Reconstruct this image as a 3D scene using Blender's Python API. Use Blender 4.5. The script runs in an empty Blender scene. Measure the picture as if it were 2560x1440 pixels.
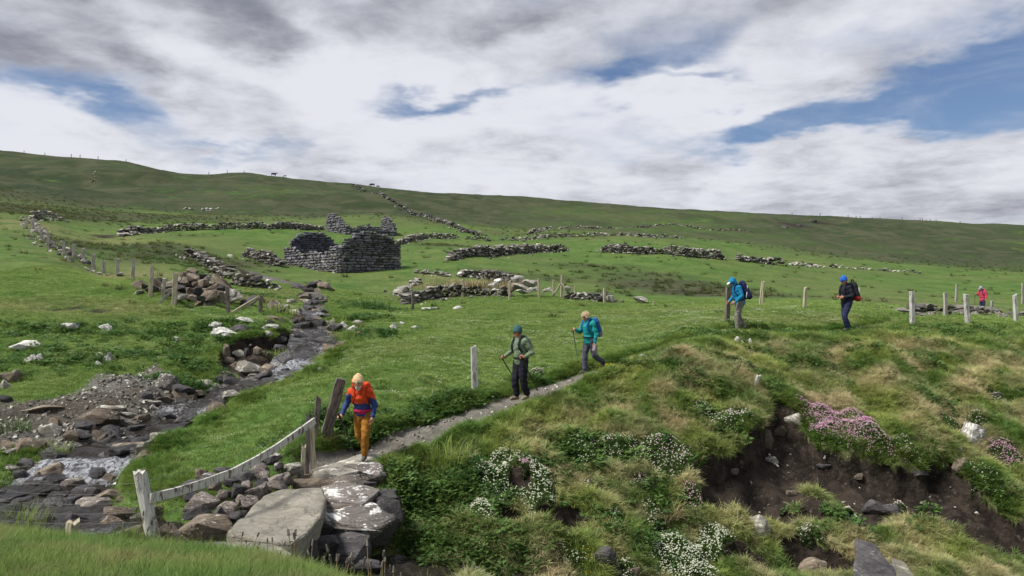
import bpy, bmesh, math, random, os
import numpy as np
from mathutils import Vector, Matrix, Euler, noise as mnoise

SEED = 7
random.seed(SEED)
rng = np.random.default_rng(SEED)
sc = bpy.context.scene
COL = sc.collection
R = math.radians

# ------------------------------------------------------------------ camera
cd = bpy.data.cameras.new('camera')
cam = bpy.data.objects.new('camera', cd)
COL.objects.link(cam)
cam.location = (0, 0, 0)
cam.rotation_euler = (R(90), 0, 0)
cd.sensor_width = 36.0
cd.lens = 26.0
cd.clip_start = 0.05
cd.clip_end = 4000
sc.camera = cam
F = 26.0 / 36.0 * 2560.0          # focal length in photograph pixels

# ------------------------------------------------------------------ light and exposure
SUN_EL, SUN_AZ = R(54), R(-112)     # azimuth measured from +Y towards +X
sd = bpy.data.lights.new('sun', 'SUN')
sd.energy = 3.0
sd.angle = R(12)
sd.color = (1.0, 0.95, 0.87)
sun = bpy.data.objects.new('sun', sd)
COL.objects.link(sun)
_dir = Vector((math.sin(SUN_AZ) * math.cos(SUN_EL), math.cos(SUN_AZ) * math.cos(SUN_EL), math.sin(SUN_EL)))
sun.rotation_euler = (-_dir).to_track_quat('-Z', 'Y').to_euler()
sun.location = _dir * 50

vs = sc.view_settings
vs.view_transform = 'Standard'
vs.look = 'None'
vs.gamma = 1.0
vs.exposure = 0.95
vs.use_curve_mapping = False
cy_ = sc.cycles
cy_.max_bounces = 6
cy_.diffuse_bounces = 4
cy_.glossy_bounces = 2
cy_.transmission_bounces = 2
cy_.transparent_max_bounces = 4
cy_.use_denoising = True
cy_.adaptive_threshold = 0.02


class NT:
    """small node-tree helper: values are floats or sockets"""
    def __init__(self, tree):
        self.t = tree
        self.n = tree.nodes
        self.l = tree.links

    def put(self, sock, v):
        if hasattr(v, 'is_output'):
            self.l.new(v, sock)
        elif v is not None:
            if isinstance(v, (tuple, list)) and len(v) == 3 and sock.type == 'RGBA':
                v = (*v, 1.0)
            sock.default_value = v

    def math(self, op, a, b=None, c=None, clamp=False):
        m = self.n.new('ShaderNodeMath')
        m.operation = op
        m.use_clamp = clamp
        self.put(m.inputs[0], a)
        if b is not None: self.put(m.inputs[1], b)
        if c is not None: self.put(m.inputs[2], c)
        return m.outputs[0]

    def add(self, a, b): return self.math('ADD', a, b)
    def sub(self, a, b): return self.math('SUBTRACT', a, b)
    def mul(self, a, b, clamp=False): return self.math('MULTIPLY', a, b, clamp=clamp)
    def mx(self, a, b): return self.math('MAXIMUM', a, b)
    def mn(self, a, b): return self.math('MINIMUM', a, b)

    def step(self, v, lo, hi, a=0.0, b=1.0):
        m = self.n.new('ShaderNodeMapRange')
        m.interpolation_type = 'SMOOTHSTEP'
        self.put(m.inputs['Value'], v)
        self.put(m.inputs['From Min'], lo); self.put(m.inputs['From Max'], hi)
        self.put(m.inputs['To Min'], a); self.put(m.inputs['To Max'], b)
        return m.outputs['Result']

    def vec(self, x, y, z):
        m = self.n.new('ShaderNodeCombineXYZ')
        self.put(m.inputs[0], x); self.put(m.inputs[1], y); self.put(m.inputs[2], z)
        return m.outputs[0]

    def sep(self, v):
        m = self.n.new('ShaderNodeSeparateXYZ')
        self.l.new(v, m.inputs[0])
        return m.outputs

    def vscale(self, v, s):
        m = self.n.new('ShaderNodeVectorMath')
        if isinstance(s, (tuple, list)):
            m.operation = 'MULTIPLY'
            self.l.new(v, m.inputs[0]); m.inputs[1].default_value = s
        else:
            m.operation = 'SCALE'
            self.l.new(v, m.inputs[0]); m.inputs['Scale'].default_value = s
        return m.outputs[0]

    def noise(self, v, scale=1.0, detail=4.0, rough=0.5, dist=0.0, color=False, lac=2.0):
        m = self.n.new('ShaderNodeTexNoise')
        if v is not None: self.l.new(v, m.inputs['Vector'])
        m.inputs['Scale'].default_value = scale
        m.inputs['Detail'].default_value = detail
        m.inputs['Roughness'].default_value = rough
        m.inputs['Distortion'].default_value = dist
        m.inputs['Lacunarity'].default_value = lac
        return m.outputs['Color' if color else 'Fac']

    def voronoi(self, v, scale=1.0, feature='F1', out='Distance'):
        m = self.n.new('ShaderNodeTexVoronoi')
        m.feature = feature
        if v is not None: self.l.new(v, m.inputs['Vector'])
        m.inputs['Scale'].default_value = scale
        return m.outputs[out]

    def mix(self, f, a, b, blend='MIX'):
        m = self.n.new('ShaderNodeMix')
        m.data_type = 'RGBA'
        m.blend_type = blend
        m.clamp_factor = True
        self.put(m.inputs[0], f); self.put(m.inputs[6], a); self.put(m.inputs[7], b)
        return m.outputs[2]

    def attr(self, name, typ='GEOMETRY', out='Fac'):
        m = self.n.new('ShaderNodeAttribute')
        m.attribute_type = typ
        m.attribute_name = name
        return m.outputs[out]

    def coord(self, out='Object'):
        return self.n.new('ShaderNodeTexCoord').outputs[out]

    def pos(self):
        return self.n.new('ShaderNodeNewGeometry').outputs['Position']

    def rand(self):
        return self.n.new('ShaderNodeObjectInfo').outputs['Random']

    def bump(self, h, strength=0.4, dist=0.05, normal=None):
        m = self.n.new('ShaderNodeBump')
        m.inputs['Strength'].default_value = strength
        m.inputs['Distance'].default_value = dist
        self.put(m.inputs['Height'], h)
        if normal is not None: self.l.new(normal, m.inputs['Normal'])
        return m.outputs[0]


# ------------------------------------------------------------------ sky: clear blue behind broken cloud
world = bpy.data.worlds.new('World')
sc.world = world
world.use_nodes = True
wt = NT(world.node_tree)
wt.n.clear()
sky = wt.n.new('ShaderNodeTexSky')
sky.sky_type = 'NISHITA'
sky.sun_disc = False
sky.sun_elevation = SUN_EL
sky.sun_rotation = SUN_AZ
sky.altitude = 50
sky.air_density = 1.0
sky.dust_density = 0.4
sky.ozone_density = 2.0
SKY_STRENGTH = 0.046
gen = wt.coord('Generated')
sx, sy, sz = wt.sep(gen)
el = wt.math('ARCSINE', sz)
az = wt.math('ARCTAN2', sx, sy)
zz = wt.add(wt.mx(sz, 0.0), 0.16)
px_ = wt.math('DIVIDE', sx, zz)
py_ = wt.math('DIVIDE', sy, zz)
P = wt.vec(px_, py_, 0.37)
wob = wt.noise(P, 1.6, 5, 0.55, 0, True)
wob_s = wt.sep(wob)
az_w = wt.add(az, wt.mul(wt.sub(wob_s[0], 0.5), 0.34))
el_w = wt.add(el, wt.mul(wt.sub(wob_s[1], 0.5), 0.20))


def blob(px, py, rx, ry, tilt=0.0):
    """soft cloud / gap centred on a bearing and elevation (degrees derived once, world fixed)"""
    a0 = math.atan((px - 1280) / F)
    e0 = math.atan((720 - py) / math.hypot(F, px - 1280))
    da = wt.sub(az_w, a0)
    de = wt.sub(el_w, e0)
    ct, st = math.cos(tilt), math.sin(tilt)
    u = wt.add(wt.mul(da, ct / (rx / F)), wt.mul(de, st / (rx / F)))
    v = wt.add(wt.mul(da, -st / (ry / F)), wt.mul(de, ct / (ry / F)))
    r2 = wt.add(wt.mul(u, u), wt.mul(v, v))
    return wt.math('EXPONENT', wt.mul(r2, -1.0))


big = wt.noise(P, 0.75, 9, 0.53, 0.25)
fine = wt.noise(P, 2.3, 8, 0.56, 0.2)
cov = wt.add(wt.mul(big, 0.75), wt.mul(fine, 0.42))       # about 0.58 on average
for (bx, by, rx, ry, tl, am) in [
        (2420, 215, 330, 85, 0.10, -0.36), (1930, 285, 180, 42, 0.05, -0.26), (2560, 130, 200, 60, 0.2, -0.18),
        (1620, 160, 260, 70, 0.30, -0.33), (1560, 205, 90, 45, 0.2, -0.20), (2050, 315, 120, 30, 0.0, -0.16),
        (250, 260, 170, 45, -0.25, -0.36), (1090, 237, 200, 24, 0.0, -0.30), (590, 365, 110, 22, 0.15, -0.20),
        (90, 210, 90, 25, -0.2, -0.08), (2150, 110, 380, 45, 0.15, -0.12), (1450, 120, 160, 40, 0.2, -0.1), (1800, 190, 60, 20, 0.2, -0.15),
        (1900, 225, 420, 40, 0.10, 0.30), (2200, 40, 420, 70, 0.10, 0.22), (2350, 420, 500, 90, 0.05, 0.25),
        (800, 330, 500, 120, 0.0, 0.16), (1500, 450, 700, 120, 0.0, 0.2), (700, 120, 700, 110, 0.0, 0.25),
        (120, 330, 160, 90, 0.0, 0.18), (1740, 175, 90, 16, 0.05, 0.22)]:
    cov = wt.add(cov, wt.mul(blob(bx, by, rx, ry, tl), am))
cov = wt.add(cov, wt.mul(wt.sub(wt.noise(P, 6.0, 6, 0.6, 0.3), 0.5), 0.22))
cover = wt.step(cov, 0.32, 0.70)
veil = wt.step(wt.noise(P, 3.0, 7, 0.62, 0.6), 0.35, 0.78, 0.02, 0.34)
cover = wt.add(cover, wt.mul(wt.sub(1.0, cover), veil))
dark = wt.add(wt.add(wt.mul(wt.noise(P, 0.9, 7, 0.5, 0.3), 0.85), wt.mul(fine, 0.95)), -0.53)
for (bx, by, rx, ry, tl, am) in [
        (150, 110, 330, 80, -0.15, 0.36), (780, 50, 170, 50, 0.2, 0.30), (1300, 45, 200, 55, 0.2, 0.32),
        (420, 20, 400, 50, 0.0, 0.14), (1800, 20, 400, 60, 0.1, 0.04), (330, 165, 140, 45, -0.5, 0.2),
        (850, 370, 330, 40, 0.1, -0.14), (300, 340, 300, 60, 0.0, -0.12), (1000, 130, 300, 50, 0.0, -0.08),
        (750, 170, 420, 60, 0.0, -0.22), (90, 300, 180, 90, 0.0, -0.25), (1250, 290, 500, 60, 0.05, -0.2),
        (2000, 380, 600, 80, 0.0, -0.10), (1350, 150, 100, 40, 0.0, -0.1), (700, 270, 250, 60, 0, -0.14)]:
    dark = wt.add(dark, wt.mul(blob(bx, by, rx, ry, tl), am))
dark = wt.add(dark, wt.mul(wt.sub(wt.noise(P, 4.2, 8, 0.62, 0.3), 0.5), 0.75))
dark = wt.step(dark, 0.12, 0.92)
CLOUD_LIT, CLOUD_DARK = (0.405, 0.412, 0.445), (0.120, 0.127, 0.155)
cloud = wt.mix(dark, CLOUD_LIT, CLOUD_DARK)
skyc = wt.mix(1.0, sky.outputs[0], (SKY_STRENGTH * 0.80, SKY_STRENGTH * 0.87, SKY_STRENGTH * 1.02), 'MULTIPLY')
final = wt.mix(cover, skyc, cloud)
bg = wt.n.new('ShaderNodeBackground')
wt.l.new(final, bg.inputs['Color'])
bg.inputs['Strength'].default_value = 1.0
wo = wt.n.new('ShaderNodeOutputWorld')
wt.l.new(bg.outputs[0], wo.inputs['Surface'])
world.cycles.sampling_method = 'MANUAL'
world.cycles.sample_map_resolution = 512

# ------------------------------------------------------------------ terrain height field
def fade(t): return t * t * t * (t * (t * 6 - 15) + 10)


_perm = rng.permutation(4096)
_grad = np.stack([np.cos(np.arange(64) * 2 * np.pi / 64), np.sin(np.arange(64) * 2 * np.pi / 64)], 1)


def _h(ix, iy, s):
    return _perm[(ix + _perm[(iy + s * 131) & 4095]) & 4095] & 63


def gnoise(x, y, s=0):
    x = np.asarray(x, float); y = np.asarray(y, float)
    ix = np.floor(x).astype(int); iy = np.floor(y).astype(int)
    fx = x - ix; fy = y - iy
    u = fade(fx); v = fade(fy)
    def g(a, b):
        gr = _grad[_h(ix + a, iy + b, s)]
        return gr[..., 0] * (fx - a) + gr[..., 1] * (fy - b)
    n0 = g(0, 0) * (1 - u) + g(1, 0) * u
    n1 = g(0, 1) * (1 - u) + g(1, 1) * u
    return (n0 * (1 - v) + n1 * v) * 1.5


def fbm(x, y, octv=4, s=0, gain=0.5):
    t = 0; a = 1.0; f = 1.0
    for o in range(octv):
        t = t + a * gnoise(x * f + o * 17.3, y * f - o * 9.1, s + o)
        a *= gain; f *= 2.03
    return t


# survey points: bearing (photo x), distance in metres, elevation angle (photo y)
SURVEY = [
    # near bank under the camera
    (-900, 3, 1780), (0, 3, 1760), (640, 3, 1740), (1280, 3, 1760), (2000, 3, 1900), (3200, 3, 2000),
    (-600, 5, 1520), (0, 5, 1520), (500, 5, 1530), (900, 5, 1570), (1280, 5, 1640), (1900, 5, 1760), (2600, 5, 1850),
    (-300, 7, 1400), (0, 7, 1400), (400, 7, 1420), (750, 7, 1450), (1000, 7, 1540), (1400, 7, 1640), (2100, 7, 1740),
    (-200, 9.2, 1340), (0, 9.2, 1345), (250, 9.3, 1375), (450, 9.5, 1392), (650, 9.3, 1415), (820, 9.0, 1480), (1100, 9, 1580), (1700, 9, 1640), (2400, 9, 1660),
    # gully floor and stream
    (1000, 11.6, 1450), (1280, 11.5, 1500), (1700, 11.8, 1545), (2200, 12.5, 1570), (2700, 13, 1580),
    (700, 11.8, 1400), (400, 12.2, 1370), (180, 13.0, 1330), (0, 13.5, 1290), (-200, 14, 1270), (130, 15.2, 1230), (230, 16.6, 1150), (350, 18.2, 1080), (450, 20, 1020),
    (600, 22, 970), (700, 23.5, 930), (790, 27, 858), (770, 33, 790), (790, 38, 742), (740, 44, 712),
    # left bank terraces and field
    (0, 17.2, 1100), (0, 19.5, 1000), (0, 22.3, 905), (0, 24, 850), (0, 27.5, 790), (250, 19.8, 990), (400, 21.3, 950), (350, 23.4, 905), (300, 26, 835), (550, 25.5, 845),
    (660, 27, 815), (420, 28.5, 795), (600, 30, 783), (200, 28.2, 785), (378, 31, 742), (490, 32.3, 752), (640, 33.5, 762), (160, 45, 655), (85, 66, 575), (0, 40, 660), (-300, 28, 780), (-300, 45, 640),
    (-300, 70, 540), (0, 66, 568), (250, 45, 690), (330, 38, 705),
    # meadow between stream and path
    (905, 15.0, 1145), (905, 15.9, 1085), (905, 20, 950), (905, 26, 850), (905, 31, 800), (930, 36, 772), (560, 15.6, 1140), (600, 18.5, 1050), (700, 20.5, 985), (450, 14.2, 1215), (400, 16.5, 1120), (760, 14.2, 1150),
    (1000, 15.4, 1108), (1280, 38, 762), (1280, 26, 850), (1280, 19.8, 950), (1300, 17.7, 1003), (1475, 19.6, 938), (1100, 42, 755), (1450, 42, 750),
    (1000, 40, 762), (1600, 30, 800), (1600, 24, 850), (1650, 21.8, 862), (1850, 27, 790), (1845, 23.6, 826), (1850, 35, 763), (2115, 24.4, 824), (2200, 33, 768),
    (2300, 26, 812), (2450, 45, 781), (2450, 36, 786), (2560, 30, 806), (2560, 25, 832), (3000, 25, 850), (3000, 45, 790), (2100, 45, 752), (1700, 45, 748),
    # right bank face down to the gully
    (1700, 20.0, 880), (1700, 18.0, 985), (1700, 16.4, 1120), (1700, 14.8, 1290), (1700, 13.2, 1440),
    (2200, 21.6, 900), (2200, 19.6, 1000), (2200, 18.2, 1100), (2200, 16.3, 1290), (2200, 14.6, 1440),
    (2560, 22, 930), (2560, 18.9, 1100), (2560, 17, 1250), (2560, 15, 1440), (3100, 18, 1100), (3100, 15, 1440), (3100, 22, 930),
    (1900, 21.5, 890), (1900, 17.2, 1110), (1950, 14.0, 1440),
    (1280, 16.6, 1050), (1280, 15, 1150), (1280, 13.5, 1300), (1280, 12.4, 1420), (1480, 18.6, 975), (1480, 15.4, 1190), (1480, 13.0, 1400),
    (1000, 14.3, 1190), (1010, 12.8, 1370), (1050, 15.8, 1085),
    # middle distance
    (800, 58, 682), (920, 57, 686), (1050, 58, 680), (900, 75, 640), (900, 105, 585), (640, 60, 672), (560, 52, 690), (700, 75, 630), (400, 70, 608), (400, 92, 578), (450, 55, 650),
    (270, 72, 605), (230, 92, 560), (650, 95, 572), (1150, 75, 630), (1280, 55, 700), (1280, 75, 650), (1280, 110, 600), (1650, 85, 636), (1500, 60, 700), (1850, 95, 645), (1850, 60, 712), (2150, 100, 672), (2450, 60, 740), (2450, 100, 690),
    (1650, 120, 592), (2100, 140, 640), (2100, 60, 730), (3000, 60, 745), (3000, 120, 690),
    # hill
    (0, 110, 505), (-400, 110, 470), (400, 130, 535), (800, 150, 540), (1000, 150, 540), (1280, 170, 562), (1850, 170, 596), (2450, 200, 625), (3100, 220, 640),
    (0, 190, 440), (400, 200, 480), (800, 215, 497), (1280, 225, 528), (1850, 230, 565), (2300, 260, 585),
    (-700, 280, 330), (0, 280, 380), (200, 285, 393), (330, 288, 408), (440, 290, 434), (500, 290, 435), (600, 290, 432), (700, 290, 443), (900, 292, 463), (1000, 295, 475),
    (1280, 300, 490), (1500, 305, 508), (1800, 310, 528), (2050, 312, 541), (2300, 315, 553), (2560, 318, 563), (3100, 320, 580),
    (-700, 360, 360), (0, 360, 408), (440, 360, 455), (900, 365, 482), (1280, 370, 507), (1800, 375, 542), (2560, 380, 576), (3200, 380, 592),
    (-700, 600, 480), (0, 600, 500), (800, 600, 540), (1280, 600, 570), (2000, 600, 600), (2560, 600, 620), (3200, 600, 630),
    (0, 1200, 610), (1280, 1200, 640), (2560, 1200, 660),
]
_S = np.array(SURVEY, float)
KU, KV = 2.2, 1.0


def _uv(u, d):
    return np.stack([np.clip(u, -1.25, 1.25) * KU, np.log(np.maximum(d, 1.6) + 2.0) * KV], -1)


_C = _uv((_S[:, 0] - 1280) / F, _S[:, 1])
_W = (720 - _S[:, 2])


def _tps(r2):
    return 0.5 * r2 * np.log(r2 + 1e-12)


_n = len(_C)
_A = np.zeros((_n + 3, _n + 3))
_d2 = ((_C[:, None] - _C[None]) ** 2).sum(-1)
_A[:_n, :_n] = _tps(_d2) + np.eye(_n) * 2e-4
_A[:_n, _n] = 1; _A[:_n, _n + 1:] = _C
_A[_n, :_n] = 1; _A[_n + 1:, :_n] = _C.T
_sol = np.linalg.solve(_A, np.concatenate([_W, np.zeros(3)]))


def base_h(x, y):
    x = np.asarray(x, float).ravel(); y = np.asarray(y, float).ravel()
    out = np.empty_like(x)
    for i in range(0, len(x), 20000):
        xs, ys = x[i:i + 20000], y[i:i + 20000]
        d = np.maximum(ys, 0.8 + 0.0 * ys)
        d = np.maximum(d, 0.25 * np.abs(xs) + 0.8)
        q = _uv(xs / d, d)
        r2 = ((q[:, None] - _C[None]) ** 2).sum(-1)
        w = _tps(r2) @ _sol[:_n] + _sol[_n] + q @ _sol[_n + 1:]
        dz = np.minimum(d, 600)
        h = w / F * dz
        near = np.clip((4.5 - d) / 3.0, 0, 1)
        out[i:i + 20000] = h * (1 - near) + (-1.66) * near
    return out


def w3(px, py, d):
    return np.array([(px - 1280) / F * d, d, (720 - py) / F * d])


def seg_dist(x, y, poly):
    """distance to a polyline, and parameter along it (in points)"""
    best = np.full(x.shape, 1e9); par = np.zeros(x.shape)
    for i in range(len(poly) - 1):
        ax, ay = poly[i][:2]; bx, by = poly[i + 1][:2]
        dx, dy = bx - ax, by - ay
        t = np.clip(((x - ax) * dx + (y - ay) * dy) / (dx * dx + dy * dy + 1e-9), 0, 1)
        d = np.hypot(x - ax - t * dx, y - ay - t * dy)
        m = d < best
        best = np.where(m, d, best); par = np.where(m, i + t, par)
    return best, par


def in_poly(x, y, poly):
    c = np.zeros(x.shape, bool)
    n = len(poly)
    for i in range(n):
        ax, ay = poly[i][:2]; bx, by = poly[(i + 1) % n][:2]
        with np.errstate(divide='ignore', invalid='ignore'):
            c ^= ((ay > y) != (by > y)) & (x < (bx - ax) * (y - ay) / (by - ay + 1e-12) + ax)
    return c


def poly_sd(x, y, poly):
    """signed distance, positive inside"""
    d, _ = seg_dist(x, y, list(poly) + [poly[0]])
    return np.where(in_poly(x, y, poly), d, -d)


def sstep(v, a, b):
    t = np.clip((v - a) / (b - a), 0, 1)
    return t * t * (3 - 2 * t)


def ray_hit(fn, px, py, dmin=5.0, dmax=340.0):
    """where the line of sight through a photo point meets a height function"""
    ds = np.exp(np.linspace(math.log(dmin), math.log(dmax), 900))
    u = (px - 1280) / F; w = (720 - py) / F
    h = fn(u * ds, ds)
    below = w * ds <= h
    k = np.argmax(below)
    if not below.any():
        k = len(ds) - 1
        # nothing hit: take the closest approach (skyline)
        k = int(np.argmin(np.abs(w * ds - h)))
        d = ds[k]
        return np.array([u * d, d, h[k]])
    if k == 0: k = 1
    a, b = ds[k - 1], ds[k]
    for _ in range(18):
        m = 0.5 * (a + b)
        if w * m <= fn(np.array([u * m]), np.array([m]))[0]: b = m
        else: a = m
    return np.array([u * b, b, float(fn(np.array([u * b]), np.array([b]))[0])])


def base_pts(lst):
    return np.array([ray_hit(base_h, p[0], p[1]) for p in lst])


# the stream: survey of its middle line, downhill, with half width
STREAM = [(600, 668, 50, .25), (735, 706, 45, .3), (790, 742, 38, .35), (770, 790, 33, .42), (788, 855, 27, .62), (760, 885, 25.2, .5), (700, 930, 23.5, .5), (600, 972, 22, .42), (520, 1000, 20.9, .45), (440, 1035, 19.7, .5),
          (350, 1085, 18.2, .62), (235, 1150, 16.6, .75), (130, 1225, 15.2, .9), (110, 1290, 13.9, .9), (230, 1350, 12.6, .9), (480, 1390, 12.0, .9), (700, 1415, 11.75, .8), (900, 1460, 11.5, .8), (1100, 1490, 11.4, .9), (1500, 1525, 11.6, 1.0), (2000, 1560, 12.2, 1.2), (2700, 1590, 13, 1.3)]
ST = np.array([list(w3(a, b, d)) + [w] for a, b, d, w in STREAM])
for i in range(1, len(ST)):
    ST[i, 2] = min(ST[i, 2], ST[i - 1, 2] - 0.02)
# resample smoothly
def catmull(P, n=8):
    P = np.asarray(P, float)
    Q = np.vstack([2 * P[0] - P[1], P, 2 * P[-1] - P[-2]])
    out = []
    for i in range(1, len(Q) - 2):
        for t in np.linspace(0, 1, n, endpoint=False):
            a, b, c, d = Q[i - 1], Q[i], Q[i + 1], Q[i + 2]
            out.append(0.5 * ((2 * b) + (c - a) * t + (2 * a - 5 * b + 4 * c - d) * t * t + (3 * b - a - 3 * c + d) * t ** 3))
    out.append(Q[-2])
    return np.array(out)


STR = catmull(ST, 6)
for i in range(1, len(STR)):
    STR[i, 2] = min(STR[i, 2], STR[i - 1, 2] - 0.003)

PATH_PX = [(800, 1172), (905, 1142), (1000, 1106), (1110, 1062), (1230, 1018), (1310, 990), (1400, 958), (1480, 930), (1560, 900), (1640, 868), (1740, 843)]
PATHW = base_pts(PATH_PX)
PATHC = catmull(np.vstack([PATHW, [[7.3, 23.9, -1.4], [11.2, 24.6, -1.4], [15.0, 28.0, -1.4], [20, 36, -1.4], [29, 45, -1.4]]]), 5)
SCAR_PX = [(1735, 1172), (1850, 1118), (1893, 1060), (1945, 1008), (2000, 1035), (2050, 1110), (2180, 1142), (2290, 1152), (2375, 1135), (2440, 1200), (2560, 1275), (2700, 1340), (2700, 1440), (2560, 1395), (2450, 1300), (2330, 1305), (2200, 1318), (2050, 1300), (1930, 1305), (1800, 1300), (1745, 1240)]
SCAR = base_pts(SCAR_PX)
SCAR_TOP = SCAR[:12]
GRAVEL = base_pts([(175, 985), (275, 930), (385, 918), (420, 945), (510, 972), (470, 1010), (400, 1050), (310, 1100), (200, 1130), (80, 1120), (0, 1130), (-100, 1080), (-100, 1010), (60, 1010)])
CUT_BANK = base_pts([(535, 930), (545, 875), (600, 848), (680, 838), (735, 815), (760, 830), (740, 880), (690, 915), (610, 945)])


PITS = [(base_pts([(a, b)])[0], r, dp) for a, b, r, dp in [(1300, 1205, .22, .30), (1268, 1292, .30, .34), (1405, 1312, .42, .36), (1440, 1285, .28, .25), (2015, 1385, .5, .35), (1880, 1400, .4, .3), (440, 1078, .35, .22), (2090, 1405, .35, .3)]]


def height(x, y, detail=True):
    sh = np.shape(x)
    x = np.asarray(x, float).ravel(); y = np.asarray(y, float).ravel()
    h = base_h(x, y)
    d = np.maximum(y, 0.5)
    near_stream = (y < 56) & (y > 8) & (x < 20)
    # stream channel
    ds = np.full(x.shape, 99.0); zs = np.zeros(x.shape); ws = np.ones(x.shape)
    if near_stream.any():
        dd, pp = seg_dist(x[near_stream], y[near_stream], STR)
        ds[near_stream] = dd
        idx = np.arange(len(STR))
        zs[near_stream] = np.interp(pp, idx, STR[:, 2]); ws[near_stream] = np.interp(pp, idx, STR[:, 3])
    edge = ds + 0.25 * gnoise(x * 0.9, y * 0.9, 3) - ws
    rise = np.where(edge < 0, -0.10, -0.10 + 0.75 * np.clip(edge, 0, 9))
    h = np.where(ds < 8, np.minimum(h, zs + rise), h)
    low = sstep(edge, 0.6, 0.0)
    h = h * (1 - low) + np.maximum(h, zs - 0.14) * low
    # cut bank, a small concave cliff of soil
    if detail is not None:
        m = (y < 40) & (y > 15) & (x < 0)
        if m.any():
            s = poly_sd(x[m], y[m], CUT_BANK)
            h[m] -= 0.45 * sstep(s, -0.05, 0.22) * sstep(-s, -1.6, -0.2)
    # soil scar in the right bank
    m = (y < 24) & (y > 10) & (x > 2)
    if m.any():
        s = poly_sd(x[m] + 0.16 * gnoise(x[m] * 2.1, y[m] * 2.1, 9), y[m] + 0.16 * gnoise(x[m] * 2.3, y[m] * 2.3, 8), SCAR)
        top, _ = seg_dist(x[m], y[m], SCAR_TOP)
        h[m] -= 0.75 * sstep(s, -0.02, 0.13) * sstep(top, 2.0, 0.1)
    for c_, r_, dp_ in PITS:
        m = (np.abs(x - c_[0]) < r_ * 3) & (np.abs(y - c_[1]) < r_ * 3)
        if m.any():
            q2 = ((x[m] - c_[0]) / r_) ** 2 + ((y[m] - c_[1]) / (r_ * .7)) ** 2
            h[m] -= dp_ * sstep(q2, 1.5, .5)
    # path worn into the turf
    m = (y < 50) & (y > 12) & (x > -7)
    pm = np.zeros(x.shape)
    if m.any():
        dp, _ = seg_dist(x[m] + 0.1 * gnoise(x[m] * 1.3, y[m] * 1.3, 5), y[m], PATHC)
        pm[m] = sstep(dp, 0.75, 0.32)
    h -= 0.09 * pm
    if detail:
        a = 1 - 0.85 * pm
        bank = sstep(x * 0.35 + (20.5 - y), -1.0, 1.0) * (x > -5) * (y < 24) * (y > 9)
        h += a * (0.035 * fbm(x * 0.8, y * 0.8, 3, 20) + 0.05 * fbm(x * 0.23, y * 0.23, 2, 24) * (d > 11))
        h += a * bank * (0.24 * fbm(x * 0.8, y * 0.8, 3, 31) + 0.10 * gnoise(x * 2.4, y * 2.4, 33))
        lb = sstep(x, -2.5, -5) * (y > 16) * (y < 32)
        h += lb * (0.09 * fbm(x * 0.7, y * 0.7, 3, 36))
        tl = (y + 0.35 * x * 0.2 + 0.9 * gnoise(x * .3, y * .3, 38)) / 2.1
        h += lb * 0.22 * (sstep(tl - np.floor(tl), .35, .65) - (tl - np.floor(tl)))
        far = sstep(d, 38, 90)
        h += far * (0.35 * fbm(x * 0.06, y * 0.06, 4, 40)) + sstep(d, 90, 200) * sstep(d, 300, 255) * 2.3 * fbm(x * 0.021, y * 0.021, 4, 47)
        h += sstep(d, 200, 290) * 0.25 * gnoise(x * 0.12, y * 0.05, 50)
    return h.reshape(sh)


def hz(x, y):
    return float(height(np.array([x]), np.array([y]))[0])


def hit(px, py, dmin=5.0, dmax=340.0):
    return ray_hit(lambda a, b: height(a, b), px, py, dmin, dmax)

# ------------------------------------------------------------------ materials
MATS = {}


def new_mat(name):
    m = bpy.data.materials.new(name)
    m.use_nodes = True
    t = NT(m.node_tree)
    b = t.n['Principled BSDF']
    MATS[name] = m
    return m, t, b


def setp(t, b, **k):
    names = dict(color='Base Color', rough='Roughness', spec='Specular IOR Level', normal='Normal', metal='Metallic', trans='Transmission Weight', ior='IOR', sheen='Sheen Weight', sss='Subsurface Weight')
    for a, v in k.items():
        t.put(b.inputs[names[a]], v)


def simple_mat(name, col, rough=0.8, var=0.15, scale=8.0, bump=0.0, bscale=40.0, spec=0.3, coord='Object', metal=0.0, stretch=None):
    """plain painted / woven / wooden surface with a little uneven tone"""
    m, t, b = new_mat(name)
    c = t.coord(coord)
    if stretch: c = t.vscale(c, stretch)
    n = t.noise(c, scale, 5, 0.6)
    f = t.step(n, 0.25, 0.75)
    lo = tuple(x * (1 - var) for x in col); hi = tuple(min(1, x * (1 + var)) for x in col)
    setp(t, b, color=t.mix(f, lo, hi), rough=rough, spec=spec, metal=metal)
    if bump:
        setp(t, b, normal=t.bump(t.noise(c, bscale, 4, 0.6), bump, 0.01))
    return m


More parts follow.
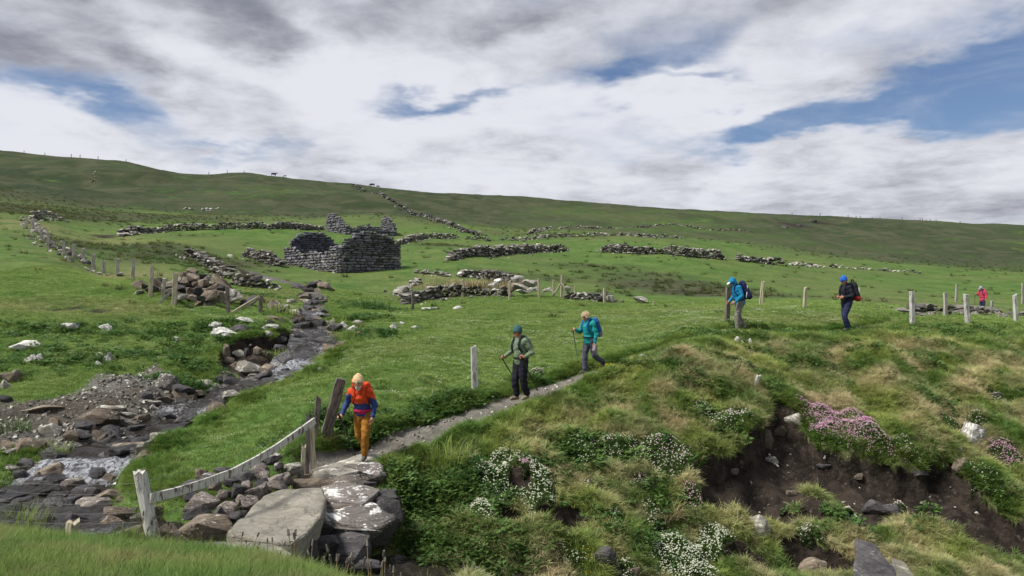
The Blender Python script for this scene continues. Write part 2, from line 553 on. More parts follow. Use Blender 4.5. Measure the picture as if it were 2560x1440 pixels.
def rock_mat(name, dark, light, lichen=(0.62, 0.61, 0.56), lich=0.5, lscale=5.0, rough=0.85, wet=False, spots=0.0):
    """weathered stone: strata, stain, pale crust of lichen on the upper faces"""
    m, t, b = new_mat(name)
    c = t.coord('Object')
    rnd = t.rand()
    off = t.vec(t.mul(rnd, 37.0), t.mul(rnd, 91.0), t.mul(rnd, 13.0))
    va = t.n.new('ShaderNodeVectorMath'); va.operation = 'ADD'
    t.l.new(c, va.inputs[0]); t.l.new(off, va.inputs[1])
    p = va.outputs[0]
    n1 = t.noise(p, 2.2, 7, 0.62, 0.4)
    n2 = t.noise(p, 11, 6, 0.65)
    strata = t.noise(t.vscale(p, (1.5, 1.5, 14)), 1.6, 4, 0.6)
    f = t.add(t.mul(n1, 0.55), t.add(t.mul(n2, 0.25), t.mul(strata, 0.25)))
    base = t.mix(t.step(f, 0.36, 0.68), dark, light)
    tone = t.add(0.62, t.mul(rnd, 0.76))
    base = t.mix(1.0, base, t.vec(tone, tone, tone), 'MULTIPLY')
    geo = t.n.new('ShaderNodeNewGeometry')
    nz = t.sep(geo.outputs['Normal'])[2]
    ln = t.noise(p, lscale, 8, 0.68, 0.3)
    up = t.step(nz, -0.2, 0.7, 0.0, 0.05)
    lmask = t.step(t.add(ln, up), 0.62 - lich * 0.14, 0.67 - lich * 0.13)
    colr = t.mix(lmask, base, lichen)
    if spots:
        sp = t.voronoi(p, lscale * 3.2)
        smask = t.mul(t.step(sp, 0.22, 0.14), t.step(t.noise(p, lscale * 0.6, 3), 0.5 - spots * 0.2, 0.58 - spots * 0.2))
        colr = t.mix(smask, colr, tuple(min(1, x * 1.1) for x in lichen))
    wv = t.n.new('ShaderNodeVectorMath'); wv.operation = 'MULTIPLY_ADD'
    t.l.new(t.noise(p, 2.0, 4, 0.6, 0, True), wv.inputs[0]); wv.inputs[1].default_value = (.9, .9, .9); t.l.new(p, wv.inputs[2])
    crk = t.step(t.voronoi(t.vscale(wv.outputs[0], (0.8, 1.7, 2.2)), 1.5, 'DISTANCE_TO_EDGE'), 0.0, 0.03)
    colr = t.mix(t.mul(t.mul(t.sub(1.0, crk), t.step(n1, 0.48, 0.62)), 0.5), colr, tuple(x * .6 for x in dark))
    bmp = t.bump(t.add(t.add(t.mul(n2, 0.7), t.mul(strata, 0.9)), t.mul(crk, 0.35)), 0.9, 0.04)
    setp(t, b, color=colr, rough=0.28 if wet else rough, spec=0.5 if wet else 0.25, normal=bmp)
    return m


rock_mat('stone_pale', (0.15, 0.14, 0.118), (0.33, 0.31, 0.265), (0.52, 0.51, 0.46), 0.3, 4)
rock_mat('stone_slab', (0.13, 0.122, 0.10), (0.25, 0.235, 0.195), (0.31, 0.295, 0.255), -0.2, 3.5)
rock_mat('stone_lichen', (0.07, 0.062, 0.058), (0.19, 0.17, 0.155), (0.58, 0.58, 0.56), 0.25, 3.2, spots=0.6)
rock_mat('stone_speckled', (0.10, 0.085, 0.075), (0.24, 0.205, 0.18), (0.46, 0.44, 0.40), 0.05, 7, spots=1.0)
rock_mat('stone_dark', (0.030, 0.028, 0.032), (0.105, 0.098, 0.10), (0.33, 0.32, 0.30), -0.35, 5)
rock_mat('stone_wet', (0.012, 0.012, 0.014), (0.055, 0.050, 0.050), (0.16, 0.15, 0.14), -0.6, 5, wet=True)
rock_mat('stone_brown', (0.085, 0.066, 0.05), (0.24, 0.195, 0.15), (0.42, 0.40, 0.36), -0.15, 5)
rock_mat('stone_white', (0.28, 0.27, 0.245), (0.55, 0.54, 0.50), (0.70, 0.69, 0.65), 0.6, 5)
rock_mat('stone_wall', (0.06, 0.056, 0.054), (0.19, 0.175, 0.155), (0.40, 0.385, 0.34), 0.05, 3.0)
rock_mat('stone_wall_far', (0.07, 0.066, 0.060), (0.21, 0.195, 0.17), (0.40, 0.385, 0.34), 0.15, 2.0)
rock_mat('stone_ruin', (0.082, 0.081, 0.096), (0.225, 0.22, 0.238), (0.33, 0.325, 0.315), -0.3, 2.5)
rock_mat('stone_ruin_shaded', (0.045, 0.046, 0.066), (0.14, 0.138, 0.175), (0.20, 0.20, 0.20), -0.4, 2.5)  # darker, bluer copy of the ruin stone: interior shade put into the colour
simple_mat('mortar', (0.035, 0.034, 0.036), 0.95, 0.3, 4, 0.4, 20)


# ground: turf, dry grass, soil, gravel and heath chosen by surveyed masks
def ground_mat():
    m, t, b = new_mat('turf_ground')
    p = t.pos()
    flat = t.vscale(p, (1, 1, 0.35))
    a_path, a_soil, a_grav, a_dry, a_heath, a_bank = [t.attr(k) for k in ('path', 'soil', 'gravel', 'dry', 'heath', 'bank')]
    big = t.noise(flat, 0.05, 6, 0.6)
    mid = t.noise(flat, 0.35, 6, 0.62)
    fin = t.noise(flat, 3.2, 6, 0.65)
    mic = t.noise(flat, 17, 4, 0.65)
    g = t.mix(t.step(mid, 0.33, 0.68), (0.062, 0.122, 0.027), (0.115, 0.172, 0.046))
    g = t.mix(t.step(fin, 0.36, 0.66), t.mix(1.0, g, (0.62, 0.70, 0.6), 'MULTIPLY'), g)
    g = t.mix(t.mul(t.step(big, 0.42, 0.64), 0.5), g, (0.110, 0.122, 0.045))  # broad turf variation, with sunlit patches painted into the colour
    g = t.mix(t.mul(t.step(mic, 0.56, 0.75), 0.35), g, (0.16, 0.175, 0.07))
    # heath and rough pasture on the hill
    hx = t.noise(t.vscale(p, (1, 0.55, 2.0)), 0.11, 8, 0.68, 0.6)
    heath = t.mix(t.step(hx, 0.36, 0.66), (0.022, 0.036, 0.016), (0.062, 0.068, 0.036))
    hm = t.mul(t.step(a_heath, 0.0, 0.8), t.step(t.add(hx, t.mul(a_heath, 0.40)), 0.50, 0.80))
    g = t.mix(hm, g, heath)
    far_s = t.noise(t.vscale(p, (0.5, 0.35, 2.2)), 0.9, 6, 0.7)
    g = t.mix(t.mul(t.step(far_s, 0.54, 0.70), 0.42), g, (0.055, 0.072, 0.026))
    dryc = t.mix(t.step(fin, 0.35, 0.65), (0.125, 0.098, 0.052), (0.245, 0.20, 0.105))
    g = t.mix(t.mul(a_dry, t.step(t.add(mid, t.mul(fin, 0.4)), 0.55, 0.82)), g, dryc)
    undr = t.mix(t.step(fin, 0.35, 0.6), (0.08, 0.09, 0.032), (0.17, 0.17, 0.075))
    g = t.mix(t.mul(a_bank, 0.75), g, undr)
    grc = t.mix(t.step(t.voronoi(p, 16.0), 0.10, 0.55), (0.20, 0.19, 0.175), (0.10, 0.095, 0.088))
    grc = t.mix(t.step(mid, 0.4, 0.62), grc, t.mix(1.0, grc, (0.62, 0.58, 0.52), 'MULTIPLY'))
    g = t.mix(t.step(t.add(a_grav, t.mul(t.sub(fin, 0.5), 0.9)), 0.35, 0.62), g, grc)
    pc = t.mix(t.step(fin, 0.3, 0.7), (0.105, 0.097, 0.084), (0.185, 0.172, 0.15))
    pc = t.mix(t.mul(t.step(t.voronoi(p, 30.0), 0.3, 0.05), 0.5), pc, (0.33, 0.31, 0.28))
    g = t.mix(t.step(t.add(a_path, t.mul(t.sub(fin, 0.5), 0.7)), 0.38, 0.62), g, pc)
    so = t.mix(t.step(t.noise(p, 2.2, 7, 0.66), 0.34, 0.68), (0.012, 0.0095, 0.008), (0.046, 0.036, 0.029))
    so = t.mix(t.mul(t.step(t.noise(p, 9, 4, 0.6), 0.58, 0.72), 0.6), so, (0.115, 0.10, 0.085))
    g = t.mix(t.step(t.add(a_soil, t.mul(t.sub(fin, 0.5), 0.6)), 0.40, 0.60), g, so)
    bm = t.bump(t.add(fin, t.mul(mic, 0.6)), 0.8, 0.06)
    bm = t.bump(t.noise(t.vscale(p, (1, 0.7, 1.6)), 0.55, 6, 0.66), 0.55, 0.5, bm)
    setp(t, b, color=g, rough=0.95, spec=0.1, normal=bm)
    return m


ground_mat()


def tag(o, label=None, cat=None, group=None, kind=None):
    if label: o['label'] = label
    if cat: o['category'] = cat
    if group: o['group'] = group
    if kind or cat: o['kind'] = kind or 'thing'
    return o


def mesh_np(name, verts, faces, mat=None, smooth=False):
    """mesh from an (N,3) array and an (M,4) or (M,3) integer array"""
    me = bpy.data.meshes.new(name)
    verts = np.asarray(verts, np.float32); faces = np.asarray(faces, np.int32)
    k = faces.shape[1]
    me.vertices.add(len(verts)); me.vertices.foreach_set('co', verts.ravel())
    me.loops.add(faces.size); me.loops.foreach_set('vertex_index', faces.ravel())
    me.polygons.add(len(faces))
    me.polygons.foreach_set('loop_start', np.arange(0, faces.size, k, dtype=np.int32))
    if smooth:
        me.polygons.foreach_set('use_smooth', np.ones(len(faces), bool))
    me.update(calc_edges=True)
    if mat: me.materials.append(MATS[mat] if isinstance(mat, str) else mat)
    return me


def add_obj(name, me, parent=None, loc=None, rot=None, scale=None):
    o = bpy.data.objects.new(name, me)
    COL.objects.link(o)
    if parent is not None: o.parent = parent
    if loc is not None: o.location = loc
    if rot is not None: o.rotation_euler = rot
    if scale is not None: o.scale = scale
    return o


def empty(name, loc=(0, 0, 0), rz=0.0):
    o = bpy.data.objects.new(name, None)
    o.empty_display_size = 0.2
    COL.objects.link(o)
    o.location = loc
    o.rotation_euler = (0, 0, rz)
    return o


# ------------------------------------------------------------------ ground sheet
def axis(parts):
    out = []
    for a, b, st in parts:
        out.append(np.arange(a, b, st))
    return np.concatenate(out)


O = 8.0
ty = axis([(math.log(3.0), math.log(15.5), 0.010), (math.log(15.5), math.log(41.0), 0.0031), (math.log(41.0), math.log(70), 0.005), (math.log(70), math.log(345), 0.0060), (math.log(345), math.log(1300), 0.03)])
gy = np.exp(ty) - O
gs = axis([(-2.2, -0.78, 0.04), (-0.78, -0.46, 0.006), (-0.46, 0.50, 0.0031), (0.50, 0.80, 0.006), (0.80, 2.2, 0.04)])
GX = gs[None, :] * (gy[:, None] + O)
GY = np.repeat(gy[:, None], len(gs), 1)
GZ = height(GX, GY)
xf, yf = GX.ravel(), GY.ravel()
_ri = np.arange(len(gy)); _ci = np.arange(len(gs))


def grid_sample(A, x, y):
    """bilinear lookup in the ground grid"""
    x = np.asarray(x, float); y = np.asarray(y, float)
    r = np.interp(y, gy, _ri); c = np.interp(x / (y + O), gs, _ci)
    r0 = np.clip(r.astype(int), 0, len(gy) - 2); c0 = np.clip(c.astype(int), 0, len(gs) - 2)
    fr_ = r - r0; fc = c - c0
    return (A[r0, c0] * (1 - fc) + A[r0, c0 + 1] * fc) * (1 - fr_) + (A[r0 + 1, c0] * (1 - fc) + A[r0 + 1, c0 + 1] * fc) * fr_


def hgrid(x, y): return grid_sample(GZ, x, y)


def hz(x, y):
    return float(grid_sample(GZ, np.array([x]), np.array([y]))[0])


def hit(px, py, dmin=5.0, dmax=340.0):
    return ray_hit(hgrid, px, py, dmin, dmax)




def gauss(px, py, sx, sy, d=None):
    c = ray_hit(base_h, px, py)
    return np.exp(-((xf - c[0]) / sx) ** 2 - ((yf - c[1]) / sy) ** 2)


att = {}
m = (yf < 55) & (yf > 10)
dp = np.full(xf.shape, 99.0)
dp[m] = seg_dist(xf[m] + 0.1 * gnoise(xf[m] * 1.3, yf[m] * 1.3, 5), yf[m], PATHC)[0]
wid = np.interp(yf, [12, 16, 19, 22, 25, 40], [0.52, 0.45, 0.35, 0.24, 0.18, 0.12])
att['path'] = sstep(dp, wid + 0.18, wid - 0.12) * sstep(yf, 22.6, 20.8)
soil = np.zeros(xf.shape)
m = (yf < 26) & (yf > 9) & (xf > 1)
soil[m] = sstep(poly_sd(xf[m] + 0.16 * gnoise(xf[m] * 2.1, yf[m] * 2.1, 9), yf[m] + 0.16 * gnoise(xf[m] * 2.3, yf[m] * 2.3, 8), SCAR), -0.10, 0.12)
_top = np.full(xf.shape, 9.0); _top[m] = seg_dist(xf[m], yf[m], SCAR_TOP)[0]
soil *= 1 - 0.75 * sstep(fbm(xf * 1.1, yf * 1.3, 3, 201), .02, .22) * sstep(_top, .7, 1.3)
m = (yf < 36) & (yf > 17) & (xf < 0)
soil[m] = np.maximum(soil[m], sstep(poly_sd(xf[m], yf[m], CUT_BANK), -0.15, 0.15))
for (px, py, r1, r2) in [(1960, 1030, .5, .5), (1420, 1290, .35, .3), (1290, 1200, .16, .3), (1270, 1290, .3, .18), (1400, 1320, .5, .25), (2010, 1380, .6, .25), (440, 1080, .45, .2), (1860, 1395, .5, .3), (2080, 1400, .4, .3), (2000, 1280, .8, .3), (2480, 1330, .8, .4)]:
    soil = np.maximum(soil, 0.85 * (gauss(px, py, r1, r2) > 0.4) * gauss(px, py, r1, r2) * 1.2)
for c_, r_, dp_ in PITS:
    soil = np.maximum(soil, sstep(((xf - c_[0]) / r_) ** 2 + ((yf - c_[1]) / (r_ * .7)) ** 2, 1.9, 1.0))
# small bare cuts in left terrace turf; also a hollow's shade painted as soil
for (px, py, r1, r2) in [(160, 770, 1.6, .5), (110, 905, .9, .25), (480, 925, .8, .2), (330, 880, 1.0, .25), (250, 775, 1.0, .3), (740, 840, .8, .5), (770, 715, 2.2, 1.4), (262, 588, 2.4, 4.0), (262, 592, 1.8, 2.0), (1330, 920, .5, .15), (1760, 730, 6, 3), (1990, 562, 12, 14), (2045, 551, 12, 8)]:
    soil = np.maximum(soil, 0.62 * gauss(px, py, r1, r2))
att['soil'] = np.clip(soil, 0, 1)
grav = np.zeros(xf.shape)
m = (yf < 30) & (yf > 11) & (xf < 0)
grav[m] = sstep(poly_sd(xf[m], yf[m], GRAVEL), -0.6, 0.5)
m = (yf < 52) & (yf > 8) & (xf < 25)
dd, pp = seg_dist(xf[m], yf[m], STR)
grav[m] = np.maximum(grav[m], sstep(dd - np.interp(pp, np.arange(len(STR)), STR[:, 3]), 0.35, -0.05))
att['gravel'] = grav
bankm = sstep(xf * 0.35 + (20.8 - yf), -1.0, 1.2) * (xf > -6) * sstep(yf, 25.0, 22.5) * (yf > 8) * sstep(dp, 0.2, 0.9)
_pd = PATHC[:, :2]
side = np.interp(xf, _pd[:, 0], _pd[:, 1]) - yf          # >0: camera side of the path
bankm *= sstep(side, 0.1, 0.8) * (xf > -3.4)
att['bank'] = bankm
dry = 0.33 * bankm * sstep(dp, .5, 2.0)
for (px, py, r1, r2, am) in [(1500, 1090, 1.6, .5, .6), (1700, 1050, 1.3, .5, .6), (1600, 1020, 1.2, .4, .4), (2150, 900, 2.2, .7, .55), (2400, 960, 2., .6, .4), (1650, 1270, .8, .5, .6), (2480, 1110, 1, .5, .6),
                             (1180, 715, 4, 3.5, 1.0), (1080, 700, 3, 3, .7), (1050, 740, 3, 2, .6), (1700, 775, 4, 2, .35), (700, 730, 2, 2, .5), (620, 745, 2, 1.5, .8), (150, 770, 4, 1.2, .7), (300, 690, 4, 3, .5), (200, 590, 5, 8, .7), (60, 560, 6, 8, .6), (1000, 870, 3, 1.2, .25), (2000, 800, 7, 1.5, .35), (2350, 760, 10, 5, .35)]:
    dry = np.maximum(dry, am * gauss(px, py, r1, r2))
att['dry'] = np.clip(dry, 0, 1)
heath = np.clip(0.72 * sstep(yf, 85, 170) + 0.25 * fbm(xf * 0.012, yf * 0.012, 3, 60) * (yf > 80), 0, 1)
for (px, py, r1, r2, am) in [(100, 470, 45, 80, 1.), (20, 430, 50, 80, 1.), (330, 540, 30, 22, .7), (250, 500, 25, 40, .8), (2420, 590, 45, 60, .9), (2500, 660, 40, 50, .6), (700, 480, 60, 30, .45), (1150, 540, 50, 30, .4), (1600, 545, 70, 40, .5), (120, 530, 14, 26, .9), (380, 500, 16, 25, .9), (450, 490, 18, 18, .7), (1990, 560, 24, 35, 1.), (2050, 550, 30, 30, .8), (2400, 620, 30, 40, .75), (2300, 600, 30, 40, .6), (1450, 590, 25, 14, .6), (1700, 575, 40, 22, .6), (2500, 600, 30, 60, .7),
                             (1600, 690, 8, 6, .6), (1330, 690, 9, 6, .55), (1700, 715, 8, 7, .9), (1800, 735, 7, 4, .9), (1500, 670, 9, 6, .5), (560, 650, 6, 5, .7), (300, 620, 8, 9, .8), (450, 640, 8, 7, .8), (1100, 610, 5, 6, .7), (480, 590, 5, 5, .5), (1600, 735, 6, 3, .5), (2100, 745, 6, 3, .5)]:
    heath = np.maximum(heath, am * gauss(px, py, r1, r2))
att['heath'] = np.clip(heath, 0, 1)

nr, nc = GX.shape
ii = (np.arange(nr - 1)[:, None] * nc + np.arange(nc - 1)[None]).ravel()
QUADS = np.stack([ii, ii + 1, ii + nc + 1, ii + nc], 1)
VERTS = np.stack([xf, yf, GZ.ravel()], 1)


def fmean(a): return a[QUADS].mean(1)


f_path = fmean(att['path']) > 0.5
f_soil = (fmean(att['soil']) > 0.55) & ~f_path
f_grav = (fmean(att['gravel']) > 0.5) & ~f_path & ~f_soil
fy = fmean(yf)
f_hill = (fy > 96)
sets = [('path', f_path), ('soil_bank', f_soil), ('stream_bed', f_grav), ('hill', f_hill & ~f_path & ~f_soil & ~f_grav)]
rest = ~(f_path | f_soil | f_grav | f_hill)
sets.append(('ground', rest))
for nm, msk in sets:
    q = QUADS[msk]
    used, inv = np.unique(q, return_inverse=True)
    me = mesh_np(nm, VERTS[used], inv.reshape(-1, 4), 'turf_ground', smooth=True)
    for k, v in att.items():
        a = me.attributes.new(k, 'FLOAT', 'POINT')
        a.data.foreach_set('value', v[used].astype(np.float32))
    o = add_obj(nm, me)
    o['kind'] = 'structure'

# ------------------------------------------------------------------ stream water
def water_mat():
    m, t, b = new_mat('stream_water')
    p = t.pos()
    w1 = t.noise(t.vscale(p, (1, 0.6, 1)), 3.4, 3, 0.5, 0.8)
    w2 = t.noise(p, 19, 3, 0.6, 0.6)
    foam = t.attr('foam')
    fm = t.step(t.add(t.mul(t.noise(t.vscale(p, (1.6, 1, 1)), 6.5, 7, 0.7, 1.0), 0.9), t.mul(foam, 0.42)), 0.72, 1.08)
    colr = t.mix(fm, (0.020, 0.017, 0.014), (0.40, 0.42, 0.46))
    setp(t, b, color=colr, rough=t.add(0.14, t.mul(fm, 0.5)), spec=0.4, ior=1.27, normal=t.bump(t.add(w1, t.mul(w2, 0.06)), 0.55, 0.08))
    return m


water_mat()
SW = catmull(STR[17:], 6)
n = len(SW)
tan = np.gradient(SW[:, :2], axis=0); tan /= np.linalg.norm(tan, axis=1)[:, None] + 1e-9
nor = np.stack([-tan[:, 1], tan[:, 0]], 1)
cols = 13
vv = np.linspace(-1, 1, cols)
wx = SW[:, None, 0] + nor[:, None, 0] * vv[None] * (SW[:, None, 3] + 0.30)
wy = SW[:, None, 1] + nor[:, None, 1] * vv[None] * (SW[:, None, 3] + 0.22)
s_len = np.concatenate([[0], np.cumsum(np.hypot(*np.diff(SW[:, :2], axis=0).T))])
# little steps: the water falls in riffles
riff = SW[:, 2] + 0.10 * gnoise(s_len * 0.8, s_len * 0.0 + 3.3, 71)
wz = riff[:, None] + 0.05 + 0.06 * gnoise(wx * 2.2, wy * 2.2, 77) + 0.035 * gnoise(wx * 5.5, wy * 5.5, 78)
slope = np.clip(-np.gradient(riff) / (np.gradient(s_len) + 1e-6), 0, 1)
foamv = np.clip(slope[:, None] * 2.6 + 0.15 + 0.7 * gnoise(wx * 0.9, wy * 0.9, 79), 0, 1)
wi = (np.arange(n - 1)[:, None] * cols + np.arange(cols - 1)[None]).ravel()
me = mesh_np('stream_water', np.stack([wx.ravel(), wy.ravel(), wz.ravel()], 1), np.stack([wi, wi + 1, wi + cols + 1, wi + cols], 1), 'stream_water', True)
a = me.attributes.new('foam', 'FLOAT', 'POINT'); a.data.foreach_set('value', foamv.ravel().astype(np.float32))
o = add_obj('stream_water', me); o['kind'] = 'structure'

# ------------------------------------------------------------------ stones
def hull_mesh(name, seed, n=14, flat=0.0, power=3.0, bevel=0.0, rough=0.0, sub=0):
    """one stone of unit size: hull of points on a boxy ball, optionally bevelled and roughened"""
    r = np.random.default_rng(seed)
    v = r.normal(size=(n, 3)); v /= np.linalg.norm(v, axis=1)[:, None]
    k = (np.abs(v) ** power).sum(1) ** (1 / power)
    v = v / k[:, None] * r.uniform(0.86, 1.0, (n, 1)) * 0.5
    if flat:
        v[:, 2] = np.sign(v[:, 2]) * np.minimum(np.abs(v[:, 2]), 0.5 * (1 - flat))
    bm = bmesh.new()
    for p in v: bm.verts.new(p)
    res = bmesh.ops.convex_hull(bm, input=bm.verts)
    loose = [g for g in bm.verts if not g.link_faces]
    bmesh.ops.delete(bm, geom=loose, context='VERTS')
    bmesh.ops.dissolve_limit(bm, angle_limit=R(9), verts=bm.verts, edges=bm.edges)
    if bevel:
        bmesh.ops.bevel(bm, geom=list(bm.edges), offset=bevel, segments=2, affect='EDGES', profile=0.6)
    if sub:
        bmesh.ops.triangulate(bm, faces=bm.faces)
        bmesh.ops.subdivide_edges(bm, edges=bm.edges, cuts=sub, use_grid_fill=True, smooth=0.0)
    if rough:
        for w in bm.verts:
            q = w.co * 3.0 + Vector((seed * 3.1, seed * 1.7, 0))
            w.co += w.co.normalized() * (mnoise.fractal(q, 1.0, 2.0, 4) * rough)
    # normalise to unit box
    co = np.array([w.co for w in bm.verts]); lo, hi = co.min(0), co.max(0)
    for w in bm.verts:
        w.co = Vector(((np.array(w.co) - (lo + hi) / 2) / (hi - lo)).tolist())
    bmesh.ops.recalc_face_normals(bm, faces=bm.faces)
    me = bpy.data.meshes.new(name); bm.to_mesh(me); bm.free()
    if bevel or sub:
        for p in me.polygons: p.use_smooth = True
        try: me.set_sharp_from_angle(angle=R(27))
        except Exception: pass
    return me


def with_mat(me, mat):
    c = me.copy(); c.materials.clear(); c.materials.append(MATS[mat]); return c


_rock_cache = {}


def rock_lib(kind, mat, i):
    key = (kind, mat, i)
    if key not in _rock_cache:
        s = 100 + i * 7 + hash_kind[kind] * 1000
        if kind == 'wall': me = hull_mesh('stone', s, 13, 0.12, 4.5)
        elif kind == 'block': me = hull_mesh('stone', s, 22, 0.0, 9.0, 0.0)
        elif kind == 'boulder': me = hull_mesh('boulder', s, 17, 0.05, 3.0, 0.03, 0.05, 2)
        elif kind == 'round': me = hull_mesh('boulder', s, 26, 0.0, 2.4, 0.06, 0.04, 2)
        elif kind == 'slab': me = hull_mesh('slab', s, 16, 0.12, 4.5, 0.025, 0.04, 2)
        me.materials.append(MATS[mat])
        _rock_cache[key] = me
    return _rock_cache[key]


hash_kind = {'wall': 1, 'block': 2, 'boulder': 3, 'round': 4, 'slab': 5}
NLIB = 10


def place_stone(name, kind, mat, c, dims, rot=(0, 0, 0), parent=None, i=None):
    i = random.randrange(NLIB) if i is None else i
    return add_obj(name, rock_lib(kind, mat, i), parent, c, rot, dims)


def rock_at(name, kind, mat, px, py, wpx, hpx, d=None, parent=None, tilt=0.25, i=None, depth=0.85, rz=None, sink=0.06):
    """a stone seen centred at (px,py) of the photo, resting on the ground there"""
    if d is None:
        g = hit(px, min(py + hpx * 0.45, 1438))
        d = g[1]
    w = wpx / F * d; h = hpx / F * d
    dy = max(w * depth * 0.75, h * 0.7)
    y = d + dy * 0.3
    x = (px - 1280) / F * y
    z = (720 - py) / F * y
    gz = hz(x, y)
    if z - h / 2 > gz - sink:
        h = z + h / 2 - gz + sink * 2; z = gz - sink * 2 + h / 2
    rz = random.uniform(0, 6.28) if rz is None else rz
    if rz and depth == 0.85:
        rz = random.choice([0, math.pi]) + random.uniform(-.35, .35)
    o = place_stone(name, kind, mat, (x, y, z), (w * 1.06, dy, h * 1.12), (random.uniform(-tilt, tilt) * .5, random.uniform(-tilt, tilt) * .5, rz), parent, i)
    return o


# ---- dry-stone walls
STUFF_BUF = None


class Buf:
    """collects many small pieces into one mesh"""
    def __init__(self): self.v = []; self.f = []; self.n = 0

    def add_mesh(self, me, M):
        co = np.empty(len(me.vertices) * 3, np.float32); me.vertices.foreach_get('co', co)
        co = co.reshape(-1, 3) @ np.array(M.to_3x3()).T + np.array(M.translation)
        self.v.append(co)
        for p in me.polygons: self.f.append([self.n + k for k in p.vertices])
        self.n += len(co)

    def add(self, verts, faces):
        self.v.append(np.asarray(verts, np.float32))
        for f in faces: self.f.append([self.n + k for k in f])
        self.n += len(verts)

    def build(self, name, mat, parent=None, smooth=False, extra=()):
        me = bpy.data.meshes.new(name)
        me.from_pydata(np.concatenate(self.v).tolist(), [], self.f)
        if smooth:
            me.polygons.foreach_set('use_smooth', np.ones(len(me.polygons), bool))
        me.materials.append(MATS[mat] if isinstance(mat, str) else mat)
        if extra:
            for e in extra: me.materials.append(MATS[e])
            k_ = np.cumsum([len(v) for v in self.v])
            first = np.array([f[0] for f in self.f])
            piece = np.searchsorted(k_, first, side='right')
            r_ = np.random.default_rng(len(first))
            ch = r_.choice(1 + len(extra), len(k_), p=[.6, .2, .2][:1 + len(extra)])
            me.polygons.foreach_set('material_index', ch[piece].astype(np.int32))
        return add_obj(name, me, parent)


def polyline_world(pxs, dmin=8.0, dmax=340.0):
    return np.array([hit(a, b, dmin, dmax) for a, b in pxs])


def resample(P, step):
    P = np.asarray(P); s = np.concatenate([[0], np.cumsum(np.linalg.norm(np.diff(P[:, :2], axis=0), axis=1))])
    n = max(2, int(s[-1] / step) + 1)
    t = np.linspace(0, s[-1], n)
    return np.stack([np.interp(t, s, P[:, k]) for k in range(P.shape[1])], 1), t


def dry_wall(label, pxs, hgt, size, individual=True, mat='stone_wall', name='dry_stone_wall', ragged=0.35, gaps=0.0, dmin=8.0, dmax=340.0, thick=0.55, group='ruined dry stone walls of the hamlet', world_pts=None, tumble=0.4):
    """a collapsed wall of stacked field stones along a line on the ground"""
    P = polyline_world(pxs, dmin, dmax) if world_pts is None else np.asarray(world_pts)
    Q, t = resample(P, size * 0.5)
    size *= .8
    root = empty(name, (float(Q[len(Q) // 2][0]), float(Q[len(Q) // 2][1]), float(Q[len(Q) // 2][2])))
    tag(root, label, 'wall', group)
    bufm = Buf()
    made = 0
    inv = root.location.copy()
    zs = hgrid(Q[:, 0], Q[:, 1])
    pick = lambda m_: (random.choices(['stone_wall', 'stone_pale', 'stone_dark', 'stone_white'], [5, 3, 1.6, .6])[0] if m_ == 'stone_wall' else m_)
    L = t[-1]
    s = 0.0
    hh = size * 0.55
    prof_seed = random.uniform(0, 100)
    hgt *= .72
    def prof(sv):
        return hgt * (1 - ragged + ragged * 1.6 * (0.5 + 0.9 * float(gnoise(np.array([sv * 0.35 + prof_seed]), np.array([0.3]), 5)[0])))
    rows = max(1, int(hgt * 1.15 / hh))
    pieces = []
    for k in range(rows + 1):
        s = random.uniform(0, size)
        while s < L:
            w = size * random.uniform(0.55, 1.5)
            sm = s + w / 2
            ph = prof(sm) * min(1, sm / (size * 2) + 0.2) * min(1, (L - sm) / (size * 2) + 0.25)
            z0 = k * hh
            if z0 < ph and random.random() > gaps:
                pieces.append((sm, w, z0))
            s += w * 0.93
    def at(sm, off):
        x = np.interp(sm, t, Q[:, 0]); y = np.interp(sm, t, Q[:, 1]); z = np.interp(sm, t, zs)
        x2 = np.interp(min(sm + 0.3, L), t, Q[:, 0]); y2 = np.interp(min(sm + 0.3, L), t, Q[:, 1])
        x1 = np.interp(max(sm - 0.3, 0), t, Q[:, 0]); y1 = np.interp(max(sm - 0.3, 0), t, Q[:, 1])
        a = math.atan2(y2 - y1, x2 - x1)
        return x - math.sin(a) * off, y + math.cos(a) * off, z, a
    for sm, w, z0 in pieces:
        x, y, z, a = at(sm, random.uniform(-.12, .12) * thick)
        h = hh * random.uniform(0.85, 1.45)
        dims = (w * 1.04, thick * random.uniform(.75, 1.2), h)
        rot = (random.gauss(0, .12), random.gauss(0, .14), a + random.gauss(0, .18))
        c = Vector((x, y, z + z0 + hh * 0.4)) - inv
        m1 = pick(mat)
        if individual and made < 300:
            place_stone('stone', 'wall', m1, c, dims, rot, root); made += 1
        else:
            bufm.add_mesh(rock_lib('wall', mat, random.randrange(NLIB)), Matrix.LocRotScale(c, Euler(rot), Vector(dims)))
    # fallen stones at the foot
    for q in range(int(L / size * tumble)):
        x, y, z, a = at(random.uniform(0, L), random.choice([-1, -1, 1]) * thick * random.uniform(0.6, 2.2))
        z = hz(x, y)
        sz = size * random.uniform(.4, 1.0)
        c = Vector((x, y, z + sz * .15)) - inv
        dims = (sz, sz * .8, sz * .55); rot = (random.gauss(0, .3), random.gauss(0, .3), random.uniform(0, 6))
        m1 = pick(mat)
        if individual and made < 300:
            place_stone('stone', 'wall', m1, c, dims, rot, root); made += 1
        else:
            bufm.add_mesh(rock_lib('wall', mat, random.randrange(NLIB)), Matrix.LocRotScale(c, Euler(rot), Vector(dims)))
    if bufm.n:
        o = bufm.build('stones', mat, root, extra=['stone_pale', 'stone_dark'] if mat != 'stone_white' else [])
        o['kind'] = 'stuff'
    return root


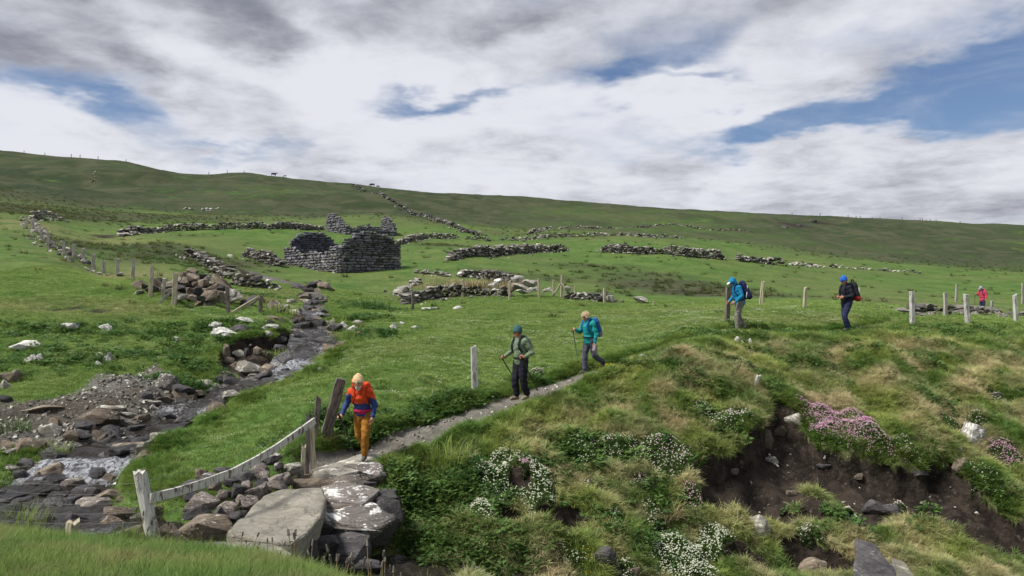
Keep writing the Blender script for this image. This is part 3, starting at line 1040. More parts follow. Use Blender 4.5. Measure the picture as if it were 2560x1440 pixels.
dry_wall('curved stump of dry stone wall just right of the rubble heap', [(585, 712), (610, 716), (655, 722), (695, 722)], 1.0, 0.42, thick=.7, dmin=35)
dry_wall('broken stone wall running down towards the stream left of the big ruin', [(458, 640), (500, 652), (530, 672), (580, 690)], 0.85, 0.42, thick=.8, tumble=1.6, dmin=35)
dry_wall('long sloping field wall joining the left corner of the big ruin', [(612, 640), (640, 650), (680, 662), (712, 668)], 1.15, 0.42, thick=.7, dmin=50)
dry_wall('short dark stone wall behind the meadow posts, in front of the dry reeds', [(1005, 762), (1045, 752), (1100, 744), (1170, 741), (1230, 740), (1280, 741)], 0.78, 0.34, thick=.6, tumble=1.2, dmin=34)
dry_wall('stone wall slanting down to the tumbled slabs above the meadow', [(1142, 692), (1190, 693), (1250, 702), (1300, 716)], 0.85, 0.40, thick=.7, tumble=.8, dmin=38)
dry_wall('low stone wall right of the timber brace, sloping away to the right', [(1405, 748), (1440, 750), (1480, 752), (1530, 757)], 0.62, 0.34, thick=.55, tumble=.9, dmin=32)
dry_wall('stepped stone wall crossing the pasture right of the big ruin', [(1120, 652), (1150, 644), (1200, 640), (1290, 634), (1350, 630), (1422, 628)], 1.1, 0.48, thick=.8, dmin=60, tumble=.6)
dry_wall('dark ragged wall crossing the pasture above the blue hooded hiker', [(1495, 628), (1540, 632), (1620, 636), (1700, 640), (1760, 645), (1812, 650)], 1.25, 0.5, thick=.8, dmin=65, tumble=.5)
dry_wall('gappy stone wall trailing off to the right above the two right hand hikers', [(1840, 652), (1880, 655), (1920, 660), (1965, 665)], .95, 0.5, thick=.8, dmin=65, gaps=.25)
dry_wall('faint line of pale stones trailing across the right pasture', [(1965, 664), (2050, 667), (2150, 673), (2300, 683)], .45, 0.5, False, 'stone_pale', dmin=65, gaps=.45, ragged=.7)
dry_wall('long low wall along the foot of the hill left of the far ruin', [(290, 588), (380, 582), (430, 578), (560, 573), (680, 572), (810, 575)], .95, 0.5, False, 'stone_wall_far', dmin=70, tumble=.8, ragged=.6)
dry_wall('wall stub on the mound behind the big ruin', [(992, 612), (1030, 602), (1060, 596), (1145, 598)], .95, 0.48, False, 'stone_wall_far', dmin=70, tumble=.9)
dry_wall('short grey wall piece in the grass right of the mound', [(1160, 597), (1190, 600), (1225, 603)], .6, 0.45, False, 'stone_wall_far', dmin=70, gaps=.2)
dry_wall('lower of the two pale stone lines below the right hill', [(1250, 601), (1330, 598), (1420, 590), (1500, 588), (1600, 592), (1700, 596)], .6, 0.6, False, 'stone_wall_far', dmin=70, gaps=.45, ragged=.7, tumble=1.0)
dry_wall('upper of the two pale stone lines below the right hill', [(1320, 588), (1400, 573), (1500, 570), (1640, 565), (1750, 572), (1900, 584)], .5, 0.6, False, 'stone_wall_far', dmin=70, gaps=.5, ragged=.7, tumble=.8)
dry_wall('straight boundary wall climbing the hill to the skyline cattle', [(1205, 592), (1150, 576), (1085, 550), (1010, 520), (960, 495), (900, 470), (880, 463)], .6, 0.8, False, 'stone_dark', dmin=95, gaps=.42, thick=.8)
dry_wall('tumbled stones beside the long post fence at far left', [(35, 548), (80, 556), (105, 585), (125, 615), (175, 640), (230, 672), (300, 690)], .5, 0.5, False, 'stone_pale', dmin=28, gaps=.72, ragged=.8, tumble=.6)
dry_wall('stone bank with pale slabs at the top of the long post fence', [(75, 548), (110, 546), (160, 552)], .9, 0.55, False, 'stone_pale', dmin=45, gaps=.15, tumble=1.5)
dry_wall('low wall remnant left of the dark hollow', [(285, 592), (320, 590), (345, 586)], .6, .5, False, 'stone_pale', dmin=60, gaps=.3)
dry_wall('foundation line of fallen stones beside the red jacketed hiker', [(2225, 784), (2270, 783), (2320, 782), (2400, 784), (2480, 784), (2580, 788)], 0.34, 0.45, True, 'stone_wall_far', dmin=30, thick=.8, gaps=.25, tumble=1.6, ragged=.8)
dry_wall('broken pale stones on the slope right of the big ruin', [(1032, 683), (1060, 684), (1100, 688), (1120, 692)], .35, .35, True, 'stone_pale', dmin=40, gaps=.2)
dry_wall('scattered pale stones along the slope above the stream gully', [(990, 740), (1010, 728), (1030, 715), (1050, 706)], .35, .4, True, 'stone_pale', dmin=35, gaps=.35)
dry_wall('small patch of pale stones high on the left hillside', [(458, 522), (480, 524), (500, 526), (548, 521)], .4, .7, False, 'stone_white', dmin=95, gaps=.65, group='pale stones on the hillside')
dry_wall('thin line of pale stones on the upper left hillside', [(222, 462), (230, 455), (236, 445), (238, 430)], .3, .6, False, 'stone_pale', dmin=95, gaps=.7, group='pale stones on the hillside')


# ---- ruined houses
def coursed_wall(root, A, B, prof, course, length, mat, thick=0.55, individual=True, buf=None, core=True, holes=()):
    """wall from A to B (x,y) with stones laid in courses up to prof(s 0..1)"""
    A = np.array(A, float); B = np.array(B, float)
    L = np.linalg.norm(B - A); u = (B - A) / L
    ang = math.atan2(u[1], u[0])
    inv = root.location
    zb = lambda s: hz(*(A + u * s * L)) - 0.15
    zlow = min(zb(0), zb(.5), zb(1))
    hmax = max(prof(k / 40) for k in range(41))
    nrow = int((hmax + 0.6) / course)
    top = []
    z = zlow
    course0 = course
    while z < zlow + hmax + .6:
        course = course0 * random.choice([.7, .85, 1, 1.1, 1.35])
        s = random.uniform(-.3, 0) * length
        while s < L:
            w = length * random.choice([.45, .7, .9, 1.1, 1.5, 1.9]) * random.uniform(.85, 1.15)
            h = course * random.uniform(.85, 1.08)
            mid = min(max((s + w / 2) / L, 0), 1)
            w_ = min(w, L - s + .08)
            if z + course * .4 < zb(mid) + 0.15 + prof(mid) and z > zb(mid) - .3 and w_ > .08:
                if not any(a < mid < b and c < z - zlow < e for a, b, c, e in holes):
                    for side in (-1, 1):
                        off = side * thick * .32 + random.gauss(0, .022)
                        p = A + u * (s + w_ / 2) + np.array([-u[1], u[0]]) * off
                        c = Vector((p[0], p[1], z + course / 2)) - inv
                        dims = Vector((w_ * .97, thick * .42, h * .97))
                        rot = (random.gauss(0, .02), random.gauss(0, .03), ang + random.gauss(0, .035))
                        facing = (-u[1] * side * p[0] + u[0] * side * p[1]) < 0
                        m1 = random.choices([mat, 'stone_wall', 'stone_dark', 'stone_pale'], [7, 1.6, 1.2, .5])[0] if mat == 'stone_ruin' else mat
                        if individual and facing:
                            place_stone('stone', 'block', m1, c, dims, rot, root)
                        else:
                            buf.add_mesh(rock_lib('block', mat, random.randrange(NLIB)), Matrix.LocRotScale(c, Euler(rot), dims))
            s += w
        z += course
    course = course0
    if core:
        vs, fs = [], []
        N = 30
        for j in range(N + 1):
            s = j / N
            p = A + u * (0.04 + s * (L - .08))
            zt = zb(s) + 0.15 + prof(s) - course * .9
            for side in (-1, 1):
                q = p + np.array([-u[1], u[0]]) * side * thick * .30
                vs.append((q[0] - inv.x, q[1] - inv.y, zlow - .3 - inv.z)); vs.append((q[0] - inv.x, q[1] - inv.y, max(zt, zlow) - inv.z))
        for j in range(N):
            a = j * 4; b = a + 4
            fs += [(a, b, b + 1, a + 1), (a + 2, a + 3, b + 3, b + 2), (a + 1, b + 1, b + 3, a + 3)]
        fs += [(0, 1, 3, 2), (N * 4, N * 4 + 2, N * 4 + 3, N * 4 + 1)]
        bb = Buf(); bb.add(vs, fs)
        bb.build('wall_core', 'mortar', root)


def pw(*pts):
    xs = [p[0] for p in pts]; ys = [p[1] for p in pts]
    return lambda s: float(np.interp(s, xs, ys))


DR = 58.0
P1 = w3(846, 686, 57.0); P2 = w3(997, 672, 60.0)
P3 = w3(716, 664, 65.5); P4 = w3(728, 655, 66.5); P5 = w3(842, 652, 69.0)
ruin = empty('ruined_cottage', (float(P1[0]), float(P1[1]), hz(P1[0], P1[1])))
tag(ruin, 'large roofless grey stone cottage ruin with one rounded gable standing', 'ruin')
rb = Buf()
coursed_wall(ruin, P1[:2], P2[:2], pw((0, 1.9), (.05, 2.2), (.10, 2.5), (.16, 2.78), (.24, 3.02), (.35, 3.12), (.52, 3.12), (.62, 3.02), (.72, 2.85), (.82, 2.6), (.92, 2.25), (1, 1.85)), .19, .42, 'stone_ruin', buf=rb)
coursed_wall(ruin, P3[:2], P1[:2] + np.array([.05, .25]), pw((0, 1.5), (.12, 1.65), (.2, 1.2), (.35, 1.0), (.5, 1.45), (.62, 1.5), (.75, 1.1), (.88, 1.9), (1, 2.2)), .21, .44, 'stone_ruin', buf=rb)
coursed_wall(ruin, P4[:2], P5[:2], pw((0, 2.1), (.1, 2.5), (.3, 2.75), (.5, 2.85), (.7, 2.65), (.85, 2.2), (1, 1.6)), .21, .46, 'stone_ruin_shaded', buf=rb)
coursed_wall(ruin, P5[:2], P2[:2] + np.array([-.2, .5]), pw((0, 1.6), (.5, 1.0), (1, 1.9)), .24, .5, 'stone_ruin', individual=False, buf=rb)
o = rb.build('stones', 'stone_ruin', ruin); o['kind'] = 'stuff'

DQ = 104.0
Q1 = hit(818, 580, 80); Q1 = w3(818, 578, 104.0); Q2 = w3(868, 584, 101.0); Q3 = w3(988, 582, 104.0); Q4 = w3(955, 575, 110.0)
far_ruin = empty('ruined_cottage', (float(Q2[0]), float(Q2[1]), hz(Q2[0], Q2[1])))
tag(far_ruin, 'smaller far ruin with two broken gable stumps at the foot of the hill', 'ruin')
rb = Buf()
coursed_wall(far_ruin, Q1[:2], Q2[:2], pw((0, 2.0), (.15, 2.4), (.35, 2.6), (.55, 2.1), (.8, 1.6), (1, 1.2)), .3, .6, 'stone_ruin', individual=False, buf=rb, holes=((.1, .2, 1.5, 1.9), (.34, .43, 1.5, 1.9)))
coursed_wall(far_ruin, Q2[:2], Q3[:2], pw((0, 1.2), (.15, .9), (.3, 1.4), (.5, 1.5), (.65, 1.1), (.8, .9), (1, .7)), .3, .6, 'stone_ruin', individual=False, buf=rb)
coursed_wall(far_ruin, Q3[:2], Q4[:2], pw((0, .8), (.15, 1.6), (.45, 2.3), (.7, 2.5), (.85, 2.2), (1, 1.2)), .3, .6, 'stone_ruin', individual=False, buf=rb, holes=((.8, .9, 1.0, 1.8),))
o = rb.build('stones', 'stone_ruin', far_ruin); o['kind'] = 'stuff'

# ---- rubble heap left of centre and tumbled slabs
def heap(name, label, cat, lst, group=None, dfun=None):
    first = lst[0]
    g = hit(first[0], first[1] + first[3] * .4)
    root = empty(name, tuple(float(v) for v in g))
    tag(root, label, cat, group)
    bpy.context.view_layer.update()
    for (px, py, w, h, kind, mat, d) in lst:
        y = d + w / F * d * .3
        place_stone('stone', kind, mat, Vector(((px - 1280) / F * y, y, (720 - py) / F * y)) - root.location, (w / F * d * 1.1, w / F * d * .8, h / F * d * 1.1), (random.gauss(0, .22), random.gauss(0, .25), random.choice([0, math.pi]) + random.gauss(0, .4)), root)
    return root


def zz_heap(lst, ox, oy, k):
    return [(ox + a * k, oy + b * k, w * k, h * k, kind, mat, d) for (a, b, w, h, kind, mat, d) in lst]


k = 700 / 2520
heap('stone_heap', 'big heap of collapsed brown building stones behind the braced fence posts', 'rubble', zz_heap([
    (300, 700, 110, 70, 'wall', 'stone_brown', 32.0), (225, 690, 70, 90, 'slab', 'stone_brown', 32.2), (375, 750, 110, 70, 'wall', 'stone_brown', 31.8), (180, 790, 130, 60, 'wall', 'stone_dark', 31.5),
    (345, 815, 90, 90, 'wall', 'stone_dark', 31.0), (240, 740, 90, 60, 'wall', 'stone_brown', 31.8), (300, 640, 110, 50, 'slab', 'stone_brown', 33.5), (430, 770, 90, 50, 'wall', 'stone_brown', 32.0),
    (270, 810, 80, 60, 'wall', 'stone_brown', 31.0), (120, 740, 90, 50, 'slab', 'stone_brown', 32.0), (480, 800, 120, 70, 'slab', 'stone_brown', 31.6), (560, 790, 70, 60, 'wall', 'stone_dark', 31.4),
    (100, 820, 100, 50, 'wall', 'stone_brown', 30.8), (210, 870, 120, 50, 'slab', 'stone_pale', 30.3), (300, 880, 90, 60, 'wall', 'stone_brown', 30.3), (370, 890, 70, 50, 'wall', 'stone_dark', 30.3),
    (450, 860, 160, 90, 'slab', 'stone_brown', 30.8), (650, 840, 110, 80, 'slab', 'stone_pale', 31.2), (70, 780, 70, 40, 'slab', 'stone_pale', 31.4), (380, 700, 80, 60, 'wall', 'stone_dark', 32.6),
    (250, 680, 60, 60, 'wall', 'stone_dark', 32.8), (540, 850, 100, 60, 'wall', 'stone_brown', 30.9), (150, 850, 80, 40, 'wall', 'stone_dark', 30.6), (400, 830, 70, 60, 'wall', 'stone_brown', 31.2), (330, 760, 80, 50, 'slab', 'stone_brown', 31.8), (190, 750, 60, 40, 'wall', 'stone_dark', 31.9)], 400, 500, k))
hr_ = [q for q in bpy.data.objects if q.name == 'stone_heap'][0]
for q in range(70):
    a_ = random.gauss(0, .5); xx = -13.7 + 3.2 * (px0 := random.gauss(0, .42)); yy = 32.6 + random.gauss(0, .7)
    top_ = max(0, 1.25 - abs(px0) * 1.25 - abs(yy - 32.8) * .55)
    zz0 = hz(xx, yy) + top_ * random.uniform(.2, 1)
    sz = random.uniform(.28, .75)
    place_stone('stone', random.choice(['wall', 'wall', 'slab']), random.choice(['stone_brown', 'stone_brown', 'stone_dark', 'stone_pale']), Vector((xx, yy, zz0)) - hr_.location, (sz * random.uniform(1, 1.7), sz, sz * random.uniform(.35, .7)), (random.gauss(0, .5), random.gauss(0, .5), random.uniform(0, 6)), hr_)
heap('stone_heap', 'brown stones spilling from the soil cutting above the stream', 'rubble', zz_heap([
    (1290, 890, 90, 50, 'slab', 'stone_brown', 40.5), (1360, 895, 90, 50, 'slab', 'stone_brown', 40.0), (1250, 790, 140, 50, 'slab', 'stone_dark', 41.5), (1380, 760, 120, 60, 'boulder', 'stone_dark', 42.), (1480, 770, 120, 60, 'boulder', 'stone_brown', 42.), (1530, 800, 90, 40, 'boulder', 'stone_brown', 41.5), (1430, 830, 120, 40, 'boulder', 'stone_brown', 41), (1340, 810, 100, 40, 'boulder', 'stone_dark', 41.3), (1500, 870, 120, 40, 'boulder', 'stone_brown', 40.5), (1230, 840, 90, 50, 'boulder', 'stone_dark', 40.8), (1420, 730, 70, 30, 'boulder', 'stone_brown', 42.5)], 400, 500, k))
k = 900 / 2560
heap('stone_heap', 'pale tumbled slabs piled beside the timber brace above the meadow', 'rubble', zz_heap([
    (960, 455, 60, 35, 'slab', 'stone_pale', 45), (840, 462, 60, 30, 'slab', 'stone_white', 45), (1060, 485, 110, 60, 'slab', 'stone_pale', 44), (1110, 470, 60, 30, 'slab', 'stone_pale', 45), (1000, 510, 110, 40, 'slab', 'stone_pale', 43.5), (1090, 525, 90, 30, 'slab', 'stone_pale', 43), (1190, 525, 70, 25, 'slab', 'stone_pale', 43), (1010, 540, 80, 25, 'slab', 'stone_white', 42.5), (800, 490, 70, 30, 'boulder', 'stone_white', 44), (1340, 520, 60, 30, 'slab', 'stone_pale', 43), (870, 510, 60, 30, 'boulder', 'stone_brown', 43.5), (930, 520, 60, 40, 'boulder', 'stone_brown', 43.2), (1640, 590, 80, 50, 'boulder', 'stone_pale', 40), (1850, 595, 100, 40, 'slab', 'stone_pale', 40), (1560, 590, 60, 40, 'boulder', 'stone_dark', 40)], 950, 540, k))

# ---- slab footbridge
def slab(name, outline, z, thick, mat, parent, bevel=0.05, rough=0.03, tilt=None, seed=1, label=None):
    """flat stone: outline of its top face as sighted, lying at height z"""
    pts = []
    for (px, py) in outline:
        d = -z * F / (py - 720)
        pts.append(Vector(((px - 1280) / F * d, d, z)))
    c = sum(pts, Vector()) / len(pts)
    bm = bmesh.new()
    vs = [bm.verts.new(p - c) for p in pts]
    f = bm.faces.new(vs)
    if f.normal.z < 0: f.normal_flip()
    bm.normal_update()
    r = bmesh.ops.extrude_face_region(bm, geom=[f])
    nv = [g for g in r['geom'] if isinstance(g, bmesh.types.BMVert)]
    for v in nv:
        v.co.z -= thick
        v.co.x *= 0.93; v.co.y *= 0.96
    bmesh.ops.recalc_face_normals(bm, faces=bm.faces)
    bmesh.ops.bevel(bm, geom=list(bm.edges), offset=bevel, segments=3, affect='EDGES', profile=0.55)
    bmesh.ops.triangulate(bm, faces=bm.faces)
    for _ in range(4):
        le = [e for e in bm.edges if e.calc_length() > 0.13]
        if not le: break
        bmesh.ops.subdivide_edges(bm, edges=le, cuts=1)
        bmesh.ops.triangulate(bm, faces=bm.faces)
    for v in bm.verts:
        q = v.co * 1.4 + Vector((seed * 5.3, seed * 2.1, seed))
        n1 = mnoise.fractal(q, 1.0, 2.0, 5)
        n2 = mnoise.noise(Vector((q.x * 1.2, q.y * 1.2, q.z * 9)))
        v.co += v.normal * (rough * n1 * 1.6 + rough * 0.7 * n2)
        if tilt: v.co.z += v.co.x * tilt[0] + v.co.y * tilt[1]
    me = bpy.data.meshes.new(name); bm.to_mesh(me); bm.free()
    for p in me.polygons: p.use_smooth = True
    try: me.set_sharp_from_angle(angle=R(35))
    except Exception: pass
    me.materials.append(MATS[mat])
    o = add_obj(name, me, parent, c - parent.location)
    if label: o['label'] = label
    return o


br = empty('stone_footbridge', (-3.4, 12.4, -3.9))
tag(br, 'footbridge of big flat stone slabs stepping across the stream below the first hiker', 'footbridge')
slab('slab', [(775, 1172), (845, 1149), (895, 1139), (950, 1136), (962, 1150), (905, 1172), (850, 1186), (790, 1186)], -3.42, .30, 'stone_pale', br, .04, .03, seed=1, label='pale slab with lichen patches under the first hiker')
slab('slab', [(724, 1196), (760, 1184), (850, 1180), (890, 1190), (884, 1200), (840, 1206), (730, 1207)], -3.50, .24, 'stone_brown', br, .05, .025, seed=2, label='brownish slab with rounded front edge')
slab('slab', [(655, 1240), (700, 1221), (806, 1219), (818, 1240), (806, 1280), (772, 1325), (738, 1350), (655, 1348), (563, 1336), (600, 1300), (632, 1262)], -3.52, .42, 'stone_slab', br, .07, .03, tilt=(-0.03, 0.0), seed=3, label='largest pale grey slab in the middle of the bridge')
slab('slab', [(455, 1362), (560, 1347), (690, 1362), (735, 1378), (720, 1410), (600, 1420), (480, 1400)], -3.60, .28, 'stone_slab', br, .05, .02, seed=4, label='pale slab half sunk in the near grass')
slab('slab', [(855, 1200), (905, 1190), (965, 1180), (968, 1194), (940, 1206), (870, 1212)], -3.62, .10, 'stone_dark', br, .02, .015, seed=5)
slab('slab', [(875, 1222), (930, 1206), (985, 1214), (990, 1226), (950, 1238), (880, 1240)], -3.72, .16, 'stone_dark', br, .03, .02, seed=6)
for (px, py, w, h, kind, mat, d) in [
        (872, 1244, 135, 50, 'slab', 'stone_lichen', 12.75), (880, 1308, 200, 74, 'round', 'stone_lichen', 12.15), (862, 1378, 120, 90, 'slab', 'stone_dark', 11.8), (912, 1420, 80, 40, 'slab', 'stone_dark', 11.6),
        (975, 1288, 60, 70, 'slab', 'stone_dark', 12.6), (955, 1325, 70, 70, 'slab', 'stone_dark', 12.4), (955, 1252, 90, 40, 'slab', 'stone_dark', 12.9), (790, 1310, 90, 90, 'slab', 'stone_dark', 11.9), (800, 1380, 90, 70, 'slab', 'stone_dark', 11.5), (865, 1270, 120, 30, 'slab', 'stone_brown', 12.6),
        (860, 1215, 90, 36, 'slab', 'stone_speckled', 13.3), (920, 1180, 110, 40, 'slab', 'stone_lichen', 14.0), (740, 1380, 100, 60, 'slab', 'stone_dark', 11.0),
        (900, 1262, 170, 70, 'slab', 'stone_dark', 13.3), (880, 1340, 190, 90, 'slab', 'stone_dark', 12.9), (930, 1380, 120, 90, 'slab', 'stone_dark', 12.8), (850, 1420, 160, 70, 'slab', 'stone_dark', 12.3), (800, 1345, 120, 90, 'slab', 'stone_dark', 12.6), (920, 1225, 120, 50, 'slab', 'stone_dark', 13.9), (960, 1350, 70, 60, 'slab', 'stone_brown', 13.0), (985, 1250, 60, 50, 'slab', 'stone_dark', 13.6)]:
    y = d + w / F * d * .25
    w *= 1.15; h *= 1.18
    o = place_stone('supporting_stone', kind, mat, Vector(((px - 1280) / F * y, y, (720 - py) / F * y)) - br.location, (w / F * d, w / F * d * .8, h / F * d), (random.gauss(0, .05), random.gauss(0, .05), random.choice([0, math.pi]) + random.gauss(0, .15)), br)
k = 740 / 2560
root = empty('stone_heap', (-5.0, 12.3, -3.9))
tag(root, 'heap of round lichen speckled stones under the white fence rail', 'rubble')
for (a, b, w, h, kind, mat) in [(710, 745, 280, 140, 'boulder', 'stone_speckled'), (890, 655, 150, 140, 'round', 'stone_speckled'), (955, 808, 215, 160, 'round', 'stone_speckled'), (1040, 730, 100, 90, 'round', 'stone_speckled'), (1020, 640, 150, 110, 'boulder', 'stone_dark'), (1080, 525, 160, 120, 'boulder', 'stone_dark'),
                                (1220, 480, 160, 160, 'round', 'stone_speckled'), (1250, 525, 110, 90, 'boulder', 'stone_speckled'), (1360, 470, 170, 140, 'round', 'stone_lichen'), (1360, 570, 190, 120, 'boulder', 'stone_speckled'), (1180, 670, 200, 160, 'boulder', 'stone_speckled'), (1130, 760, 160, 140, 'boulder', 'stone_speckled'),
                                (1500, 450, 170, 110, 'boulder', 'stone_pale'), (1440, 545, 140, 100, 'boulder', 'stone_speckled'), (750, 960, 430, 210, 'boulder', 'stone_brown'), (440, 1015, 270, 150, 'boulder', 'stone_brown'), (110, 1010, 260, 130, 'boulder', 'stone_brown'), (770, 530, 160, 80, 'boulder', 'stone_lichen'), (880, 470, 130, 70, 'boulder', 'stone_dark'),
                                (1290, 385, 160, 80, 'boulder', 'stone_dark'), (650, 600, 220, 80, 'slab', 'stone_dark'), (1330, 355, 140, 60, 'slab', 'stone_pale'), (820, 600, 120, 90, 'boulder', 'stone_brown'), (960, 560, 130, 100, 'boulder', 'stone_dark'), (1100, 610, 110, 90, 'boulder', 'stone_speckled'), (700, 500, 120, 90, 'boulder', 'stone_brown'), (870, 850, 130, 120, 'boulder', 'stone_dark'), (1290, 620, 120, 100, 'boulder', 'stone_speckled'), (1010, 870, 160, 110, 'boulder', 'stone_dark'), (660, 840, 220, 100, 'boulder', 'stone_dark'), (1230, 590, 120, 100, 'boulder', 'stone_dark'), (600, 700, 120, 100, 'boulder', 'stone_dark')]:
    px, py, w, h = 300 + a * k, 1040 + b * k, w * k, h * k
    d = np.interp(py, [1140, 1200, 1260, 1320, 1340], [14.0, 13.1, 12.2, 11.4, 11.0])
    y = d + w / F * d * .3
    place_stone('stone', kind, mat, Vector(((px - 1280) / F * y, y, (720 - py) / F * y)) - root.location, (w / F * d * 1.06, w / F * d * .85, h / F * d * 1.08), (random.gauss(0, .12), random.gauss(0, .12), random.uniform(0, 6.28) if abs(w - h) < 15 else random.choice([0, math.pi]) + random.gauss(0, .2)), root)

# ---- boulders of the stream bed and bank, one by one
k3 = 900 / 2234
BOULDERS = [
    (1035, 440, 130, 105, 'boulder', 'stone_lichen', 'large angular boulder with white crusted top beside the gravel bar'),
    (615, 652, 240, 98, 'boulder', 'stone_brown', 'broad flat brown boulder at the bend above the white water'),
    (690, 608, 170, 50, 'slab', 'stone_pale', 'pale flat rock just behind the broad brown boulder'),
    (280, 588, 235, 60, 'slab', 'stone_brown', 'long dark flat rock at the left edge of the gravel bar'),
    (60, 408, 125, 62, 'boulder', 'stone_brown', 'rounded brown rock at the left edge of the photo above the gravel'),
    (310, 735, 140, 80, 'boulder', 'stone_pale', 'pale tan boulder left of the riffle'),
    (450, 772, 95, 65, 'boulder', 'stone_brown', 'square brown boulder touching the water left of the riffle'),
    (680, 748, 125, 82, 'boulder', 'stone_wet', 'reddish black wet boulder standing in the riffle'),
    (330, 998, 185, 95, 'boulder', 'stone_brown', 'peaked brown boulder in the lower rapids behind the wire fence'),
    (120, 1022, 125, 75, 'boulder', 'stone_wet', 'wet dark boulder left of the peaked brown one'),
    (330, 900, 135, 95, 'boulder', 'stone_wet', 'moss capped boulder above the peaked brown one'),
    (450, 1072, 165, 80, 'boulder', 'stone_speckled', 'pale speckled rock on the right side of the lower rapids'),
    (590, 1212, 205, 100, 'slab', 'stone_speckled', 'tilted speckled slab left of the round fence post'),
    (480, 1290, 160, 100, 'boulder', 'stone_dark', 'dark boulder behind the cut off post stump'),
    (690, 1315, 130, 95, 'boulder', 'stone_brown', 'tan boulder between the stump and the round post'),
    (1540, 355, 190, 85, 'boulder', 'stone_pale', 'long grey green boulder below the soil cut bank'),
    (1400, 250, 50, 85, 'slab', 'stone_brown', 'upright flat stone leaning in the soil cut bank'),
    (1800, 272, 50, 65, 'slab', 'stone_white', 'upright pale stone by the grassy stream edge'),
    (1975, 90, 100, 75, 'boulder', 'stone_wet', 'largest black boulder at the head of the cascade'),
    (1890, 95, 110, 62, 'boulder', 'stone_wet', 'black boulder left of the largest one in the cascade'),
    (1980, 185, 95, 50, 'boulder', 'stone_dark', 'grey boulder splitting the lower cascade'),
    (800, 840, 190, 50, 'slab', 'stone_brown', 'flat brown ledge beside the riffle on the meadow side'),
    (985, 775, 100, 45, 'slab', 'stone_pale', 'grey stone under the eroded turf at the meadow edge'),
]
for (a, b, w, h, kind, mat, lab) in BOULDERS:
    o = rock_at('boulder', kind, mat, a * k3, 780 + b * k3, w * k3 * 1.05, h * k3 * 1.1)
    tag(o, lab, 'boulder', 'boulders along the stream')
def stream_label(o, wet):
    d = o.dimensions if False else Vector(o.scale)
    size = 'tiny' if d.x < .24 else 'small' if d.x < .38 else 'medium' if d.x < .55 else 'large'
    shape = 'flat' if d.z < .45 * d.x else 'chunky'
    x, y = o.location.x, o.location.y
    colr = {'stone_wet': 'black', 'stone_dark': 'dark grey', 'stone_brown': 'brown', 'stone_pale': 'tan'}[o.data.materials[0].name.split('.')[0]]
    dd_, pp_ = seg_dist(np.array([x]), np.array([y]), STR)
    reach = 'above the cascade' if y > 28.5 else 'at the cascade' if y > 25.6 else 'just below the cascade' if y > 23.6 else 'beside the soil cut bank' if y > 21.6 else 'at the narrow bend' if y > 19.6 else 'by the gravel bar' if y > 18.0 else 'at the riffle' if y > 16.4 else 'in the lower rapids' if y > 14.6 else 'behind the foreground fence' if x < -6 else 'under the slab bridge' if x < -2 else 'in the gully right of the bridge'
    j = min(int(pp_[0]), len(STR) - 2)
    side = (STR[j + 1, 0] - STR[j, 0]) * (y - STR[j, 1]) - (STR[j + 1, 1] - STR[j, 1]) * (x - STR[j, 0])
    if wet: return '%s %s %s stone standing in the water %s' % (size, colr, shape, reach)
    return '%s %s %s stone on the %s stream bank %s' % (size, colr, shape, 'meadow' if side > 0 else 'left', reach)


SMALL = [(910, 520, 90, 50), (1020, 535, 120, 62), (1110, 515, 100, 62), (1180, 542, 75, 48), (1210, 508, 115, 40), (880, 660, 100, 52), (780, 640, 100, 32), (340, 680, 75, 42), (500, 765, 120, 60), (600, 765, 85, 50), (60, 962, 95, 60), (160, 952, 95, 72), (220, 822, 155, 60), (100, 862, 150, 42), (60, 822, 100, 42), (1100, 602, 95, 42), (1000, 632, 105, 32),
         (40, 452, 85, 52), (1430, 440, 95, 72), (1370, 500, 85, 42), (1410, 472, 65, 50), (1480, 258, 95, 42), (1600, 242, 52, 52), (1740, 342, 75, 42), (1530, 252, 28, 48), (1850, 52, 85, 42), (1900, 152, 85, 32), (1810, 205, 70, 40), (1750, 175, 70, 40), (1400, 390, 90, 40), (1330, 470, 70, 50), (1270, 490, 80, 40), (1350, 420, 60, 40), (940, 560, 110, 40), (960, 600, 90, 40), (1130, 560, 80, 40), (740, 690, 90, 40), (560, 720, 80, 40), (20, 540, 100, 40), (1460, 330, 60, 35), (1420, 300, 70, 35)]
for (a, b, w, h) in SMALL:
    o = rock_at('stream_stone', random.choice(['boulder', 'slab']), random.choice(['stone_brown', 'stone_dark', 'stone_brown', 'stone_pale']), a * k3, 780 + b * k3, w * k3, h * k3 * 1.1)
    tag(o, stream_label(o, False), 'stone', 'stones lining the stream')
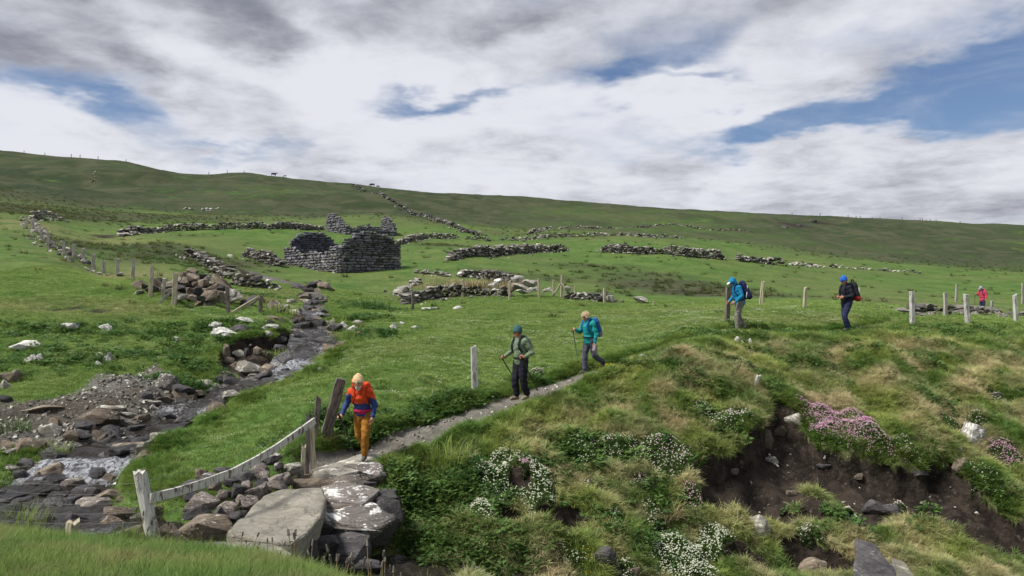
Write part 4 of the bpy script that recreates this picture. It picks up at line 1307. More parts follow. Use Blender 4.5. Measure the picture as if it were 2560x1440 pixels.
# stones strewn through the water and along both edges
cnt = 0
slen = np.concatenate([[0], np.cumsum(np.hypot(*np.diff(STR[:, :2], axis=0).T))])
while cnt < 330:
    s = random.uniform(14, slen[-1] - 20) if cnt > 190 else random.uniform(slen[18], slen[30]) if cnt < 110 else random.uniform(slen[60], slen[86])
    x = np.interp(s, slen, STR[:, 0]); y = np.interp(s, slen, STR[:, 1]); w = np.interp(s, slen, STR[:, 3]); z = np.interp(s, slen, STR[:, 2])
    j = min(int(np.searchsorted(slen, s)), len(STR) - 1)
    dx, dy = STR[j, 0] - STR[j - 1, 0], STR[j, 1] - STR[j - 1, 1]
    q = math.hypot(dx, dy) + 1e-6
    off = random.gauss(0, 0.75) * (w + .15)
    x += -dy / q * off; y += dx / q * off
    g = max(hz(x, y), z - .1)
    sz = random.uniform(.18, .62) * (0.8 if abs(off) < w * .5 else 1)
    inw = abs(off) < w * .9
    mat = random.choice(['stone_wet', 'stone_wet', 'stone_dark']) if inw else random.choice(['stone_brown', 'stone_dark', 'stone_pale', 'stone_brown'])
    o = place_stone('stream_stone', random.choice(['boulder', 'boulder', 'slab']), mat, (x, y, g + sz * .12), (sz * random.uniform(.9, 1.5), sz, sz * random.uniform(.4, .75)), (random.gauss(0, .2), random.gauss(0, .2), random.uniform(0, 6.28)))
    tag(o, stream_label(o, inw), 'stone', 'stones in the running water' if inw else 'stones lining the stream')
    cnt += 1
# pebbles: nobody could count them
pb = Buf()
_peb = [hull_mesh('pebble', 900 + i, 9, 0.1, 3.0) for i in range(5)]
gp = GRAVEL
lo, hi = gp[:, :2].min(0), gp[:, :2].max(0)
npb = 0
while npb < 900:
    x, y = random.uniform(lo[0], hi[0]), random.uniform(lo[1], hi[1])
    if not in_poly(np.array([x]), np.array([y]), gp)[0]: continue
    s = random.uniform(.03, .13) ** 1.0
    pb.add_mesh(random.choice(_peb), Matrix.LocRotScale(Vector((x, y, hz(x, y) + s * .1)), Euler((random.random(), random.random(), random.random() * 6)), Vector((s * 1.3, s, s * .6))))
    npb += 1
for (px, py, sp) in [(1900, 1230, 1.4), (2150, 1230, 1.6), (2000, 1180, 1.2), (2350, 1220, 1.2), (1830, 1390, .6), (600, 905, .9), (640, 880, .7), (2480, 1320, 1)]:
    c = hit(px, py)
    for q in range(10):
        x, y = c[0] + random.gauss(0, sp * .6), c[1] + random.gauss(0, sp * .35)
        s = random.uniform(.03, .10)
        pb.add_mesh(random.choice(_peb), Matrix.LocRotScale(Vector((x, y, hz(x, y) + s * .1)), Euler((random.random(), random.random(), random.random() * 6)), Vector((s * 1.3, s, s * .7))))
for q in range(260):
    j = random.randrange(4, 34)
    x, y = PATHC[j][0] + random.gauss(0, .35), PATHC[j][1] + random.gauss(0, .35)
    s = random.uniform(.02, .08)
    pb.add_mesh(random.choice(_peb), Matrix.LocRotScale(Vector((x, y, hz(x, y) + s * .1)), Euler((random.random(), random.random(), random.random() * 6)), Vector((s * 1.3, s, s * .6))))
o = pb.build('gravel', 'stone_pale'); tag(o, 'loose pebbles on the gravel bar, path and bare soil', 'gravel', kind='stuff')

WHITE = [(435, 90, 90, 35, 'flat white stone at the terrace edge, far left'), (655, 97, 70, 38, 'blotched white stone in the terrace edge left of centre'), (165, 205, 135, 42, 'long white slab at the far left of the turf terrace'),
         (190, 286, 82, 32, 'white stone with holes below the long white slab'), (250, 276, 45, 32, 'small white stone beside the holed one'), (675, 282, 46, 46, 'round white stone with a dark hole under the turf edge'),
         (625, 268, 40, 26, 'small white stone left of the round one'), (605, 318, 36, 22, 'white chip below the round white stone'), (95, 382, 52, 36, 'pale stone perched on the brown rock at the photo edge'),
         (1325, 86, 80, 38, 'grey and white boulder on the turf above the cut bank'), (1395, 127, 125, 42, 'widest lichen white boulder above the cut bank'), (1412, 152, 62, 26, 'white stone tucked under the widest lichen boulder'),
         (1490, 107, 105, 42, 'dark grey boulder right of the widest white one'), (1640, 100, 42, 22, 'small white stone near the lip of the cut bank'), (1662, 136, 52, 30, 'white stone lowest on the lip of the cut bank'),
         (1095, 166, 42, 22, 'pale stone alone in the middle of the left turf'), (1690, 92, 75, 26, 'pale flat stone at the top of the cut bank'), (2130, 88, 52, 42, 'pale grey boulder on the right side of the cascade'), (2190, 107, 65, 36, 'slanting pale slab on the right side of the cascade')]
for (a, b, w, h, lab) in WHITE:
    mat = 'stone_dark' if lab.startswith('dark') else 'stone_white'
    tag(rock_at('field_stone', 'boulder', mat, a * k3, 780 + b * k3, w * k3 * 1.2, h * k3 * 1.25), lab, 'stone', 'white stones on the turf')
for (px, py, w, h, lab) in [(985, 815, 22, 16, 'white stone in the meadow right of the cascade'), (1006, 808, 16, 8, 'small white stone in the meadow behind its larger neighbour'), (1036, 818, 20, 9, 'flat pale stone in the meadow below the dark wall'), (1145, 769, 26, 8, 'flat white stone in the meadow near the dark wall'), (1075, 771, 50, 8, 'long low pale stone before the dark wall'), (800, 921, 16, 6, 'flat pale stone at the meadow edge above the stream'), (610, 800, 50, 14, 'low grey stone on the terrace lip'), (690, 760, 22, 14, 'grey rock below the second braced post'), (880, 655, 14, 10, 'pale stone on the grass before the ruin wall'), (625, 636, 16, 15, 'round pale boulder before the sloping field wall'), (575, 640, 12, 7, 'small pale stone left of the sloping field wall')]:
    tag(rock_at('field_stone', 'boulder', 'stone_white', px, py, w, h), lab, 'stone', 'white stones on the turf')
for (px, py, w, h, kind, mat, lab) in [
        (1843, 853, 14, 22, 'round', 'stone_white', 'left of two cream stones set in the bank below the blue hooded hiker'), (1856, 851, 13, 26, 'round', 'stone_white', 'right of two touching cream stones in the bank below the blue hooded hiker'), (1876, 858, 13, 24, 'round', 'stone_white', 'narrow upright cream stone in the bank right of the touching pair'), (1876, 878, 18, 14, 'boulder', 'stone_dark', 'dark stone under the narrow cream one'),
        (1769, 942, 26, 15, 'round', 'stone_white', 'oval cream stone in the upper bank'), (1905, 975, 26, 12, 'boulder', 'stone_brown', 'flat brown stone below the white stick in the bank'),
        (2431, 1084, 66, 52, 'boulder', 'stone_white', 'large white topped boulder in the right bank'), (1900, 1320, 50, 62, 'round', 'stone_pale', 'smooth upright beige stone low in the bank'), (1508, 1396, 66, 56, 'round', 'stone_dark', 'smooth dark grey boulder at the bottom of the bank'), (1530, 1432, 60, 34, 'round', 'stone_dark', 'dark grey boulder cut off by the bottom edge of the photo'), (1580, 1432, 40, 30, 'boulder', 'stone_brown', 'brown stone right of the dark grey boulders'),
        (1985, 1050, 46, 36, 'boulder', 'stone_pale', 'greenish grey stone in the hollow left of the pink thrift'), (1915, 1098, 34, 44, 'slab', 'stone_brown', 'brown wedge of rock pointing down in the soil scar'), (1950, 1075, 50, 28, 'boulder', 'stone_brown', 'brown rock above the wedge in the soil scar'), (2395, 1130, 30, 22, 'boulder', 'stone_pale', 'pale rock below the large white topped boulder'), (2405, 1165, 46, 40, 'boulder', 'stone_brown', 'tan rock at the right end of the soil scar'),
        (2185, 1270, 60, 40, 'boulder', 'stone_dark', 'left grey rock low in the soil slope'), (2225, 1275, 46, 34, 'boulder', 'stone_dark', 'right grey rock low in the soil slope'), (2030, 1418, 70, 44, 'round', 'stone_brown', 'brown boulder beside the big slab at the bottom'), (1650, 880, 26, 20, 'boulder', 'stone_brown', 'weathered stone by the path edge left of the cream pair'), (1605, 893, 20, 14, 'boulder', 'stone_white', 'white stone at the path edge right of the yellow flowers'), (2486, 985, 36, 26, 'slab', 'stone_pale', 'pointed pale grey rock with a white tip at far right')]:
    tag(rock_at('bank_stone', kind, mat, px, py, w, h), lab, 'stone', 'stones in the right bank')
root = empty('rock_slab', tuple(float(v) for v in hit(2200, 1425)))
tag(root, 'big split grey slab at the bottom right edge of the photo', 'rock')
zr = root.location.z
slab('slab', [(2140, 1372), (2185, 1378), (2235, 1410), (2250, 1450), (2130, 1450)], zr + .22, .35, 'stone_dark', root, .03, .03, tilt=(-0.1, .25), seed=11)
slab('slab', [(2225, 1402), (2262, 1408), (2285, 1430), (2295, 1452), (2235, 1452)], zr + .1, .35, 'stone_slab', root, .03, .03, tilt=(-0.2, .2), seed=12)
# crag near the right skyline
for (px, py, w, h, lab) in [(1960, 567, 22, 5, 'left dark rock of the crag below the right skyline'), (2000, 563, 20, 6, 'middle dark rock of the crag below the right skyline'), (2032, 553, 22, 7, 'highest dark rock of the crag just under the right skyline')]:
    tag(rock_at('rock_outcrop', 'boulder', 'stone_dark', px, py, w, h, sink=.5), lab, 'rock')

# ------------------------------------------------------------------ wood: posts, rails, wire
def wood_mat(name, dark, light, patch=None, pscale=3.0):
    m, t, b = new_mat(name)
    c = t.coord('Object')
    rnd = t.rand()
    va = t.n.new('ShaderNodeVectorMath'); va.operation = 'ADD'
    t.l.new(c, va.inputs[0]); t.l.new(t.vec(t.mul(rnd, 31.0), t.mul(rnd, 17.0), t.mul(rnd, 57.0)), va.inputs[1])
    p = va.outputs[0]
    gr = t.noise(t.vscale(p, (26, 26, 2.2)), 1.4, 6, 0.62, 0.5)
    colr = t.mix(t.step(gr, 0.32, 0.68), dark, light)
    if patch:
        pn = t.noise(t.vscale(p, (7, 7, 2.5)), pscale, 5, 0.65)
        colr = t.mix(t.step(pn, 0.52, 0.62), colr, patch)
    setp(t, b, color=colr, rough=0.85, spec=0.2, normal=t.bump(gr, 0.7, 0.012))
    return m


wood_mat('wood_grey', (0.17, 0.155, 0.13), (0.42, 0.40, 0.355))
wood_mat('wood_dark', (0.055, 0.048, 0.04), (0.20, 0.18, 0.155))
wood_mat('wood_pale', (0.24, 0.205, 0.14), (0.50, 0.45, 0.34))
wood_mat('wood_paint', (0.36, 0.35, 0.32), (0.56, 0.55, 0.51), (0.13, 0.115, 0.10), 2.0)
wood_mat('wood_white', (0.33, 0.32, 0.295), (0.52, 0.51, 0.48), (0.20, 0.19, 0.165), 1.6)
simple_mat('wire', (0.16, 0.155, 0.15), 0.6, 0.2, 20, metal=0.3)


def post_mesh(name, h, w, d, mat, round_=False, chip=0.05, seed=0):
    """rough sawn or round post with an uneven top, base at the origin"""
    r = random.Random(seed)
    n = 12 if round_ else 8
    rows = 9
    vs, fs = [], []
    if round_:
        ring = [(math.cos(2 * math.pi * j / n) * w / 2, math.sin(2 * math.pi * j / n) * w / 2) for j in range(n)]
    else:
        e = 0.85
        ring = [(-w / 2, -d / 2 * e), (-w / 2 * e, -d / 2), (w / 2 * e, -d / 2), (w / 2, -d / 2 * e), (w / 2, d / 2 * e), (w / 2 * e, d / 2), (-w / 2 * e, d / 2), (-w / 2, d / 2 * e)]
    for k in range(rows):
        t = k / (rows - 1)
        taper = 1.03 - 0.09 * t
        for (x, y) in ring:
            z = h * t
            if k == rows - 1: z += r.uniform(-chip, chip)
            vs.append((x * taper + r.gauss(0, w * .02), y * taper + r.gauss(0, w * .02), z))
    for k in range(rows - 1):
        for j in range(n):
            a = k * n + j; b2 = k * n + (j + 1) % n
            fs.append((a, b2, b2 + n, a + n))
    vs.append((0, 0, h)); c = len(vs) - 1
    for j in range(n): fs.append(((rows - 1) * n + j, (rows - 1) * n + (j + 1) % n, c))
    me = bpy.data.meshes.new(name); me.from_pydata(vs, [], fs); me.materials.append(MATS[mat])
    return me


def post_between(name, base, top, w, d, mat, parent=None, round_=False, yaw=0.0, sink=0.25):
    """post or brace from base to top (world points)"""
    base = Vector(base); top = Vector(top)
    ax = (top - base).normalized()
    b0 = base - ax * sink
    me = post_mesh(name, (top - b0).length, w, d, mat, round_, seed=random.randrange(9999))
    q = Vector((0, 0, 1)).rotation_difference(ax)
    o = add_obj(name, me, parent)
    o.rotation_mode = 'QUATERNION'
    o.rotation_quaternion = q @ Euler((0, 0, yaw)).to_quaternion()
    o.location = b0 - (parent.location if parent else Vector())
    return o


def sight_post(name, bx, by, tx, ty, w, mat, d=None, parent=None, round_=False, lean_y=0.0, thick=None, yaw=0.3):
    """post whose foot and top are sighted at photo points"""
    if d is None:
        g = hit(bx, by)
    else:
        x = (bx - 1280) / F * d; g = np.array([x, d, (720 - by) / F * d])
    d = g[1]
    top = w3(tx, ty, d + lean_y)
    wm = w / F * d
    return post_between(name, g, top, wm, thick or wm * .8, mat, parent, round_, yaw, 0.25 if d < 100 else .4), g, top


def strand(buf, a, b, sag=0.03, r=0.0025, n=10):
    """thin wire between two points"""
    a = Vector(a); b = Vector(b)
    pts = []
    for i in range(n + 1):
        t = i / n
        p = a.lerp(b, t); p.z -= sag * 4 * t * (1 - t)
        pts.append(p)
    tube(buf, pts, r, 4)


def tube(buf, pts, r, n=6, r1=None):
    pts = [Vector(p) for p in pts]
    vs, fs = [], []
    for i, p in enumerate(pts):
        t = (pts[min(i + 1, len(pts) - 1)] - pts[max(i - 1, 0)]).normalized()
        s = t.cross(Vector((0, 0, 1)))
        if s.length < 1e-3: s = t.cross(Vector((0, 1, 0)))
        s.normalize(); u = s.cross(t)
        rr = r if r1 is None else r + (r1 - r) * i / (len(pts) - 1)
        for j in range(n):
            a = 2 * math.pi * j / n
            vs.append(p + s * math.cos(a) * rr + u * math.sin(a) * rr)
    for i in range(len(pts) - 1):
        for j in range(n):
            a = i * n + j; b = i * n + (j + 1) % n
            fs.append((a, b, b + n, a + n))
    fs.append(tuple(range(n))[::-1]); fs.append(tuple(range((len(pts) - 1) * n, len(pts) * n)))
    buf.add([tuple(v) for v in vs], fs)


# long fence climbing the left field
lf = empty('wire_fence', tuple(float(v) for v in hit(378, 740)))
tag(lf, 'long wire fence of thin grey posts climbing the left field', 'fence')
tops = []
for (bx, by, tx, ty, w) in [(435, 765, 439, 682, 12), (408, 748, 411, 695, 8), (376, 742, 380, 665, 10), (332, 697, 333, 648, 8), (293, 688, 294, 647, 7), (259, 682, 260, 652, 7), (233, 674, 234, 636, 7), (208, 661, 209, 620, 7), (183, 648, 184, 611, 6), (159, 640, 160, 604, 6), (119, 618, 120, 588, 6), (103, 600, 104, 571, 6), (82, 577, 83, 547, 6), (66, 564, 66, 541, 5)]:
    o, g, t = sight_post('post', bx, by, tx, ty, w, 'wood_pale' if w > 9 else 'wood_grey', parent=lf)
    tops.append((g, t))
wb = Buf()
for i in range(len(tops) - 1):
    for f in (.45, .7, .92):
        a = Vector(tops[i][0]).lerp(Vector(tops[i][1]), f) - lf.location; b = Vector(tops[i + 1][0]).lerp(Vector(tops[i + 1][1]), f) - lf.location
        strand(wb, a, b, .03, .004, 4)
wb.build('wire', 'wire', lf)
o, g, t = sight_post('brace', 404, 752, 432, 724, 6, 'wood_grey', d=tops[0][0][1], parent=lf)
# braced pair of posts below the rubble heap
bf = empty('braced_fence_end', tuple(float(v) for v in hit(570, 780)))
tag(bf, 'two dark posts with a slanting pale brace below the rubble heap', 'fence')
sight_post('post', 570, 780, 569, 722, 9, 'wood_dark', parent=bf); sight_post('post', 651, 780, 652, 738, 9, 'wood_dark', parent=bf)
dd = hit(570, 780)[1]
sight_post('brace', 584, 780, 648, 742, 7, 'wood_pale', d=dd, parent=bf)

# foreground fence beside the slab bridge
ff = empty('wire_fence', tuple(float(v) for v in w3(372, 1348, 10.0)))
tag(ff, 'weathered foreground fence with a bent white rail and barbed wire beside the footbridge', 'fence')
p_round, pb0, pt0 = sight_post('round_post', 384, 1352, 350, 1180, 33, 'wood_paint', d=10.0, parent=ff, round_=True)
tag(p_round, 'thick round post with flaking pale paint')
o, g2, t2 = sight_post('post', 768, 1166, 769, 1037, 10, 'wood_dark', d=13.9, parent=ff)
o, g3, t3 = sight_post('post', 783, 1160, 779, 1058, 13, 'wood_pale', d=13.95, parent=ff)
o, g4, t4 = sight_post('post', 757, 1170, 760, 1115, 10, 'wood_pale', d=13.75, parent=ff)
o, g5, t5 = sight_post('post', 787, 1092, 797, 992, 14, 'wood_dark', d=15.0, parent=ff)
o, g6, t6 = sight_post('leaning_post', 815, 1088, 852, 948, 25, 'wood_dark', d=15.2, parent=ff)
tag(o, 'thick grey weathered post leaning right')
rail_px = [(375, 1246, 9.95), (440, 1230, 10.4), (510, 1208, 10.9), (580, 1182, 11.5), (640, 1150, 12.2), (690, 1120, 12.8), (740, 1085, 13.4), (787, 1052, 13.85)]
rp = [Vector(w3(a, b, d)) for a, b, d in rail_px]
vs, fs = [], []
for i, p in enumerate(rp):
    t = (rp[min(i + 1, len(rp) - 1)] - rp[max(i - 1, 0)]).normalized()
    s = t.cross(Vector((0, 0, 1))).normalized(); u = s.cross(t)
    for (a, b) in [(-.018, -.062), (.018, -.062), (.018, .062), (-.018, .062)]:
        vs.append(p + s * a + u * (b + random.gauss(0, .003)) - ff.location)
for i in range(len(rp) - 1):
    for j in range(4):
        fs.append((i * 4 + j, i * 4 + (j + 1) % 4, (i + 1) * 4 + (j + 1) % 4, (i + 1) * 4 + j))
fs += [(3, 2, 1, 0), tuple((len(rp) - 1) * 4 + j for j in range(4))]
bb = Buf(); bb.add([tuple(v) for v in vs], fs)
rl = bb.build('rail', 'wood_paint', ff); tag(rl, 'sagging white painted rail with dark knots')
wb = Buf()
far = (g2, t2)
for f in (.15, .32, .5, .68, .86):
    a = Vector(pb0).lerp(Vector(pt0), f) - ff.location; b = Vector(g2).lerp(Vector(t2), f) - ff.location
    strand(wb, a, b, .12, .003, 12)
# left span runs off towards the stream
lft = Vector(w3(-160, 1330, 12.5)); lftop = Vector(w3(-160, 1150, 12.5))
for f in (.12, .28, .42, .56, .70, .84):
    a = Vector(pb0).lerp(Vector(pt0), f) - ff.location; b = lft.lerp(lftop, f) - ff.location
    strand(wb, a, b, .10, .0018, 12)
for i in range(26):
    t = i / 26 + random.uniform(-.01, .01)
    a = Vector(pb0).lerp(lft, t); b = Vector(pt0).lerp(lftop, t)
    sg = .10 * 4 * t * (1 - t)
    a.z -= sg; b.z -= sg
    strand(wb, a.lerp(b, .1) - ff.location, a.lerp(b, .84) - ff.location, 0, .0014, 2)
for i in range(1, 18):
    t = i / 18
    a = Vector(pb0).lerp(Vector(g2), t); b = Vector(pt0).lerp(Vector(t2), t)
    sg = .12 * 4 * t * (1 - t)
    a.z -= sg; b.z -= sg
    strand(wb, a.lerp(b, .15) - ff.location, a.lerp(b, .68) - ff.location, 0, .0014, 2)
for f in (.55, .8):
    strand(wb, Vector(g2).lerp(Vector(t2), f) - ff.location, Vector(g5).lerp(Vector(t5), f) - ff.location, .01, .003, 4)
    strand(wb, Vector(g5).lerp(Vector(t5), f) - ff.location, Vector(g6).lerp(Vector(t6), f) - ff.location, .01, .003, 4)
wb.build('wire', 'wire', ff)
o, g, t = sight_post('post_stump', 180, 1352, 182, 1306, 32, 'wood_pale', d=9.4, round_=True)
tag(o, 'short sawn off round post in the near grass at lower left', 'post')

# single posts
for (bx, by, tx, ty, w, mat, lab, d) in [
        (1188, 982, 1184, 866, 15, 'wood_white', 'whitish split post standing in the meadow left of the green jacketed hiker', None),
        (1818, 806, 1820, 720, 11, 'wood_dark', 'dark weathered post touching the blue hooded hiker', None),
        (2281, 813, 2280, 730, 11, 'wood_white', 'leftmost of the tall pale posts at the right, upright', None), (2420, 808, 2414, 736, 10.5, 'wood_white', 'pale post leaning left in front of the red jacketed hiker', None),
        (2540, 805, 2537, 737, 9, 'wood_white', 'pale post close to the right edge of the photo', None), (2364, 790, 2362, 731, 8, 'wood_grey', 'grey post with a dark split face between the two tall pale posts', None),
        (2478, 782, 2480, 752, 6, 'wood_grey', 'short grey post right behind the red jacketed hiker', None), (2390, 755, 2392, 711, 5, 'wood_grey', 'thin far post left of the red jacketed hiker', None), (2556, 760, 2556, 708, 4, 'wood_grey', 'thin far post at the right edge of the photo', None),
        (2011, 770, 2014, 718, 7, 'wood_pale', 'thin split post between the two backpackers', None),
        (1900, 760, 1906, 703, 4, 'wood_pale', 'left stick of the crossed pair behind the blue backpack', None), (1906, 761, 1909, 704, 4, 'wood_pale', 'right stick of the crossed pair behind the blue backpack', None),
        (1031, 775, 1033, 727, 7, 'wood_dark', 'dark post at the left end of the short dark wall', None), (1156, 742, 1158, 700, 7, 'wood_pale', 'pale post before the dry reeds, left of centre', None), (1274, 749, 1275, 703, 5, 'wood_pale', 'thin post at the right end of the short dark wall', None),
        (1348, 745, 1347, 697, 5, 'wood_pale', 'thin post between the dark wall and the timber brace', None), (1384, 735, 1384, 700, 4, 'wood_pale', 'thin post just left of the timber brace', None), (1511, 757, 1511, 721, 6, 'wood_pale', 'post on the low wall right of the timber brace', None), (1437, 732, 1437, 716, 3, 'wood_pale', 'tiny post tip behind the low wall', None), (1634, 764, 1635, 753, 4, 'wood_pale', 'tiny post stub left of the heathery patch', None), (1733, 762, 1733, 755, 3, 'wood_pale', 'tiny post stub below the heathery patch', None), (1136, 722, 1136, 706, 3, 'wood_pale', 'thin stake among the dry reeds', None), (555, 663, 556, 653, 4, 'wood_pale', 'tiny stake behind the rubble heap', None)]:
    o, g, t = sight_post('fence_post', bx, by, tx, ty, w, mat, d)
    tag(o, lab, 'post', 'single posts across the pasture')
br2 = empty('timber_brace', tuple(float(v) for v in hit(1402, 744)))
tag(br2, 'pale timber strut tripod braced like the letter A above the meadow', 'brace')
db = hit(1402, 744)[1]
sight_post('post', 1404, 732, 1405, 688, 5, 'wood_pale', d=db + .3, parent=br2); sight_post('strut', 1387, 734, 1402, 709, 4, 'wood_pale', d=db, parent=br2); sight_post('strut', 1431, 745, 1404, 709, 4, 'wood_pale', d=db, parent=br2)
# skyline fence posts
sf = empty('skyline_fence', tuple(float(v) for v in hit(2200, 546)))
tag(sf, 'row of tiny fence posts along the right hand skyline', 'fence')
for px in [1980, 2050, 2120, 2140, 2150, 2180, 2200, 2255, 2300, 2306, 2315, 2325, 2340, 2400]:
    y = 311.0; x = (px - 1280) / F * y; z = hz(x, y)
    post_between('post', (x, y, z), (x + .05, y, z + random.uniform(1.0, 1.7)), .22, .22, 'wood_dark', sf)
sf = empty('skyline_fence', tuple(float(v) for v in hit(300, 402)))
tag(sf, 'row of tiny fence posts along the left hand skyline', 'fence')
for px in [60, 112, 178, 200, 245, 315, 522, 568, 610]:
    y = 287.0; x = (px - 1280) / F * y; z = hz(x, y)
    post_between('post', (x, y, z), (x + .05, y, z + random.uniform(.9, 1.3)), .18, .18, 'wood_dark', sf)

# pale stick in the bank
o, g, t = sight_post('driftwood_stick', 1886, 966, 1897, 938, 9, 'wood_white'); tag(o, 'short bleached stick standing up in the right bank', 'stick')
# flat stones embedded in the soil scar
for (px, py, w, h, mat, lab) in [(1830, 1180, 40, 16, 'stone_brown', 'flat brown stone embedded in the left of the soil scar'), (2060, 1165, 36, 14, 'stone_dark', 'dark stone set in the scar under the pink thrift'), (2140, 1190, 30, 14, 'stone_brown', 'small brown stone in the middle of the soil scar'), (2300, 1185, 40, 16, 'stone_dark', 'dark flat stone in the right half of the soil scar'), (1930, 1150, 30, 14, 'stone_pale', 'pale chip high in the soil scar'), (1980, 1235, 34, 16, 'stone_brown', 'brown stone low in the soil scar')]:
    tag(rock_at('bank_stone', 'slab', mat, px, py, w, h), lab, 'stone', 'stones in the right bank')

# ------------------------------------------------------------------ hikers
def cloth_mat(name, col, rough=0.75, wr=0.5, var=0.18, spec=0.25):
    m, t, b = new_mat(name)
    c = t.coord('Object')
    n = t.noise(t.vscale(c, (1, 1, 0.7)), 9, 5, 0.6, 0.8)
    f = t.step(n, 0.3, 0.7)
    setp(t, b, color=t.mix(f, tuple(x * (1 - var) for x in col), tuple(min(1, x * (1 + var)) for x in col)), rough=rough, spec=spec, normal=t.bump(n, wr, 0.03))
    return m


for nm, colr in {'skin': (0.42, 0.22, 0.15), 'skin_red': (0.40, 0.165, 0.11), 'beard': (0.55, 0.53, 0.50), 'hair_blond': (0.42, 0.31, 0.20), 'eye_dark': (0.03, 0.025, 0.02), 'lip': (0.35, 0.14, 0.11),
                 'cloth_orange': (0.56, 0.060, 0.014), 'cloth_blue': (0.028, 0.050, 0.165), 'cloth_pink': (0.50, 0.02, 0.09), 'cloth_ochre': (0.29, 0.125, 0.016), 'knit_beige': (0.55, 0.40, 0.215), 'boot_grey': (0.085, 0.075, 0.07), 'boot_dark': (0.035, 0.03, 0.03),
                 'fleece_green': (0.135, 0.185, 0.115), 'cloth_black': (0.010, 0.010, 0.018), 'knit_teal': (0.028, 0.085, 0.095), 'boot_tan': (0.22, 0.17, 0.12), 'cloth_teal': (0.008, 0.225, 0.235), 'cloth_slate': (0.075, 0.072, 0.105), 'pack_blue': (0.015, 0.085, 0.27), 'pack_grey': (0.17, 0.17, 0.19),
                 'cloth_azure': (0.004, 0.155, 0.30), 'cloth_stone': (0.165, 0.155, 0.135), 'pack_navy': (0.010, 0.014, 0.055), 'white_plastic': (0.7, 0.7, 0.72), 'cloth_navy': (0.010, 0.011, 0.022), 'cloth_denim': (0.018, 0.022, 0.065), 'knit_blue': (0.012, 0.09, 0.42), 'cloth_red': (0.50, 0.05, 0.10), 'cap_lilac': (0.30, 0.26, 0.42), 'strap_black': (0.012, 0.012, 0.014), 'scarf_red': (0.22, 0.03, 0.025), 'glove_grey': (0.23, 0.20, 0.22), 'pole_metal': (0.045, 0.05, 0.045), 'pack_red': (0.30, 0.02, 0.02)}.items():
    cloth_mat(nm, colr, rough=0.55 if nm.startswith(('skin', 'lip', 'eye')) else 0.78, wr=0.15 if nm.startswith(('skin', 'lip', 'eye', 'pole')) else 0.55, var=0.06 if nm.startswith('skin') else 0.18)


def capsule(bm, a, ra, b, rb, sx=1.0, sy=1.0, axis=None):
    """hull of two balls; sx, sy squash across two axes (in the frame of the person)"""
    a = Vector(a); b = Vector(b)
    tmp = bmesh.new()
    for c, r in ((a, ra), (b, rb)):
        mt = Matrix.Translation(c) @ Matrix.Diagonal((r * sx, r * sy, r, 1))
        bmesh.ops.create_icosphere(tmp, subdivisions=2, radius=1.0, matrix=mt)
    res = bmesh.ops.convex_hull(tmp, input=tmp.verts)
    bad = [v for v in tmp.verts if not v.link_faces]
    bmesh.ops.delete(tmp, geom=list({g for g in res['geom_interior'] if isinstance(g, bmesh.types.BMVert)}) + bad, context='VERTS')
    me = bpy.data.meshes.new('t'); tmp.to_mesh(me); tmp.free()
    bm.from_mesh(me); bpy.data.meshes.remove(me)


def blend_mesh(name, caps, voxel=0.011, smooth=5, wrinkle=0.0, wscale=9.0, seed=0):
    """one continuous skin over a set of tapered limbs"""
    bm = bmesh.new()
    for c in caps: capsule(bm, *c)
    me = bpy.data.meshes.new(name); bm.to_mesh(me); bm.free()
    o = bpy.data.objects.new(name + '_tmp', me); COL.objects.link(o)
    r = o.modifiers.new('r', 'REMESH'); r.mode = 'VOXEL'; r.voxel_size = voxel
    s = o.modifiers.new('s', 'SMOOTH'); s.factor = 0.5; s.iterations = smooth
    dg = bpy.context.evaluated_depsgraph_get()
    out = bpy.data.meshes.new_from_object(o.evaluated_get(dg))
    out.name = name
    bpy.data.objects.remove(o); bpy.data.meshes.remove(me)
    if wrinkle:
        n = len(out.vertices)
        co = np.empty(n * 3); out.vertices.foreach_get('co', co); co = co.reshape(-1, 3)
        no = np.empty(n * 3); out.vertices.foreach_get('normal', no); no = no.reshape(-1, 3)
        w = gnoise(co[:, 0] * wscale + co[:, 1] * 5 + seed, co[:, 2] * wscale * 1.5 + co[:, 1] * wscale * .7, 3) + 0.5 * gnoise(co[:, 1] * wscale * 2 + seed, co[:, 2] * wscale * 2.4 + co[:, 0] * 4, 6)
        co += no * (w * wrinkle)[:, None]
        out.vertices.foreach_set('co', co.ravel()); out.update()
    out.polygons.foreach_set('use_smooth', np.ones(len(out.polygons), bool))
    return out


def paint(me, mats, fn):
    """materials of a mesh by face position"""
    me.materials.clear()
    for m_ in mats: me.materials.append(MATS[m_])
    for p in me.polygons: p.material_index = fn(p.center)
    return me


V = Vector


